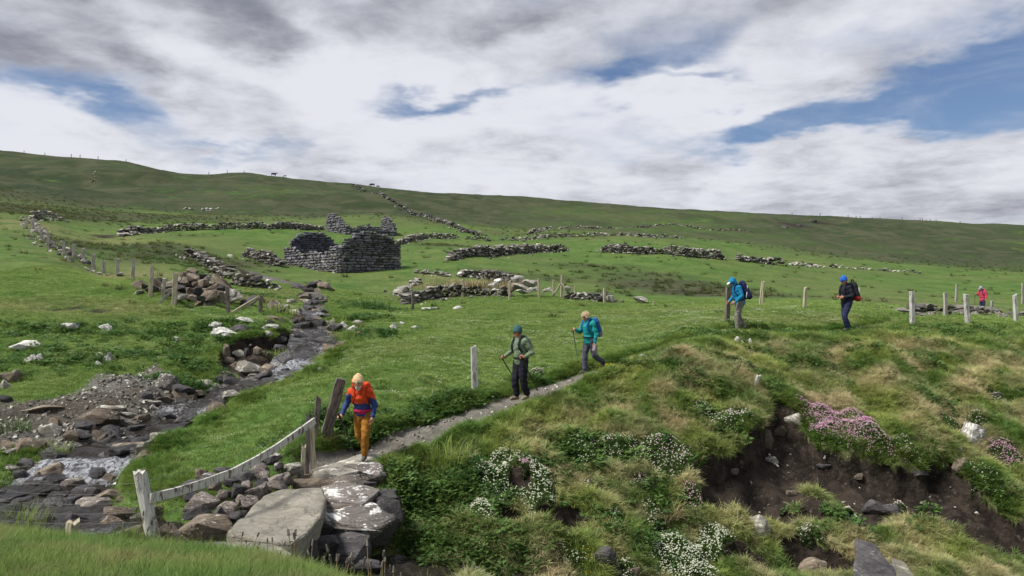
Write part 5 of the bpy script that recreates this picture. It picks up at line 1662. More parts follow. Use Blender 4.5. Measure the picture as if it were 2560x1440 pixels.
def hand_caps(wrist, fwd, down, curl, mirror, grip=False):
    """palm with four fingers and a thumb; down = direction the fingers point, fwd = palm normal side"""
    d = V(down).normalized(); f = V(fwd).normalized(); s = d.cross(f).normalized() * mirror
    w = V(wrist)
    caps = [(w, .030, w + d * .035, .034, 1, 1), (w + d * .03 + s * .016, .024, w + d * .085 + s * .022, .020), (w + d * .03 - s * .016, .024, w + d * .085 - s * .022, .020)]
    for i, ln in enumerate((.066, .075, .070, .055)):
        o = s * (.030 - i * .020)
        k0 = w + d * .09 + o
        c = curl
        k1 = k0 + (d * math.cos(c) + f * math.sin(c)) * ln * .5
        k2 = k1 + (d * math.cos(c * 2.0) + f * math.sin(c * 2.0)) * ln * .35
        k3 = k2 + (d * math.cos(c * 2.9) + f * math.sin(c * 2.9)) * ln * .28
        caps += [(k0, .0105, k1, .0095), (k1, .0095, k2, .0085), (k2, .0085, k3, .0075)]
    t0 = w + d * .03 + s * .032; t1 = t0 + (d * .5 + s * .6 + f * .4).normalized() * .035; t2 = t1 + (d * .7 + f * .6 * (1 + grip)).normalized() * .032
    caps += [(t0, .013, t1, .012), (t1, .012, t2, .009)]
    return caps


def build_person(label, loc, yaw, J, outfit, height=1.75):
    """J: joints in the walker's own frame (forward, left, up) in metres for a 1.75 m body"""
    root = empty('person', loc)
    root['label'] = label; root['category'] = 'person'; root['kind'] = 'thing'; root['group'] = 'hikers on the path'
    k = height / 1.75
    cy, sy_ = math.cos(yaw), math.sin(yaw)

    def W(p):
        f, l, u = p
        return V(((f * cy - l * sy_) * k, (f * sy_ + l * cy) * k, u * k))
    D = lambda p: W(p) / k
    j = {a: W(b) for a, b in J.items() if isinstance(b, tuple)}
    fw = D((1, 0, 0)); lf_ = D((0, 1, 0)); up = V((0, 0, 1))
    hd = D(J.get('look', (1, 0, -.1))).normalized() if 'look' in J else fw.copy()
    hs = hd.cross(up).normalized() * -1          # left of the head
    hu = hd.cross(hs).normalized()
    if hu.z < 0: hu = -hu
    H = j['head']
    # --- body: one skin from head to feet
    caps = [(j['pelvis'], .125 * k, j['waist'], .118 * k), (j['waist'], .118 * k, j['chest'], .135 * k), (j['chest'], .13 * k, j['neck'], .065 * k), (j['neck'], .056 * k, H - hu * .03, .058 * k)]
    caps += [(j['shl'], .058 * k, j['shr'], .058 * k)]
    # head: skull, jaw, nose, ears
    caps += [(H + hu * .035 - hd * .012, .093 * k, H + hu * .015 + hd * .012, .088 * k), (H - hu * .01 + hd * .02, .078 * k, H - hu * .085 + hd * .045, .044 * k),
             (H + hu * .005 + hd * .098, .011 * k, H - hu * .025 + hd * .113, .015 * k), (H - hu * .066 + hd * .080, .016 * k, H - hu * .068 + hd * .083, .017 * k),
             (H + hu * .028 + hd * .083 + hs * .035, .012 * k, H + hu * .028 + hd * .083 - hs * .035, .012 * k)]
    for s in (1, -1):
        caps.append((H - hu * .0 + hs * s * .088, .014 * k, H + hu * .03 + hs * s * .094 - hd * .008, .017 * k))
    for s, sh, elb, wr in ((1, 'shl', 'ell', 'wrl'), (-1, 'shr', 'elr', 'wrr')):
        caps += [(j[sh], .056 * k, j[elb], .040 * k), (j[elb], .040 * k, j[wr], .027 * k)]
        hdn = D(J['hand_' + ('l' if s > 0 else 'r')]) if ('hand_' + ('l' if s > 0 else 'r')) in J else (j[wr] - j[elb]).normalized()
        pal = D(J['palm_' + ('l' if s > 0 else 'r')]) if ('palm_' + ('l' if s > 0 else 'r')) in J else lf_ * -s
        hdn = hdn.normalized(); pal = (pal - hdn * pal.dot(hdn)).normalized()
        caps += hand_caps(j[wr], pal, hdn, J.get('curl_' + ('l' if s > 0 else 'r'), .45), 1 if s < 0 else -1)
    for s, hp, kn, an, to in ((1, 'hpl', 'knl', 'anl', 'tol'), (-1, 'hpr', 'knr', 'anr', 'tor')):
        caps += [(j['pelvis'], .12 * k, j[hp], .095 * k), (j[hp], .092 * k, j[kn], .058 * k), (j[kn], .056 * k, j[kn].lerp(j[an], .35), .058 * k), (j[kn].lerp(j[an], .35), .056 * k, j[an], .038 * k), (j[an], .036 * k, j[to], .028 * k)]
    body = blend_mesh('body', caps, .0085 * k, 3)
    hat_z = J.get('hatline', .045)
    beard = outfit.get('beard')

    def skin_fn(c):
        r = c - H
        a, b, e = r.dot(hd), r.dot(hu), abs(r.dot(hs))
        if r.length < .2 * k:
            if a > .066 and .016 < b < .042 and .018 < e < .046: return 1
            if beard and a > -.01 and b < -.032 and r.length < .16 and not (a > .08 and -.078 < b < -.062 and e < .024): return 2
            if a > .07 and -.072 < b < -.058 and e < .026: return 3
            if b > .055 or (a < -.01 and b > -.03 and e < .086) or (a < .02 and b > .02): return 4
        return 0
    paint(body, [outfit.get('skin', 'skin'), 'eye_dark', beard or outfit.get('skin', 'skin'), 'lip', outfit.get('hair', 'hair_blond')], skin_fn)
    body_o = add_obj('body', body, root)
    # --- jacket
    fat = outfit.get('fat', 1.0)
    hem = outfit.get('hem', 0.0)
    top = j['pelvis'] + V((0, 0, -.02 - hem)) * k
    jc = [(top + V((0, 0, .05)) * k, .172 * k * fat, j['waist'], .165 * k * fat), (j['waist'], .165 * k * fat, j['chest'], .172 * k * fat), (j['chest'], .165 * k * fat, j['neck'], .095 * k), (j['shl'], .085 * k, j['shr'], .085 * k), (j['chest'], .14 * k, j['shl'], .088 * k), (j['chest'], .14 * k, j['shr'], .088 * k)]
    jc += [(j['neck'] + fw * .01, .082 * k, j['neck'] + V((0, 0, .055)) * k + hd * .01, .076 * k)]
    for sh, elb, wr in (('shl', 'ell', 'wrl'), ('shr', 'elr', 'wrr')):
        jc += [(j[sh], .082 * k, j[elb], .064 * k), (j[elb], .066 * k, j[wr].lerp(j[elb], .06), .047 * k)]
    if outfit.get('hood') == 'up':
        jc += [(H + hu * .045 - hd * .035, .118 * k, H + hu * .03 + hd * .01, .108 * k), (H - hd * .045 - hu * .02, .11 * k, j['neck'] - fw * .03, .10 * k), (H - hu * .075 - hd * .01 , .078 * k, j['neck'] + fw * .05, .085 * k)]
    elif outfit.get('hood') == 'down':
        jc += [(j['neck'] - fw * .10 + lf_ * .09 + up * .03, .06 * k, j['neck'] - fw * .10 - lf_ * .09 + up * .03, .06 * k), (j['neck'] - fw * .12 + up * .0, .065 * k, j['neck'] - fw * .11 - up * .12, .05 * k)]
    elif outfit.get('hood') == 'half':
        jc += [(H - hd * .10 - hu * .03 + hs * -.05, .085 * k, H - hd * .10 + hu * .07, .085 * k), (H - hd * .08 - hu * .08, .09 * k, j['neck'] - fw * .04, .10 * k), (H - hs * .10 - hd * .02 - hu * .06, .04 * k, H - hs * .10 - hd * .04 + hu * .06, .04 * k)]
    jm = blend_mesh('jacket', jc, .0105 * k, 4, .011, 8.0, seed=loc[0])
    paint(jm, outfit['jacket'], outfit.get('jacket_fn', lambda r, jj: (lambda c: 0))(root, j))
    add_obj('jacket', jm, root)
    # --- trousers
    tc = [(j['pelvis'] + V((0, 0, .04)) * k, .15 * k * min(fat, 1.05), j['pelvis'] - V((0, 0, .06)) * k, .148 * k)]
    lw = outfit.get('leg', 1.0)
    for hp, kn, an in (('hpl', 'knl', 'anl'), ('hpr', 'knr', 'anr')):
        tc += [(j['pelvis'], .135 * k, j[hp], .115 * k * lw), (j[hp], .112 * k * lw, j[kn], .082 * k * lw), (j[kn], .083 * k * lw, j[kn].lerp(j[an], .5), .078 * k * lw), (j[kn].lerp(j[an], .5), .078 * k * lw, j[an] + V((0, 0, .05)) * k, .070 * k * lw)]
    tm = blend_mesh('trousers', tc, .0105 * k, 4, .011, 7.0, seed=loc[1])
    paint(tm, outfit['trousers'], lambda c: 0)
    add_obj('trousers', tm, root)
    # --- boots
    for an, to in (('anl', 'tol'), ('anr', 'tor')):
        d = (j[to] - j[an]); 
        heel = j[an] - V((d.x, d.y, 0)).normalized() * .035 * k + V((0, 0, -.04)) * k
        bc = [(j[an] + V((0, 0, .07)) * k, .055 * k, j[an], .054 * k), (j[an], .05 * k, heel, .042 * k), (j[an] + V((0, 0, -.02)) * k, .048 * k, j[to] + V((0, 0, .012)) * k, .040 * k), (heel, .04 * k, j[to], .038 * k)]
        bmh = blend_mesh('boot', bc, .009 * k, 2)
        zmin = min(v.co.z for v in bmh.vertices)
        upz = min(j[an].z, j[to].z)
        paint(bmh, [outfit.get('boot', 'boot_grey'), outfit.get('sole', 'boot_dark')], lambda c, z=upz: 1 if c.z < z - .02 or c.z > z + .10 else 0)
        add_obj('boot', bmh, root)
    # --- headgear
    hat = outfit.get('hat')
    if hat:
        kind, cols = hat
        if kind == 'beanie':
            hc = [(H + hu * .062 - hd * .006, .107 * k, H + hu * .092 - hd * .014, .100 * k), (H + hu * .052 + hd * .004, .113 * k, H + hu * .046 + hd * .004, .113 * k), (H + hu * .14 - hd * .02, .06 * k, H + hu * .155 - hd * .022, .05 * k)]
            hm = blend_mesh('beanie', hc, .008 * k, 3, .002, 20)
            fn = hat[2] if len(hat) > 2 else (lambda c: 0)
            cut = .048
        elif kind == 'cap':
            hc = [(H + hu * .062 - hd * .004, .101 * k, H + hu * .07 - hd * .01, .096 * k), (H + hu * .055 + hd * .10 + hs * .03, .014 * k, H + hu * .028 + hd * .175 + hs * .02, .010 * k), (H + hu * .055 + hd * .10 - hs * .03, .014 * k, H + hu * .028 + hd * .175 - hs * .02, .010 * k), (H + hu * .055 + hd * .09 + hs * .05, .012 * k, H + hu * .032 + hd * .155 + hs * .045, .009 * k), (H + hu * .055 + hd * .09 - hs * .05, .012 * k, H + hu * .032 + hd * .155 - hs * .045, .009 * k)]
            hm = blend_mesh('cap', hc, .007 * k, 2)
            fn = hat[2] if len(hat) > 2 else (lambda c: 0)
            cut = .030
            if outfit.get('hood') == 'up': hc = hc[1:]; hm = blend_mesh('cap', hc, .007 * k, 2)
        # trim below the brim so the face shows
        bm = bmesh.new(); bm.from_mesh(hm)
        dl = [v for v in bm.verts if (v.co - H).dot(hu) < cut * k - (.05 if (v.co - H).dot(hd) < 0 else 0) * k and (v.co - H).dot(hd) < .105 * k]
        bmesh.ops.delete(bm, geom=dl, context='VERTS')
        bm.to_mesh(hm); bm.free()
        paint(hm, cols, fn)
        ho = add_obj('beanie' if kind == 'beanie' else 'cap', hm, root)
        sol = ho.modifiers.new('thick', 'SOLIDIFY'); sol.thickness = .006; sol.offset = 1
    if outfit.get('hair_tuft'):
        bm = bmesh.new()
        for q in range(150):
            a = random.uniform(0, 2 * math.pi); e = random.uniform(.05, 1.4)
            dirv = (hd * math.cos(a) * math.cos(e) + hs * math.sin(a) * math.cos(e) + hu * math.sin(e))
            if dirv.dot(hd) > .75 and dirv.dot(hu) < .45: continue
            p0 = H + hu * .035 + dirv * .088 * k
            p1 = p0 + (dirv * .5 + V((.6, .25, .2)) * random.uniform(.2, .9) - hu * .35).normalized() * random.uniform(.04, .085)
            s = dirv.cross(p1 - p0).normalized() * .011
            vs_ = [bm.verts.new(x) for x in (p0 - s, p0 + s, p1 + s * .4, p1 - s * .4)]
            bm.faces.new(vs_)
        hm = bpy.data.meshes.new('hair'); bm.to_mesh(hm); bm.free(); hm.materials.append(MATS[outfit['hair']])
        add_obj('hair', hm, body_o)
    return root, j, (fw, lf_, hd, hs, hu), k


def strap_band(buf, pts, nrm, w):
    """flat strap through points"""
    vs, fs = [], []
    for i, p in enumerate(pts):
        t = (pts[min(i + 1, len(pts) - 1)] - pts[max(i - 1, 0)]).normalized()
        n_ = nrm[i].normalized(); s = t.cross(n_).normalized()
        for a, b in ((-w / 2, 0), (w / 2, 0), (w / 2, .012), (-w / 2, .012)):
            vs.append(p + s * a + n_ * b)
    for i in range(len(pts) - 1):
        for q in range(4):
            fs.append((i * 4 + q, i * 4 + (q + 1) % 4, i * 4 + 4 + (q + 1) % 4, i * 4 + 4 + q))
    buf.add([tuple(v) for v in vs], fs)


def backpack(label, loc, j, fr, k, cols, size=1.0, tall=1.0, extras=()):
    fw, lf_, hd, hs, hu = fr
    root = empty('backpack', loc)
    tag(root, label, 'backpack', 'packs worn by the hikers'); root['kind'] = 'thing'
    up = (j['neck'] - j['pelvis']).normalized()
    bk = lf_.cross(up).normalized()
    if bk.dot(fw) > 0: bk = -bk
    c = j['chest'] + bk * (.155 + .10 * size) * k - up * .06
    hw, hh, hd_ = .125 * size * k, .22 * tall * size * k, .085 * size * k
    caps = []
    for sx_ in (-1, 1):
        caps += [(c + lf_ * sx_ * hw * .75 + up * hh * .75, .085 * size * k, c + lf_ * sx_ * hw - up * hh * .85 + bk * hd_ * .4, .10 * size * k), (c + lf_ * sx_ * hw * .6 + up * hh, .075 * size * k, c - lf_ * sx_ * hw * .6 + up * hh, .075 * size * k)]
    caps += [(c + bk * hd_ * .9 - up * hh * .15, .085 * size * k, c + bk * hd_ * 1.0 - up * hh * .7, .09 * size * k)]
    pm = blend_mesh('bag', caps, .012, 3, .006, 10, seed=loc[0])
    def fn(p):
        r = p - c
        if r.dot(up) > hh * .55: return 1
        if r.dot(up) < -hh * .55: return 2
        return 0 if r.dot(bk) < hd_ * 1.25 else 3
    paint(pm, cols, fn)
    bag = add_obj('bag', pm, root)
    sb = Buf()
    for s in (1, -1):
        sh = j['shl'] if s > 0 else j['shr']
        m_ = j['neck'].lerp(sh, .62)
        pts = [c + lf_ * s * .09 * k + up * hh * .8 - bk * .06, m_ - fw * .04 + up * .10 * k, m_ + fw * .06 + up * .075 * k, j['chest'].lerp(sh, .6) + fw * .155 * k - up * .02, j['chest'].lerp(sh, .75) + fw * .16 * k - up * .14 * k, j['waist'].lerp(sh, .2) + lf_ * s * .11 * k + fw * .09 - up * .0, c + lf_ * s * .12 * k - up * hh * .8]
        nr = [up, up, up + fw, fw, fw, fw + lf_ * s, lf_ * s]
        strap_band(sb, pts, nr, .05 * k)
    sb.build('shoulder_straps', cols[-1] if len(cols) > 4 else 'strap_black', root)
    hb = Buf()
    pts, nr = [], []
    wz = j['pelvis'].lerp(j['waist'], .45)
    for q in range(13):
        a = math.pi * (q / 12) * 2 - math.pi
        dv = (fw * math.cos(a) + lf_ * math.sin(a))
        pts.append(wz + dv * .182 * k); nr.append(dv)
    strap_band(hb, pts, nr, .035 * k)
    hb.build('hip_belt', extras[0] if extras else 'strap_black', root)
    return root, c, up, bk, bag


def trek_pole(label, grip, tip, mats=('strap_black', 'pole_metal'), loop=None):
    grip = V(grip); tip = V(tip)
    root = empty('trekking_pole', tip)
    tag(root, label, 'pole', 'trekking poles'); root['kind'] = 'thing'
    ax = (tip - grip).normalized()
    b = Buf(); tube(b, [grip - ax * .035 - root.location, grip + ax * .10 - root.location], .02, 8, .017); hnd = b.build('handle', mats[0], root)
    b = Buf(); tube(b, [grip + ax * .09 - root.location, grip.lerp(tip, .55) - root.location], .014, 6); tube(b, [grip.lerp(tip, .55) - root.location, V((0, 0, 0))], .012, 6, .007); b.build('shaft', mats[1], root)
    b = Buf(); pb_ = grip.lerp(tip, .95) - root.location
    tube(b, [pb_, pb_ + ax * .012], .03, 10, .024); b.build('basket', mats[0], root)
    b = Buf()
    dv = V(loop if loop else (-.08, 0, .03))
    pts = [grip - root.location, grip + dv * .6 + V((0, 0, .02)) - root.location, grip + dv + V((0, 0, -.01)) - root.location, grip + dv * .7 + V((0, 0, -.05)) - root.location, grip + V((0, 0, -.05)) - root.location]
    tube(b, pts, .007, 5); b.build('strap', mats[0], hnd)
    return root


def pose(**kw):
    P_ = dict(pelvis=(0, 0, .95), waist=(.01, 0, 1.10), chest=(.03, 0, 1.30), neck=(.06, 0, 1.48), head=(.11, 0, 1.60), shl=(.04, .175, 1.41), shr=(.04, -.175, 1.41), ell=(-.02, .25, 1.14), elr=(-.02, -.25, 1.14), wrl=(.06, .26, .91), wrr=(.06, -.26, .91), hpl=(0, .09, .92), hpr=(0, -.09, .92), knl=(.06, .10, .50), knr=(.06, -.10, .50), anl=(0, .10, .09), anr=(0, -.10, .09), tol=(.15, .12, .04), tor=(.15, -.12, .04))
    P_.update(kw)
    return P_


def stand(px, py, d):
    p = w3(px, py, d)
    return (float(p[0]), float(p[1]), float(p[2]))


def fyaw(x, y): return math.atan2(y, x)


# 1: orange and blue jacket, coming towards the camera onto the first slab
L1 = stand(908, 1148, 14.75)
def jf1(root, j):
    def fn(c):
        t = (c - j['pelvis']).dot((j['neck'] - j['pelvis']).normalized())
        for e, w_ in (('ell', 'wrl'), ('elr', 'wrr')):
            a, b = j[e], j[w_]
            if (c - a).length < .33 and ((c - a).dot((b - a).normalized()) > -.09) and abs((c - j['chest']).dot(V((1, 0, 0)))) > .17: return 1
        if abs(t - .085) < .022: return 2
        return 0 if t > .29 else 1
    return fn
r1, j1, fr1, k1 = build_person('man in orange and blue jacket, ochre trousers and beige beanie stepping onto the first slab', L1, fyaw(-.12, -1),
    pose(pelvis=(0, 0, .93), waist=(.05, 0, 1.07), chest=(.13, 0, 1.26), neck=(.22, 0, 1.42), head=(.30, 0, 1.535), look=(1, .08, -.20), shl=(.17, .18, 1.36), shr=(.17, -.18, 1.36), ell=(.10, .27, 1.10), wrl=(.20, .25, .87), elr=(.13, -.29, 1.12), wrr=(.30, -.33, .93), hand_r=(.7, -.45, -.35), palm_r=(0, .3, -1), curl_r=.8, hand_l=(.15, -.05, -1),
         hpl=(0.02, .09, .90), hpr=(0, -.09, .90), knl=(.16, .09, .50), anl=(.10, .06, .09), tol=(.25, .08, .04), knr=(.02, -.08, .48), anr=(-.30, -.05, .20), tor=(-.18, -.05, .10)),
    dict(jacket=['cloth_orange', 'cloth_blue', 'cloth_pink'], jacket_fn=jf1, trousers=['cloth_ochre'], boot='boot_grey', beard='beard', hat=('beanie', ['knit_beige']), hood='half', hem=.02, leg=1.0, hair='beard'), 1.76)
backpack('orange pack mostly hidden behind the man in the orange jacket', L1, j1, fr1, k1, ['cloth_orange', 'cloth_orange', 'pack_navy', 'cloth_orange', 'cloth_orange'], .85, 1.0, ('cloth_pink',))
trek_pole('black trekking pole held by the man in the orange jacket', V(L1) + j1['wrr'] + V((-.03, -.10, -.0)), V(w3(889, 1141, 14.6)), loop=(-.14, -.03, -.03))

# 2: green fleece, two poles
L2 = stand(1302, 1000, 17.7)
r2, j2, fr2, k2 = build_person('hiker in sage green fleece, black trousers and dark teal beanie using two poles', L2, fyaw(-.72, -.70),
    pose(pelvis=(-.02, 0, .95), waist=(.0, 0, 1.10), chest=(.02, 0, 1.30), neck=(.05, 0, 1.47), head=(.09, .0, 1.60), look=(.75, -.62, -.22), ell=(-.08, .30, 1.15), wrl=(.16, .27, 1.05), hand_l=(1, -.15, .15), palm_l=(0, -1, -.2), curl_l=1.0, elr=(.02, -.30, 1.15), wrr=(.24, -.33, 1.02), hand_r=(1, .0, .1), palm_r=(0, 1, -.2), curl_r=1.0,
         knl=(.02, .10, .50), anl=(-.12, .09, .10), tol=(.03, .11, .045), knr=(.10, -.09, .50), anr=(.05, -.10, .08), tor=(.20, -.12, .035)),
    dict(jacket=['fleece_green'], trousers=['cloth_black'], boot='boot_tan', skin='skin_red', hat=('beanie', ['knit_teal']), hood='down', leg=1.12, hem=.03, fat=1.06, hair='scarf_red'), 1.75)
backpack('small grey green pack on the hiker in the sage fleece', L2, j2, fr2, k2, ['fleece_green', 'fleece_green', 'pack_grey', 'pack_grey', 'cloth_black'], .75, 1.0)
hl = V(L2) + j2['wrl'] + fr2[0] * .08; hr = V(L2) + j2['wrr'] + fr2[0] * .08
trek_pole('black pole behind the sage fleece hiker, planted on the path', hl, V(w3(1345, 978, 17.7)))
trek_pole('black pole in the leading hand of the sage fleece hiker', hr, V(w3(1292, 925, 18.3)).lerp(hr, .0) - V((0, 0, .32)))

# 3: teal jacket, one pole
L3 = stand(1474, 934, 19.6)
r3, j3, fr3, k3_ = build_person('blond hiker in teal jacket and slate trousers coming down the path with one raised pole', L3, fyaw(-.80, -.60),
    pose(pelvis=(0, 0, .95), chest=(.05, 0, 1.30), neck=(.09, 0, 1.47), head=(.15, 0, 1.59), look=(.9, .0, -.42), elr=(.12, -.26, 1.16), wrr=(.34, -.22, 1.22), hand_r=(1, .2, .3), palm_r=(0, 1, 0), curl_r=1.0, ell=(-.02, .25, 1.13), wrl=(.02, .24, .88), hand_l=(.1, 0, -1), curl_l=.9,
         knl=(-.10, .08, .52), anl=(-.44, .07, .28), tol=(-.38, .08, .14), knr=(.10, -.09, .50), anr=(.10, -.09, .08), tor=(.25, -.10, .03)),
    dict(jacket=['cloth_teal'], trousers=['cloth_slate'], boot='boot_grey', hair='hair_blond', hair_tuft=True, hood='down', hem=.05, leg=1.02), 1.66)
backpack('blue and grey pack on the blond hiker in teal', L3, j3, fr3, k3_, ['pack_blue', 'pack_blue', 'pack_grey', 'pack_blue', 'pack_blue'], .95, 1.05)
trek_pole('slim pole raised by the blond hiker in teal', V(L3) + j3['wrr'] + fr3[0] * .08, V(w3(1446, 908, 19.2)), loop=(-.04, 0, -.03))
gb = empty('glove_pair', V(L3) + j3['wrl']); tag(gb, 'grey gloves dangling from the hand of the blond hiker', 'gloves'); gb['kind'] = 'thing'
gm = blend_mesh('glove', [(V((0, 0, -.08)), .05, V((-.02, -.02, -.2)), .06), (V((-.02, -.02, -.2)), .055, V((.03, 0, -.30)), .035), (V((.02, 0, -.1)), .03, V((.05, .02, -.22)), .03)], .01, 3, .006, 14)
paint(gm, ['glove_grey'], lambda c: 0); add_obj('glove', gm, gb)

# 4: azure hooded jacket
L4 = stand(1848, 829, 24.0)
r4, j4, fr4, k4 = build_person('hiker in hooded azure jacket and grey trousers standing by the dark post', L4, fyaw(-1, -.12),
    pose(pelvis=(-.02, 0, .95), waist=(.02, 0, 1.10), chest=(.08, 0, 1.29), neck=(.15, 0, 1.45), head=(.23, 0, 1.56), look=(.88, .05, -.45), shl=(.07, .17, 1.40), shr=(.07, -.17, 1.40), ell=(.02, .25, 1.14), wrl=(.22, .20, .95), elr=(.05, -.24, 1.14), wrr=(.26, -.18, .96), hand_l=(.8, -.1, -.6), hand_r=(.8, .1, -.6), knl=(.12, .1, .5), anl=(.1, .1, .09), tol=(.25, .12, .04), knr=(-.02, -.1, .5), anr=(-.2, -.1, .10), tor=(-.06, -.11, .05)),
    dict(jacket=['cloth_azure'], trousers=['cloth_stone'], boot='boot_dark', hat=('cap', ['strap_black', 'white_plastic'], None), hood='up', hem=.04, leg=1.06, fat=1.04) | {'hat': ('cap', ['white_plastic'])}, 1.78)
backpack('navy pack with white trim on the azure hooded hiker', L4, j4, fr4, k4, ['pack_navy', 'pack_navy', 'pack_navy', 'pack_navy', 'pack_navy'], 1.0, 1.15)
tr = Buf()
c4 = j4['chest'] - fr4[0] * .30
tube(tr, [c4 + V((.0, -.17, .18)), c4 + V((-.01, -.19, .0)), c4 + V((-.04, -.18, -.22))], .016, 6)
o = tr.build('bottle_tube', 'white_plastic'); o.parent = [q for q in bpy.data.objects if q.name.startswith('backpack')][-1]

# 5: navy jacket, blue headscarf, black and red pack
L5 = stand(2117, 828, 24.5)
def hat5(c): return 0
r5, j5, fr5, k5 = build_person('hiker in dark navy jacket and bright blue headscarf looking at his hands', L5, fyaw(-.97, -.25),
    pose(pelvis=(0, 0, .95), chest=(.02, 0, 1.31), neck=(.05, 0, 1.49), head=(.10, 0, 1.61), look=(.94, .0, -.3), ell=(.0, .26, 1.15), wrl=(.22, .14, 1.10), hand_l=(.85, -.5, .05), elr=(.02, -.25, 1.15), wrr=(.24, -.10, 1.11), hand_r=(.85, .5, .05), curl_l=.7, curl_r=.7,
         knl=(.16, .09, .50), anl=(.04, .09, .09), tol=(.19, .11, .04), knr=(.02, -.09, .5), anr=(-.14, -.09, .10), tor=(0, -.1, .05)),
    dict(jacket=['cloth_navy'], trousers=['cloth_denim'], boot='boot_grey', hat=('beanie', ['knit_blue']), skin='skin_red', hood='down', hem=.08, leg=1.08, fat=1.05), 1.79)
bp5, c5, up5, bk5, bag5 = backpack('black and red pack with folded poles on the navy jacketed hiker', L5, j5, fr5, k5, ['strap_black', 'strap_black', 'pack_red', 'strap_black', 'strap_black'], 1.05, 1.1)
b = Buf()
for q in (-.03, .03):
    tube(b, [c5 + up5 * .15 + V((q, 0, 0)), c5 + up5 * .42 + V((q, 0, 0))], .022, 8)
o = b.build('pole_handles', 'strap_black', bag5)
b = Buf(); tube(b, [c5 + bk5 * .10 + V((.02, -.17, -.05)), c5 + bk5 * .10 + V((.02, -.17, .13))], .032, 10); o = b.build('bottle', 'white_plastic', bag5)

# 6: far hiker in red
L6 = stand(2457, 781, 45.0)
r6, j6, fr6, k6 = build_person('far hiker in red jacket and lilac cap beyond the fallen stones', L6, fyaw(-.95, -.35),
    pose(chest=(.05, 0, 1.30), neck=(.1, 0, 1.47), head=(.17, 0, 1.58), look=(.9, 0, -.35), elr=(.12, -.24, 1.16), wrr=(.36, -.2, 1.2), hand_r=(1, .2, .3), curl_r=1.0, palm_r=(0, 1, 0)),
    dict(jacket=['cloth_red'], trousers=['cloth_denim'], boot='boot_tan', hat=('cap', ['cap_lilac']), hood='down', hem=.14, fat=1.12), 1.60)
backpack('dark pack on the far hiker in red', L6, j6, fr6, k6, ['pack_navy'] * 5, .75, 1.0)
trek_pole('pole of the far hiker in red', V(L6) + j6['wrr'] + fr6[0] * .08, V(L6) + j6['wrr'] + fr6[0] * .15 - V((0, 0, 1.15)))

# ------------------------------------------------------------------ cattle on the skyline
simple_mat('cow_dark', (0.03, 0.027, 0.025), 0.8, .3)
simple_mat('cow_pale', (0.30, 0.28, 0.26), 0.8, .3)


def cow(px, y, heading, mat, label, graze=True, size=1.0):
    x = (px - 1280) / F * y
    z = hz(x, y)
    root = empty('cow', (x, y, z), heading)
    tag(root, label, 'cow', 'cattle grazing on the skyline')
    hh = (V((1.15, 0, .45)) if graze else V((1.25, 0, 1.35)))
    caps = [(V((-.75, 0, 1.12)), .30, V((.55, 0, 1.10)), .34), (V((-.1, 0, 1.0)), .36, V((.2, 0, 1.0)), .36), (V((.6, 0, 1.15)), .26, V((.95, 0, .95 if graze else 1.3)), .17), (V((.95, 0, .95 if graze else 1.3)), .16, hh, .12), (hh, .12, hh + V((.2, 0, -.14)), .08)]
    for s in (-1, 1): caps.append((hh + V((-.05, s * .12, .08)), .04, hh + V((-.08, s * .2, .1)), .03))
    for fx, ln in ((.5, 0), (-.8, .06)):
        for s in (-1, 1):
            q = random.uniform(-.08, .08)
            caps += [(V((fx, s * .2, .95)), .15, V((fx - ln + q * .5, s * .2, .5)), .085), (V((fx - ln + q * .5, s * .2, .5)), .075, V((fx + q, s * .2, .04)), .06)]
    caps += [(V((-.98, 0, 1.3)), .05, V((-1.08, 0, .6)), .035)]
    me = blend_mesh('body', caps, .04, 2)
    paint(me, [mat], lambda c: 0)
    add_obj('body', me, root).scale = (size,) * 3


cow(685, 288.5, 0.2, 'cow_dark', 'left dark cow standing on the left skyline', False)
cow(712, 289, 2.9, 'cow_pale', 'pale calf right of the left skyline cow', True, .65)
cow(930, 290.5, 3.1, 'cow_dark', 'right dark cow grazing on the skyline above the hill wall', True)
cow(945, 291, 0.1, 'cow_dark', 'small dark calf beside the right skyline cow', True, .6)

# ------------------------------------------------------------------ plants
def leaf_mat(name, use_col=True, base=(0.08, 0.12, 0.03), rough=0.6, trans=0.38):
    m, t, b = new_mat(name)
    if use_col:
        c = t.attr('col', 'INSTANCER', 'Color')
    else:
        c = base
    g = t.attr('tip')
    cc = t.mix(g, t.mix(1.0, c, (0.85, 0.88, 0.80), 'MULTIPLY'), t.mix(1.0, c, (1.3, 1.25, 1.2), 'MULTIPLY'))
    setp(t, b, color=cc, rough=rough, spec=0.2)
    tr = t.n.new('ShaderNodeBsdfTranslucent')
    t.l.new(cc, tr.inputs['Color'])
    mx_ = t.n.new('ShaderNodeMixShader')
    mx_.inputs[0].default_value = trans
    t.l.new(b.outputs[0], mx_.inputs[1]); t.l.new(tr.outputs[0], mx_.inputs[2])
    t.l.new(mx_.outputs[0], t.n['Material Output'].inputs['Surface'])
    return m


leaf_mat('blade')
leaf_mat('leaf_dark', False, (0.065, 0.130, 0.030))
leaf_mat('leaf_thrift', False, (0.085, 0.145, 0.042))
leaf_mat('leaf_iris', False, (0.19, 0.27, 0.06))
leaf_mat('stalk_brown', False, (0.27, 0.205, 0.125), trans=.1)
for nm, colr in {'petal_pink': (0.50, 0.24, 0.38), 'petal_pale': (0.55, 0.43, 0.43), 'petal_white': (0.52, 0.55, 0.42), 'petal_yellow': (0.68, 0.58, 0.03)}.items():
    simple_mat(nm, colr, 0.7, .15, 30)


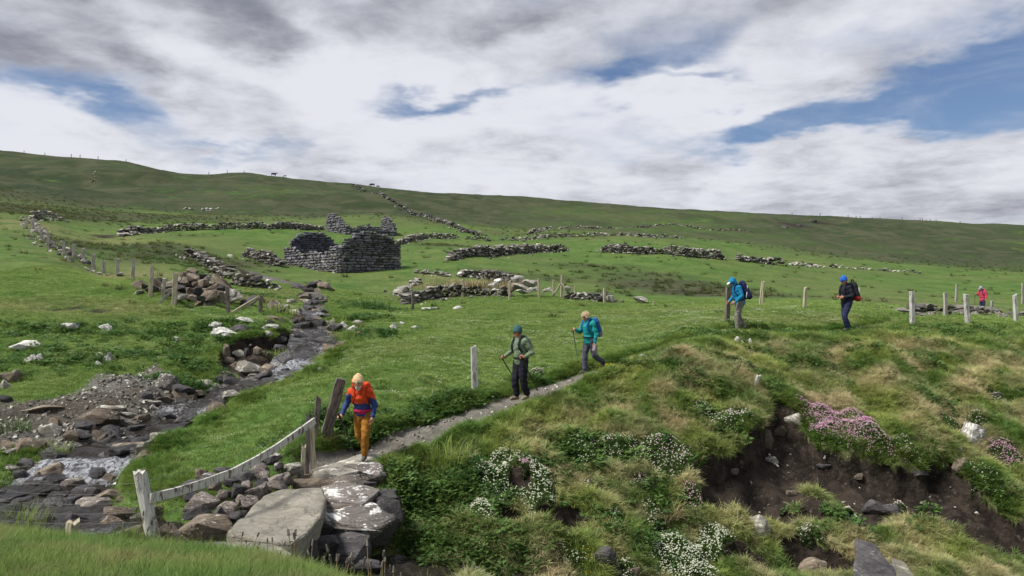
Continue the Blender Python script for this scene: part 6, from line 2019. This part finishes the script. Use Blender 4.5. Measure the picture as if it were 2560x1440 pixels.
def blades_mesh(name, n, h, spread, width, droop, seed, mat, lean=0.0, seg=3):
    """a tuft: n bent tapering blades"""
    r = np.random.default_rng(seed)
    vs, fs, tip = [], [], []
    for i in range(n):
        a = r.uniform(0, 2 * np.pi); rad = spread * math.sqrt(r.uniform(0, 1))
        bx, by = math.cos(a) * rad, math.sin(a) * rad
        a2 = a + r.normal(0, .8)
        ln = h * r.uniform(.55, 1.15); dr = droop * r.uniform(.4, 1.4)
        w = width * r.uniform(.7, 1.3)
        sx_, sy__ = -math.sin(a2) * w / 2, math.cos(a2) * w / 2
        i0 = len(vs)
        for k_ in range(seg + 1):
            t_ = k_ / seg
            out = dr * ln * t_ ** 1.7
            z = ln * t_ * (1 - 0.45 * dr * t_)
            ww = (1 - t_ ** 1.5) * .95 + .05
            x = bx + math.cos(a2) * out + lean * z; y = by + math.sin(a2) * out
            vs += [(x - sx_ * ww, y - sy__ * ww, z - .01), (x + sx_ * ww, y + sy__ * ww, z - .01)]
            tip += [t_, t_]
        for k_ in range(seg):
            q = i0 + k_ * 2
            fs.append((q, q + 1, q + 3, q + 2))
    me = bpy.data.meshes.new(name); me.from_pydata(vs, [], fs); me.materials.append(MATS[mat])
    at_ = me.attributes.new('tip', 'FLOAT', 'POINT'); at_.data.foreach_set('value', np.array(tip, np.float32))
    return me


def leaves_mesh(name, n, rad, h, size, seed, mat):
    """low leafy clump of broad leaves"""
    r = np.random.default_rng(seed)
    vs, fs, tip = [], [], []
    for i in range(n):
        a = r.uniform(0, 2 * np.pi); q = rad * math.sqrt(r.uniform(0, 1)); z = h * r.uniform(.2, 1) * (1 - (q / rad) ** 2 * .7)
        c = np.array([math.cos(a) * q, math.sin(a) * q, z])
        d = np.array([math.cos(a + r.normal(0, 1)), math.sin(a + r.normal(0, 1)), r.uniform(-.2, .7)]); d /= np.linalg.norm(d)
        s = np.cross(d, [0, 0, 1.0]); s /= np.linalg.norm(s) + 1e-9
        s = s + np.array([0, 0, r.normal(0, .4)])
        L_ = size * r.uniform(.6, 1.3); w = L_ * .28
        i0 = len(vs)
        pts = [c, c + d * L_ * .45 + s * w, c + d * L_, c + d * L_ * .45 - s * w]
        vs += [tuple(p) for p in pts]; tip += [.2, .6, 1, .6]
        fs.append((i0, i0 + 1, i0 + 2, i0 + 3))
    me = bpy.data.meshes.new(name); me.from_pydata(vs, [], fs); me.materials.append(MATS[mat])
    at_ = me.attributes.new('tip', 'FLOAT', 'POINT'); at_.data.foreach_set('value', np.array(tip, np.float32))
    return me


def proto_coll(name, meshes):
    c = bpy.data.collections.new(name)
    for i, me in enumerate(meshes):
        c.objects.link(bpy.data.objects.new('%s_%02d' % (name, i), me))
    return c


def scatter(name, label, cat, pts, scale, rot, idx, cols, coll, zscale=None):
    """one object of many small plants: points that carry an instanced tuft each"""
    n = len(pts)
    me = bpy.data.meshes.new(name)
    me.vertices.add(n); me.vertices.foreach_set('co', np.asarray(pts, np.float32).ravel())
    for nm, typ, key, arr in (('rot', 'FLOAT_VECTOR', 'vector', rot), ('scl', 'FLOAT_VECTOR', 'vector', scale), ('col', 'FLOAT_COLOR', 'color', cols), ('idx', 'INT', 'value', idx)):
        a = me.attributes.new(nm, typ, 'POINT'); a.data.foreach_set(key, np.ascontiguousarray(arr).ravel())
    o = add_obj(name, me)
    tag(o, label, cat, kind='stuff')
    ng = bpy.data.node_groups.new(name + '_nodes', 'GeometryNodeTree')
    ng.interface.new_socket('Geometry', in_out='INPUT', socket_type='NodeSocketGeometry')
    ng.interface.new_socket('Geometry', in_out='OUTPUT', socket_type='NodeSocketGeometry')
    N = ng.nodes; L_ = ng.links
    gi = N.new('NodeGroupInput'); go = N.new('NodeGroupOutput')
    ip = N.new('GeometryNodeInstanceOnPoints')
    ci = N.new('GeometryNodeCollectionInfo'); ci.inputs['Collection'].default_value = coll; ci.inputs['Separate Children'].default_value = True; ci.inputs['Reset Children'].default_value = True
    def na(nm, typ):
        q = N.new('GeometryNodeInputNamedAttribute'); q.data_type = typ; q.inputs['Name'].default_value = nm
        return q.outputs['Attribute']
    L_.new(gi.outputs[0], ip.inputs['Points']); L_.new(ci.outputs[0], ip.inputs['Instance'])
    ip.inputs['Pick Instance'].default_value = True
    L_.new(na('idx', 'INT'), ip.inputs['Instance Index'])
    er = N.new('FunctionNodeEulerToRotation'); L_.new(na('rot', 'FLOAT_VECTOR'), er.inputs[0]); L_.new(er.outputs[0], ip.inputs['Rotation'])
    L_.new(na('scl', 'FLOAT_VECTOR'), ip.inputs['Scale'])
    L_.new(ip.outputs[0], go.inputs[0])
    md = o.modifiers.new('scatter', 'NODES'); md.node_group = ng
    return o


def g_attr(name, x, y):
    """surveyed ground mask at points"""
    return grid_sample(att[name].reshape(nr, nc), x, y)


def rand_pts(n, x0, x1, y0, y1):
    return rng.uniform(x0, x1, n), rng.uniform(y0, y1, n)


def visible(x, y, pad=0.17):
    u = x / np.maximum(y, .1)
    return (np.abs(u) < 0.692 + pad) & (y > 3)


def mixcol(a, b, f):
    return np.asarray(a)[None] * (1 - f[:, None]) + np.asarray(b)[None] * f[:, None]


def make_scatter(name, label, cat, x, y, sc_lo, sc_hi, colA, colB, coll, nproto, tilt=.12, jit=.15, fnoise=.5, sxy=1.0, extra=None, zoff=0.0):
    n = len(x)
    z = hgrid(x, y) + zoff
    f = np.clip(.5 + fnoise * fbm(x * .7, y * .7, 3, 91) + rng.normal(0, .22, n), 0, 1)
    c = mixcol(colA, colB, f)
    if extra is not None: c = extra(x, y, c)
    c = np.clip(c * rng.uniform(1 - jit, 1 + jit, (n, 1)), 0, 1)
    cols = np.concatenate([c, np.ones((n, 1))], 1).astype(np.float32)
    s = rng.uniform(sc_lo, sc_hi, n)
    scl = np.stack([s * sxy, s * sxy, s * rng.uniform(.8, 1.2, n)], 1).astype(np.float32)
    rot = np.stack([rng.normal(0, tilt, n), rng.normal(0, tilt, n), rng.uniform(0, 6.28, n)], 1).astype(np.float32)
    idx = rng.integers(0, nproto, n).astype(np.int32)
    return scatter(name, label, cat, np.stack([x, y, z], 1), scl, rot, idx, cols, coll)


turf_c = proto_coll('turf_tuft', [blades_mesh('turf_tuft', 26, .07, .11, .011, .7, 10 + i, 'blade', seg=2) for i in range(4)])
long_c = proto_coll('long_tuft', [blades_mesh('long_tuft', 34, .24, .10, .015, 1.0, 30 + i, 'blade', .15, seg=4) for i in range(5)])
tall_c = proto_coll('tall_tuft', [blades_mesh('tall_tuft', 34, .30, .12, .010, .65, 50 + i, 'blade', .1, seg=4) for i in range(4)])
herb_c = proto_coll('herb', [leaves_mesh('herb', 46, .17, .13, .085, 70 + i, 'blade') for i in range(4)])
flow_me = []
for i, mt in enumerate(['petal_white', 'petal_white', 'petal_yellow']):
    bm = bmesh.new()
    r_ = random.Random(i)
    for q in range(5):
        bmesh.ops.create_icosphere(bm, subdivisions=1, radius=.011, matrix=Matrix.Translation((r_.gauss(0, .06), r_.gauss(0, .06), r_.uniform(.04, .08))))
    me = bpy.data.meshes.new('daisy'); bm.to_mesh(me); bm.free(); me.materials.append(MATS[mt]); flow_me.append(me)
daisy_c = proto_coll('daisy', flow_me)

PK, PL, WH = ['petal_pink', 'petal_pink', 'petal_pale'], ['petal_pale', 'petal_white'], ['petal_white']
CUSHIONS = [
        (2085, 1074, 235, 120, PK, 1900, 'largest pink thrift cushion hanging over the soil scar'), (2190, 1108, 110, 70, ['petal_pink', 'petal_pale', 'petal_pale'], 320, 'paler pink thrift joined to the right of the largest cushion'), (2270, 1128, 100, 50, PL, 160, 'thin whitish thrift at the right end of the scar lip'),
        (1660, 1140, 190, 80, PL, 560, 'wide pale thrift cushion left of the soil scar'), (1540, 1130, 150, 70, PL, 260, 'dark leaved pale thrift further left of the wide one'), (1460, 1135, 100, 70, WH, 130, 'dark green mound with few white flowers above the mossy hollow'), (1840, 1055, 120, 70, PL, 230, 'pale thrift on the ledge just left of the scar apex'), (1770, 1050, 90, 50, WH, 130, 'small whitish cushion on the brown grass left of the ledge'),
        (1250, 1205, 150, 130, WH, 900, 'left arm of the horseshoe of white campion below the path'), (1345, 1215, 90, 170, WH, 700, 'right arm of the horseshoe of white campion below the path'), (1215, 1280, 120, 60, WH, 420, 'lower end of the white campion horseshoe'), (1315, 1195, 50, 40, PK, 110, 'small pink thrift inside the campion horseshoe'),
        (1732, 1250, 64, 52, ['petal_pale', 'petal_pink'], 130, 'round pale pink thrift at the left foot of the soil scar'), (1602, 1212, 56, 42, ['petal_pale', 'petal_pink'], 80, 'small pinkish thrift above the golden tussock'), (1480, 1228, 60, 36, PL, 60, 'small pale thrift beside the mossy hollow'), (1535, 1295, 60, 40, PL, 50, 'sparse pale thrift left of the golden tussock'),
        (2510, 1135, 90, 60, PK, 300, 'pink thrift at the right edge of the photo below the white boulder'), (2440, 1050, 60, 30, PL, 70, 'small pale thrift above the large white boulder'), (2500, 1010, 60, 50, PL, 80, 'dark cushion beside the pointed pale rock'),
        (1700, 1400, 200, 110, WH, 1500, 'large mat of white campion at the bottom edge'), (1790, 1370, 120, 70, WH, 520, 'right half of the white campion mat at the bottom edge'), (1640, 1310, 70, 80, WH, 200, 'white campion climbing beside the golden tussock'), (1560, 1430, 80, 40, WH, 120, 'white flowers behind the smooth dark boulders'),
        (2020, 1372, 90, 50, PL, 150, 'pale thrift over the little overhang at the bottom'), (2130, 1300, 80, 60, PL, 130, 'pale thrift mound right of the mossy hump'), (2255, 1285, 90, 60, PL, 120, 'thin thrift among grey rocks low in the soil slope'), (2450, 1220, 100, 70, WH, 150, 'whitish cushion at the right end of the soil slope'), (1340, 935, 56, 30, ['petal_pale', 'petal_white'], 110, 'pale pink thrift on the path edge behind the sage fleece hiker'), (1025, 1260, 80, 90, WH, 160, 'white flecked leafy mat right of the footbridge'), (1010, 1350, 60, 60, WH, 100, 'white flecked leafy mat low beside the footbridge'), (1425, 1390, 90, 50, WH, 110, 'small white flowers left of the smooth dark boulders'), (2370, 1060, 70, 40, PL, 50, 'thin pale thrift left of the large white boulder')]
CUSH_E = []
for q in CUSHIONS:
    c = hit(q[0], q[1]); CUSH_E.append((c[0], c[1], q[2] / F * c[1] / 2, q[3] / F * c[1] / 2 * 1.5))


def off_cushion(x, y, k_=.92):
    ok_ = np.ones(len(x), bool)
    for (cx, cy2, rx, ry) in CUSH_E: ok_ &= ((x - cx) / (rx * k_)) ** 2 + ((y - cy2) / (ry * k_)) ** 2 > 1
    return ok_


# short turf of the meadow and terraces
n = 95000
x, y = rand_pts(n * 2, -26, 24, 11.5, 44)
keep = visible(x, y) & (rng.uniform(0, 1, len(x)) < np.clip(1.25 - (y - 12) / 36, .22, 1))
x, y = x[keep], y[keep]
ok = (g_attr('path', x, y) < .45) & (g_attr('soil', x, y) < .45) & (g_attr('gravel', x, y) < .45 + .5 * (rng.uniform(0, 1, len(x)) < .16)) & (g_attr('bank', x, y) < .5)
x, y = x[ok], y[ok]
GA, GB = (0.145, 0.245, 0.058), (0.265, 0.345, 0.115)


def tint(x, y, c):
    d = g_attr('dry', x, y)[:, None]
    return c * (1 - d * .8) + np.array([[.32, .29, .16]]) * d * .8


make_scatter('meadow_grass', 'short grazed grass of the meadow and the terraces', 'grass', x, y, .7, 1.35, GA, GB, turf_c, 4, extra=tint)
# coarse tufts further out, in the heathy patches and the far pasture
x, y = rand_pts(90000, -110, 110, 28, 170)
keep = visible(x, y)
x, y = x[keep], y[keep]
hm_ = g_attr('heath', x, y)
keep = (rng.uniform(0, 1, len(x)) < (.015 + .9 * np.clip(hm_ - .3, 0, 1)) * sstep(y, 168, 90)) & (g_attr('soil', x, y) < .6) & (g_attr('gravel', x, y) < .4)
x, y = x[keep], y[keep]
make_scatter('rough_pasture', 'coarse dark grass tufts of the far pasture', 'grass', x, y, .8, 2.0, (0.058, 0.085, 0.026), (0.125, 0.135, 0.055), long_c, 5, extra=tint, sxy=1.2)
# long grass of the right bank
n = 52000
x, y = rand_pts(n * 2, -4, 18, 11, 25.5)
keep = visible(x, y)
x, y = x[keep], y[keep]
bk_ = g_attr('bank', x, y)
so_ = g_attr('soil', x, y)
keep = (bk_ > .25) & (so_ < .42) & off_cushion(x, y)
x, y = x[keep], y[keep]


def tint_bank(x, y, c):
    d = np.clip(g_attr('dry', x, y) * (1.0 + 2.2 * fbm(x * .9, y * 1.1, 3, 120)), 0, 1)[:, None]
    g = np.clip(.5 + 1.6 * fbm(x * .55, y * .6, 3, 130), 0, 1)[:, None]
    c = c * (1 - g * .75) + np.array([[.095, .190, .044]]) * g * .75
    return c * (1 - d) + np.array([[.52, .45, .29]]) * d


make_scatter('bank_grass', 'long tussocky green and straw coloured grass on the right bank', 'grass', x, y, .42, .92, (0.175, 0.255, 0.055), (0.315, 0.365, 0.110), long_c, 5, tilt=.35, extra=tint_bank)
# edge fringe: along scar lip, path and stream, longer deep green grass
fr = []
for poly, wd, nn in ((SCAR_TOP, .22, 1500), (CUT_BANK, .25, 700)):
    for q in range(nn):
        i = random.randrange(len(poly) - 1); t_ = random.random()
        p = poly[i] * (1 - t_) + poly[i + 1] * t_
        fr.append((p[0] + random.gauss(0, wd * .5), p[1] + random.gauss(.12, wd * .5)))
for q in range(5200):
    i = random.randrange(len(PATHC) - 12); t_ = random.random()
    p = PATHC[i] * (1 - t_) + PATHC[i + 1] * t_
    tx, ty = PATHC[i + 1][0] - PATHC[i][0], PATHC[i + 1][1] - PATHC[i][1]
    L_ = math.hypot(tx, ty) + 1e-6
    s = random.choice([-1, 1]) * (np.interp(p[1], [12, 16, 19, 22, 25, 40], [0.55, 0.5, 0.42, 0.3, 0.22, 0.15]) + .06 + abs(random.gauss(0, .18)))
    fr.append((p[0] - ty / L_ * s, p[1] + tx / L_ * s))
for q in range(4200):
    i = random.randrange(18, len(STR) - 10); t_ = random.random()
    p = STR[i] * (1 - t_) + STR[i + 1] * t_
    tx, ty = STR[i + 1][0] - STR[i][0], STR[i + 1][1] - STR[i][1]
    L_ = math.hypot(tx, ty) + 1e-6
    s = (p[3] + .55 + abs(random.gauss(0, .35))) * random.choice([1, 1, 1, -1])
    fr.append((p[0] - ty / L_ * s, p[1] + tx / L_ * s))
fr = np.array(fr)
keep = (g_attr('path', fr[:, 0], fr[:, 1]) < .3) & (g_attr('soil', fr[:, 0], fr[:, 1]) < .55) & (g_attr('gravel', fr[:, 0], fr[:, 1]) < .5) & ((fr[:, 1] > 13.2) | (fr[:, 0] > -2.2))
fr = fr[keep]
make_scatter('edge_grass', 'longer deep green grass fringing the path, stream and soil edges', 'grass', fr[:, 0], fr[:, 1], .45, .95, (0.075, 0.160, 0.030), (0.180, 0.245, 0.060), long_c, 5, tilt=.3)
# near bank under the camera
def tint_near(x, y, c):
    d = np.clip(-.1 + 1.2 * fbm(x * 1.1, y * 1.1, 3, 171) + .25 * sstep(y, 8.2, 9.2), 0, .6)[:, None]
    return c * (1 - d) + np.array([[.235, .205, .105]]) * d


x, y = rand_pts(46000, -9, 0.5, 4.6, 10.6)
keep = visible(x, y, .15)
x, y = x[keep], y[keep]
nb_edge = np.interp(x, [-9, -5.5, -4.2, -3.4, -2.6, -1.8, -.8, .5], [10.2, 9.7, 9.3, 8.7, 8.7, 8.8, 8.6, 8.0])
keep = y < nb_edge - .25 + rng.normal(0, .12, len(x))
x, y = x[keep], y[keep]
make_scatter('foreground_grass', 'tall soft grass on the near bank at the bottom left', 'grass', x, y, .28, .75, (0.062, 0.150, 0.026), (0.165, 0.225, 0.062), tall_c, 4, tilt=.3, extra=tint_near)
# leafy herbs: docks and nettles by the path and below it
hx, hy = [], []
for (px, py, sp, nn) in [(860, 1110, .45, 90), (900, 1095, .5, 100), (960, 1075, .5, 90), (1030, 1050, .4, 60), (1100, 1030, .4, 60), (1180, 1000, .4, 45), (1000, 1190, .5, 110), (1040, 1240, .55, 130), (1010, 1300, .4, 90), (1090, 1210, .5, 90), (1150, 1200, .4, 60), (1120, 1290, .6, 80), (1060, 1350, .4, 70), (1260, 1390, .4, 60), (1160, 1380, .4, 60), (1860, 925, .6, 60), (1900, 960, .4, 40), (2000, 900, .6, 60), (1740, 960, .4, 30), (1580, 915, .4, 30), (1350, 960, .4, 40), (1650, 905, .5, 50), (2300, 900, .7, 40), (1730, 835, .6, 60), (1850, 840, .5, 40), (2200, 838, 1.2, 60), (2400, 832, 1.2, 60), (1950, 835, .8, 50), (450, 960, .4, 50), (510, 920, .5, 60), (900, 840, .9, 90), (860, 800, .9, 80), (930, 770, 1.2, 90), (560, 810, .8, 50), (450, 830, .8, 40), (640, 740, 1.0, 40), (480, 665, 2.0, 60), (330, 640, 2.5, 60), (260, 620, 2.5, 50), (530, 690, 1.2, 40), (1440, 1130, .4, 50), (1560, 1150, .5, 50), (1800, 1080, .5, 50), (1680, 1290, .4, 50), (2080, 1290, .4, 40), (2300, 1290, .4, 40), (2450, 1220, .5, 50), (200, 885, 1.0, 60), (400, 888, 1.0, 60), (90, 905, .8, 50), (330, 832, 1.2, 50), (500, 852, .8, 40), (60, 830, 1.2, 50), (160, 835, 1.2, 50), (1500, 1010, .6, 40), (1420, 1080, .4, 40), (1620, 1350, .4, 40), (2150, 870, .7, 40), (2350, 1000, .5, 40), (1360, 1150, .4, 40), (1450, 1330, .4, 40)]:
    c = hit(px, py)
    hx += list(rng.normal(c[0], sp, nn)); hy += list(rng.normal(c[1], sp * .55, nn))
hx, hy = np.array(hx), np.array(hy)
keep = (g_attr('path', hx, hy) < .2) & (g_attr('soil', hx, hy) < .5)
make_scatter('leafy_undergrowth', 'dark leafy docks and nettles beside the path and on the bank', 'undergrowth', hx[keep], hy[keep], .7, 1.4, (0.040, 0.100, 0.026), (0.105, 0.180, 0.050), herb_c, 4, tilt=.2)
# daisies and small white flowers in the turf
x, y = rand_pts(5200, -14, 12, 13, 34)
keep = visible(x, y) & (fbm(x * .35, y * .35, 2, 150) > .05) & (g_attr('path', x, y) < .2) & (g_attr('gravel', x, y) < .3) & (g_attr('soil', x, y) < .3)
x, y = x[keep], y[keep]
make_scatter('daisies', 'scattered tiny white daisies in the meadow turf', 'flowers', x, y, .5, 1.0, (1, 1, 1), (1, 1, 1), proto_coll('daisy_white', flow_me[:2]), 2)


# ---- thrift cushions and campion mats, each its own plant
def cushion(label, px, py, wpx, hpx, petals, nflow, cat='plant', name='thrift_cushion', dome=.16, leafm='leaf_thrift', group='flowering cushions on the bank', fs=.016):
    c = hit(px, py)
    d = c[1]
    rx = wpx / F * d / 2; ry = hpx / F * d / 2 * 1.5
    root = empty(name, (float(c[0]), float(c[1]), float(c[2])))
    tag(root, label, cat, group)
    def ground(n_):
        a = rng.uniform(0, 2 * np.pi, n_); q = np.sqrt(rng.uniform(0, 1, n_)) * (1 + .25 * np.sin(a * 3 + c[0] * 7) + .15 * np.sin(a * 5 + c[1] * 3))
        x_ = c[0] + np.cos(a) * q * rx; y_ = c[1] + np.sin(a) * q * ry
        bad = g_attr('soil', x_, y_) > .5
        x_ = np.where(bad, c[0] + (x_ - c[0]) * .35, x_); y_ = np.where(bad, c[1] + (y_ - c[1]) * .2 + ry * .25, y_)
        z_ = hgrid(x_, y_) + dome * np.clip(1 - q ** 2, 0, 1) * min(1, rx / .5)
        return x_, y_, z_, q
    area = rx * ry * 3.14
    nl = int(min(5200, 1300 + 2400 * area))
    x_, y_, z_, q = ground(nl)
    vs, fs_, tp = [], [], []
    for i in range(nl):
        a = rng.uniform(0, 6.28); e = rng.uniform(.2, 1.3)
        L_ = rng.uniform(.04, .085); dx_, dy_, dz_ = math.cos(a) * math.cos(e) * L_, math.sin(a) * math.cos(e) * L_, math.sin(e) * L_
        w = .012; sx_, sy__ = -math.sin(a) * w, math.cos(a) * w
        b0 = (x_[i] - c[0], y_[i] - c[1], z_[i] - c[2] - .03)
        k_ = len(vs)
        vs += [(b0[0] - sx_, b0[1] - sy__, b0[2]), (b0[0] + sx_, b0[1] + sy__, b0[2]), (b0[0] + dx_ + sx_ * .3, b0[1] + dy_ + sy__ * .3, b0[2] + dz_), (b0[0] + dx_ - sx_ * .3, b0[1] + dy_ - sy__ * .3, b0[2] + dz_)]
        fs_.append((k_, k_ + 1, k_ + 2, k_ + 3)); tp += [0, 0, 1, 1]
    me = bpy.data.meshes.new('foliage'); me.from_pydata(vs, [], fs_); me.materials.append(MATS[leafm])
    at_ = me.attributes.new('tip', 'FLOAT', 'POINT'); at_.data.foreach_set('value', np.array(tp, np.float32))
    fo = add_obj('foliage', me, root); fo['kind'] = 'stuff'
    x_, y_, z_, q = ground(nflow)
    octv = np.array([(1, 0, 0), (-1, 0, 0), (0, 1, 0), (0, -1, 0), (0, 0, .7), (0, 0, -.7)])
    octf = np.array([(0, 2, 4), (2, 1, 4), (1, 3, 4), (3, 0, 4), (2, 0, 5), (1, 2, 5), (3, 1, 5), (0, 3, 5)])
    zf = z_ + rng.uniform(.03, .075, nflow)
    s = fs * rng.uniform(.7, 1.25, nflow)
    vv_ = (np.stack([x_ - c[0], y_ - c[1], zf - c[2]], 1)[:, None] + octv[None] * s[:, None, None]).reshape(-1, 3)
    ff_ = (np.arange(nflow)[:, None, None] * 6 + octf[None]).reshape(-1, 3)
    me = mesh_np('flowers', vv_, ff_)
    for p_ in petals: me.materials.append(MATS[p_])
    mi = np.repeat(rng.integers(0, len(petals), nflow), 8)
    me.polygons.foreach_set('material_index', mi.astype(np.int32))
    fo = add_obj('flowers', me, root); fo['kind'] = 'stuff'
    return root


for (px, py, w, h, pet, nf, lab) in CUSHIONS:
    cushion(lab, px, py, w, h, pet, int(nf * (1.25 if 'petal_pink' in pet else .8)))
for (px, py, w, h, lab, nf) in [(1515, 922, 60, 40, 'yellow trefoil beside the path below the teal hiker', 90), (1475, 1405, 50, 50, 'yellow flowers left of the smooth dark boulder', 90), (2300, 950, 110, 40, 'yellow flowers on the upper right bank', 40), (2270, 990, 60, 30, 'few yellow flowers on the middle of the right bank', 20)]:
    cushion(lab, px, py, w, h, ['petal_yellow'], nf, name='yellow_flowers', dome=.08, leafm='leaf_iris', group='yellow flowers on the bank', fs=.012)

# yellow flag leaves and rushes
def iris(label, px, py, n_, h, spread, name='iris_clump', mat='leaf_iris', wd=.028, droop=.45):
    c = hit(px, py)
    me = blades_mesh('leaves', n_, h, spread, wd, droop, int(px), mat, 0, 6)
    root = empty(name, (float(c[0]), float(c[1]), float(c[2])))
    tag(root, label, 'plant', 'sword leaved plants')
    o = add_obj('leaves', me, root); o['kind'] = 'stuff'


iris('tall yellow green iris leaves below the path right of the first hiker', 1120, 1165, 110, .62, .42)
iris('bright iris leaves on the left bank of the upper stream', 700, 785, 90, .6, .7)
iris('bright rushes on the right bank of the cascade', 870, 850, 120, .5, .8)
iris('rush clump low on the right side of the cascade', 835, 815, 80, .5, .5)
iris('dark rush clump above the cascade by the wall', 930, 770, 120, .7, .9, mat='leaf_dark')
iris('green rushes growing in the stream bend below the cut bank', 690, 900, 90, .45, .45)
iris('tall grass clump at the lower left corner by the water', 55, 1325, 200, .55, .45, name='grass_clump', wd=.012)
iris('green tussock hanging over the left stream bank', 500, 970, 120, .4, .5, name='grass_clump', wd=.012, mat='leaf_dark')
iris('pale dry grass round the foot of the leaning post', 808, 1105, 160, .35, .16, name='grass_clump', wd=.008, mat='stalk_brown', droop=.9)
iris('grassy hummock at the left photo edge beside the gravel', 25, 1075, 140, .35, .5, name='grass_clump', wd=.012, mat='leaf_dark')
iris('mossy grass tuft on the boulders in the rapids', 140, 1130, 90, .28, .35, name='grass_clump', wd=.01)
iris('golden straw tussock hanging in the middle of the bank', 1660, 1295, 260, .5, .3, name='grass_clump', wd=.008, mat='stalk_brown', droop=1.2)
iris('brown dead reeds behind the short dark wall', 1190, 725, 700, .9, 3.0, name='reed_patch', wd=.03, mat='stalk_brown')
iris('brown dead grass left of the reeds', 1090, 722, 260, .5, 2.0, name='reed_patch', wd=.025, mat='stalk_brown')

# plantain stalks with seed heads in the near grass
seed_me = None
b = bmesh.new()
for i in range(8):
    pass
b.free()
sm = Buf(); tube(sm, [V((0, 0, 0)), V((.005, 0, .12)), V((.02, 0, .25)), V((.045, 0, .36))], .0045, 4, .0035)
st_o = None
stalk_me = bpy.data.meshes.new('stalk'); stalk_me.from_pydata(np.concatenate(sm.v).tolist(), [], sm.f); stalk_me.materials.append(MATS['stalk_brown'])
sm = Buf(); tube(sm, [V((.044, 0, .355)), V((.048, 0, .37)), V((.055, 0, .395)), V((.06, 0, .41))], .013, 6, .008)
head_me = bpy.data.meshes.new('seed_head'); head_me.from_pydata(np.concatenate(sm.v).tolist(), [], sm.f); head_me.materials.append(MATS['wood_dark'])
for q in range(64):
    if q < 30: px = random.uniform(735, 1010); d = random.uniform(8.4, 9.2)
    else: px = random.uniform(280, 760); d = random.uniform(7.8, 9.2)
    xx = (px - 1280) / F * d
    zz_ = hz(xx, d)
    root = empty('plantain_stalk', (xx, d, zz_), random.uniform(0, 6.28))
    s = random.uniform(.65, 1.15) * (1.35 if q < 30 else .85)
    root.scale = (s, s, s); root.rotation_euler = (random.gauss(0, .12), random.gauss(0, .12), random.uniform(0, 6.28))
    where = 'right of the slabs' if px > 860 else 'in front of the dark gap under the slabs' if px > 735 else 'below the big slab' if px > 560 else 'in front of the sunken pale slab' if px > 440 else 'at the foot of the round post'
    tag(root, '%s brown seed stalk %s, %s' % ('tall' if s > 1.1 else 'middling' if s > .75 else 'short', 'leaning' if abs(root.rotation_euler.x) + abs(root.rotation_euler.y) > .18 else 'upright', where), 'plant', 'seed stalks in the near grass')
    so2 = add_obj('stalk', stalk_me, root); add_obj('seed_head', head_me, so2)
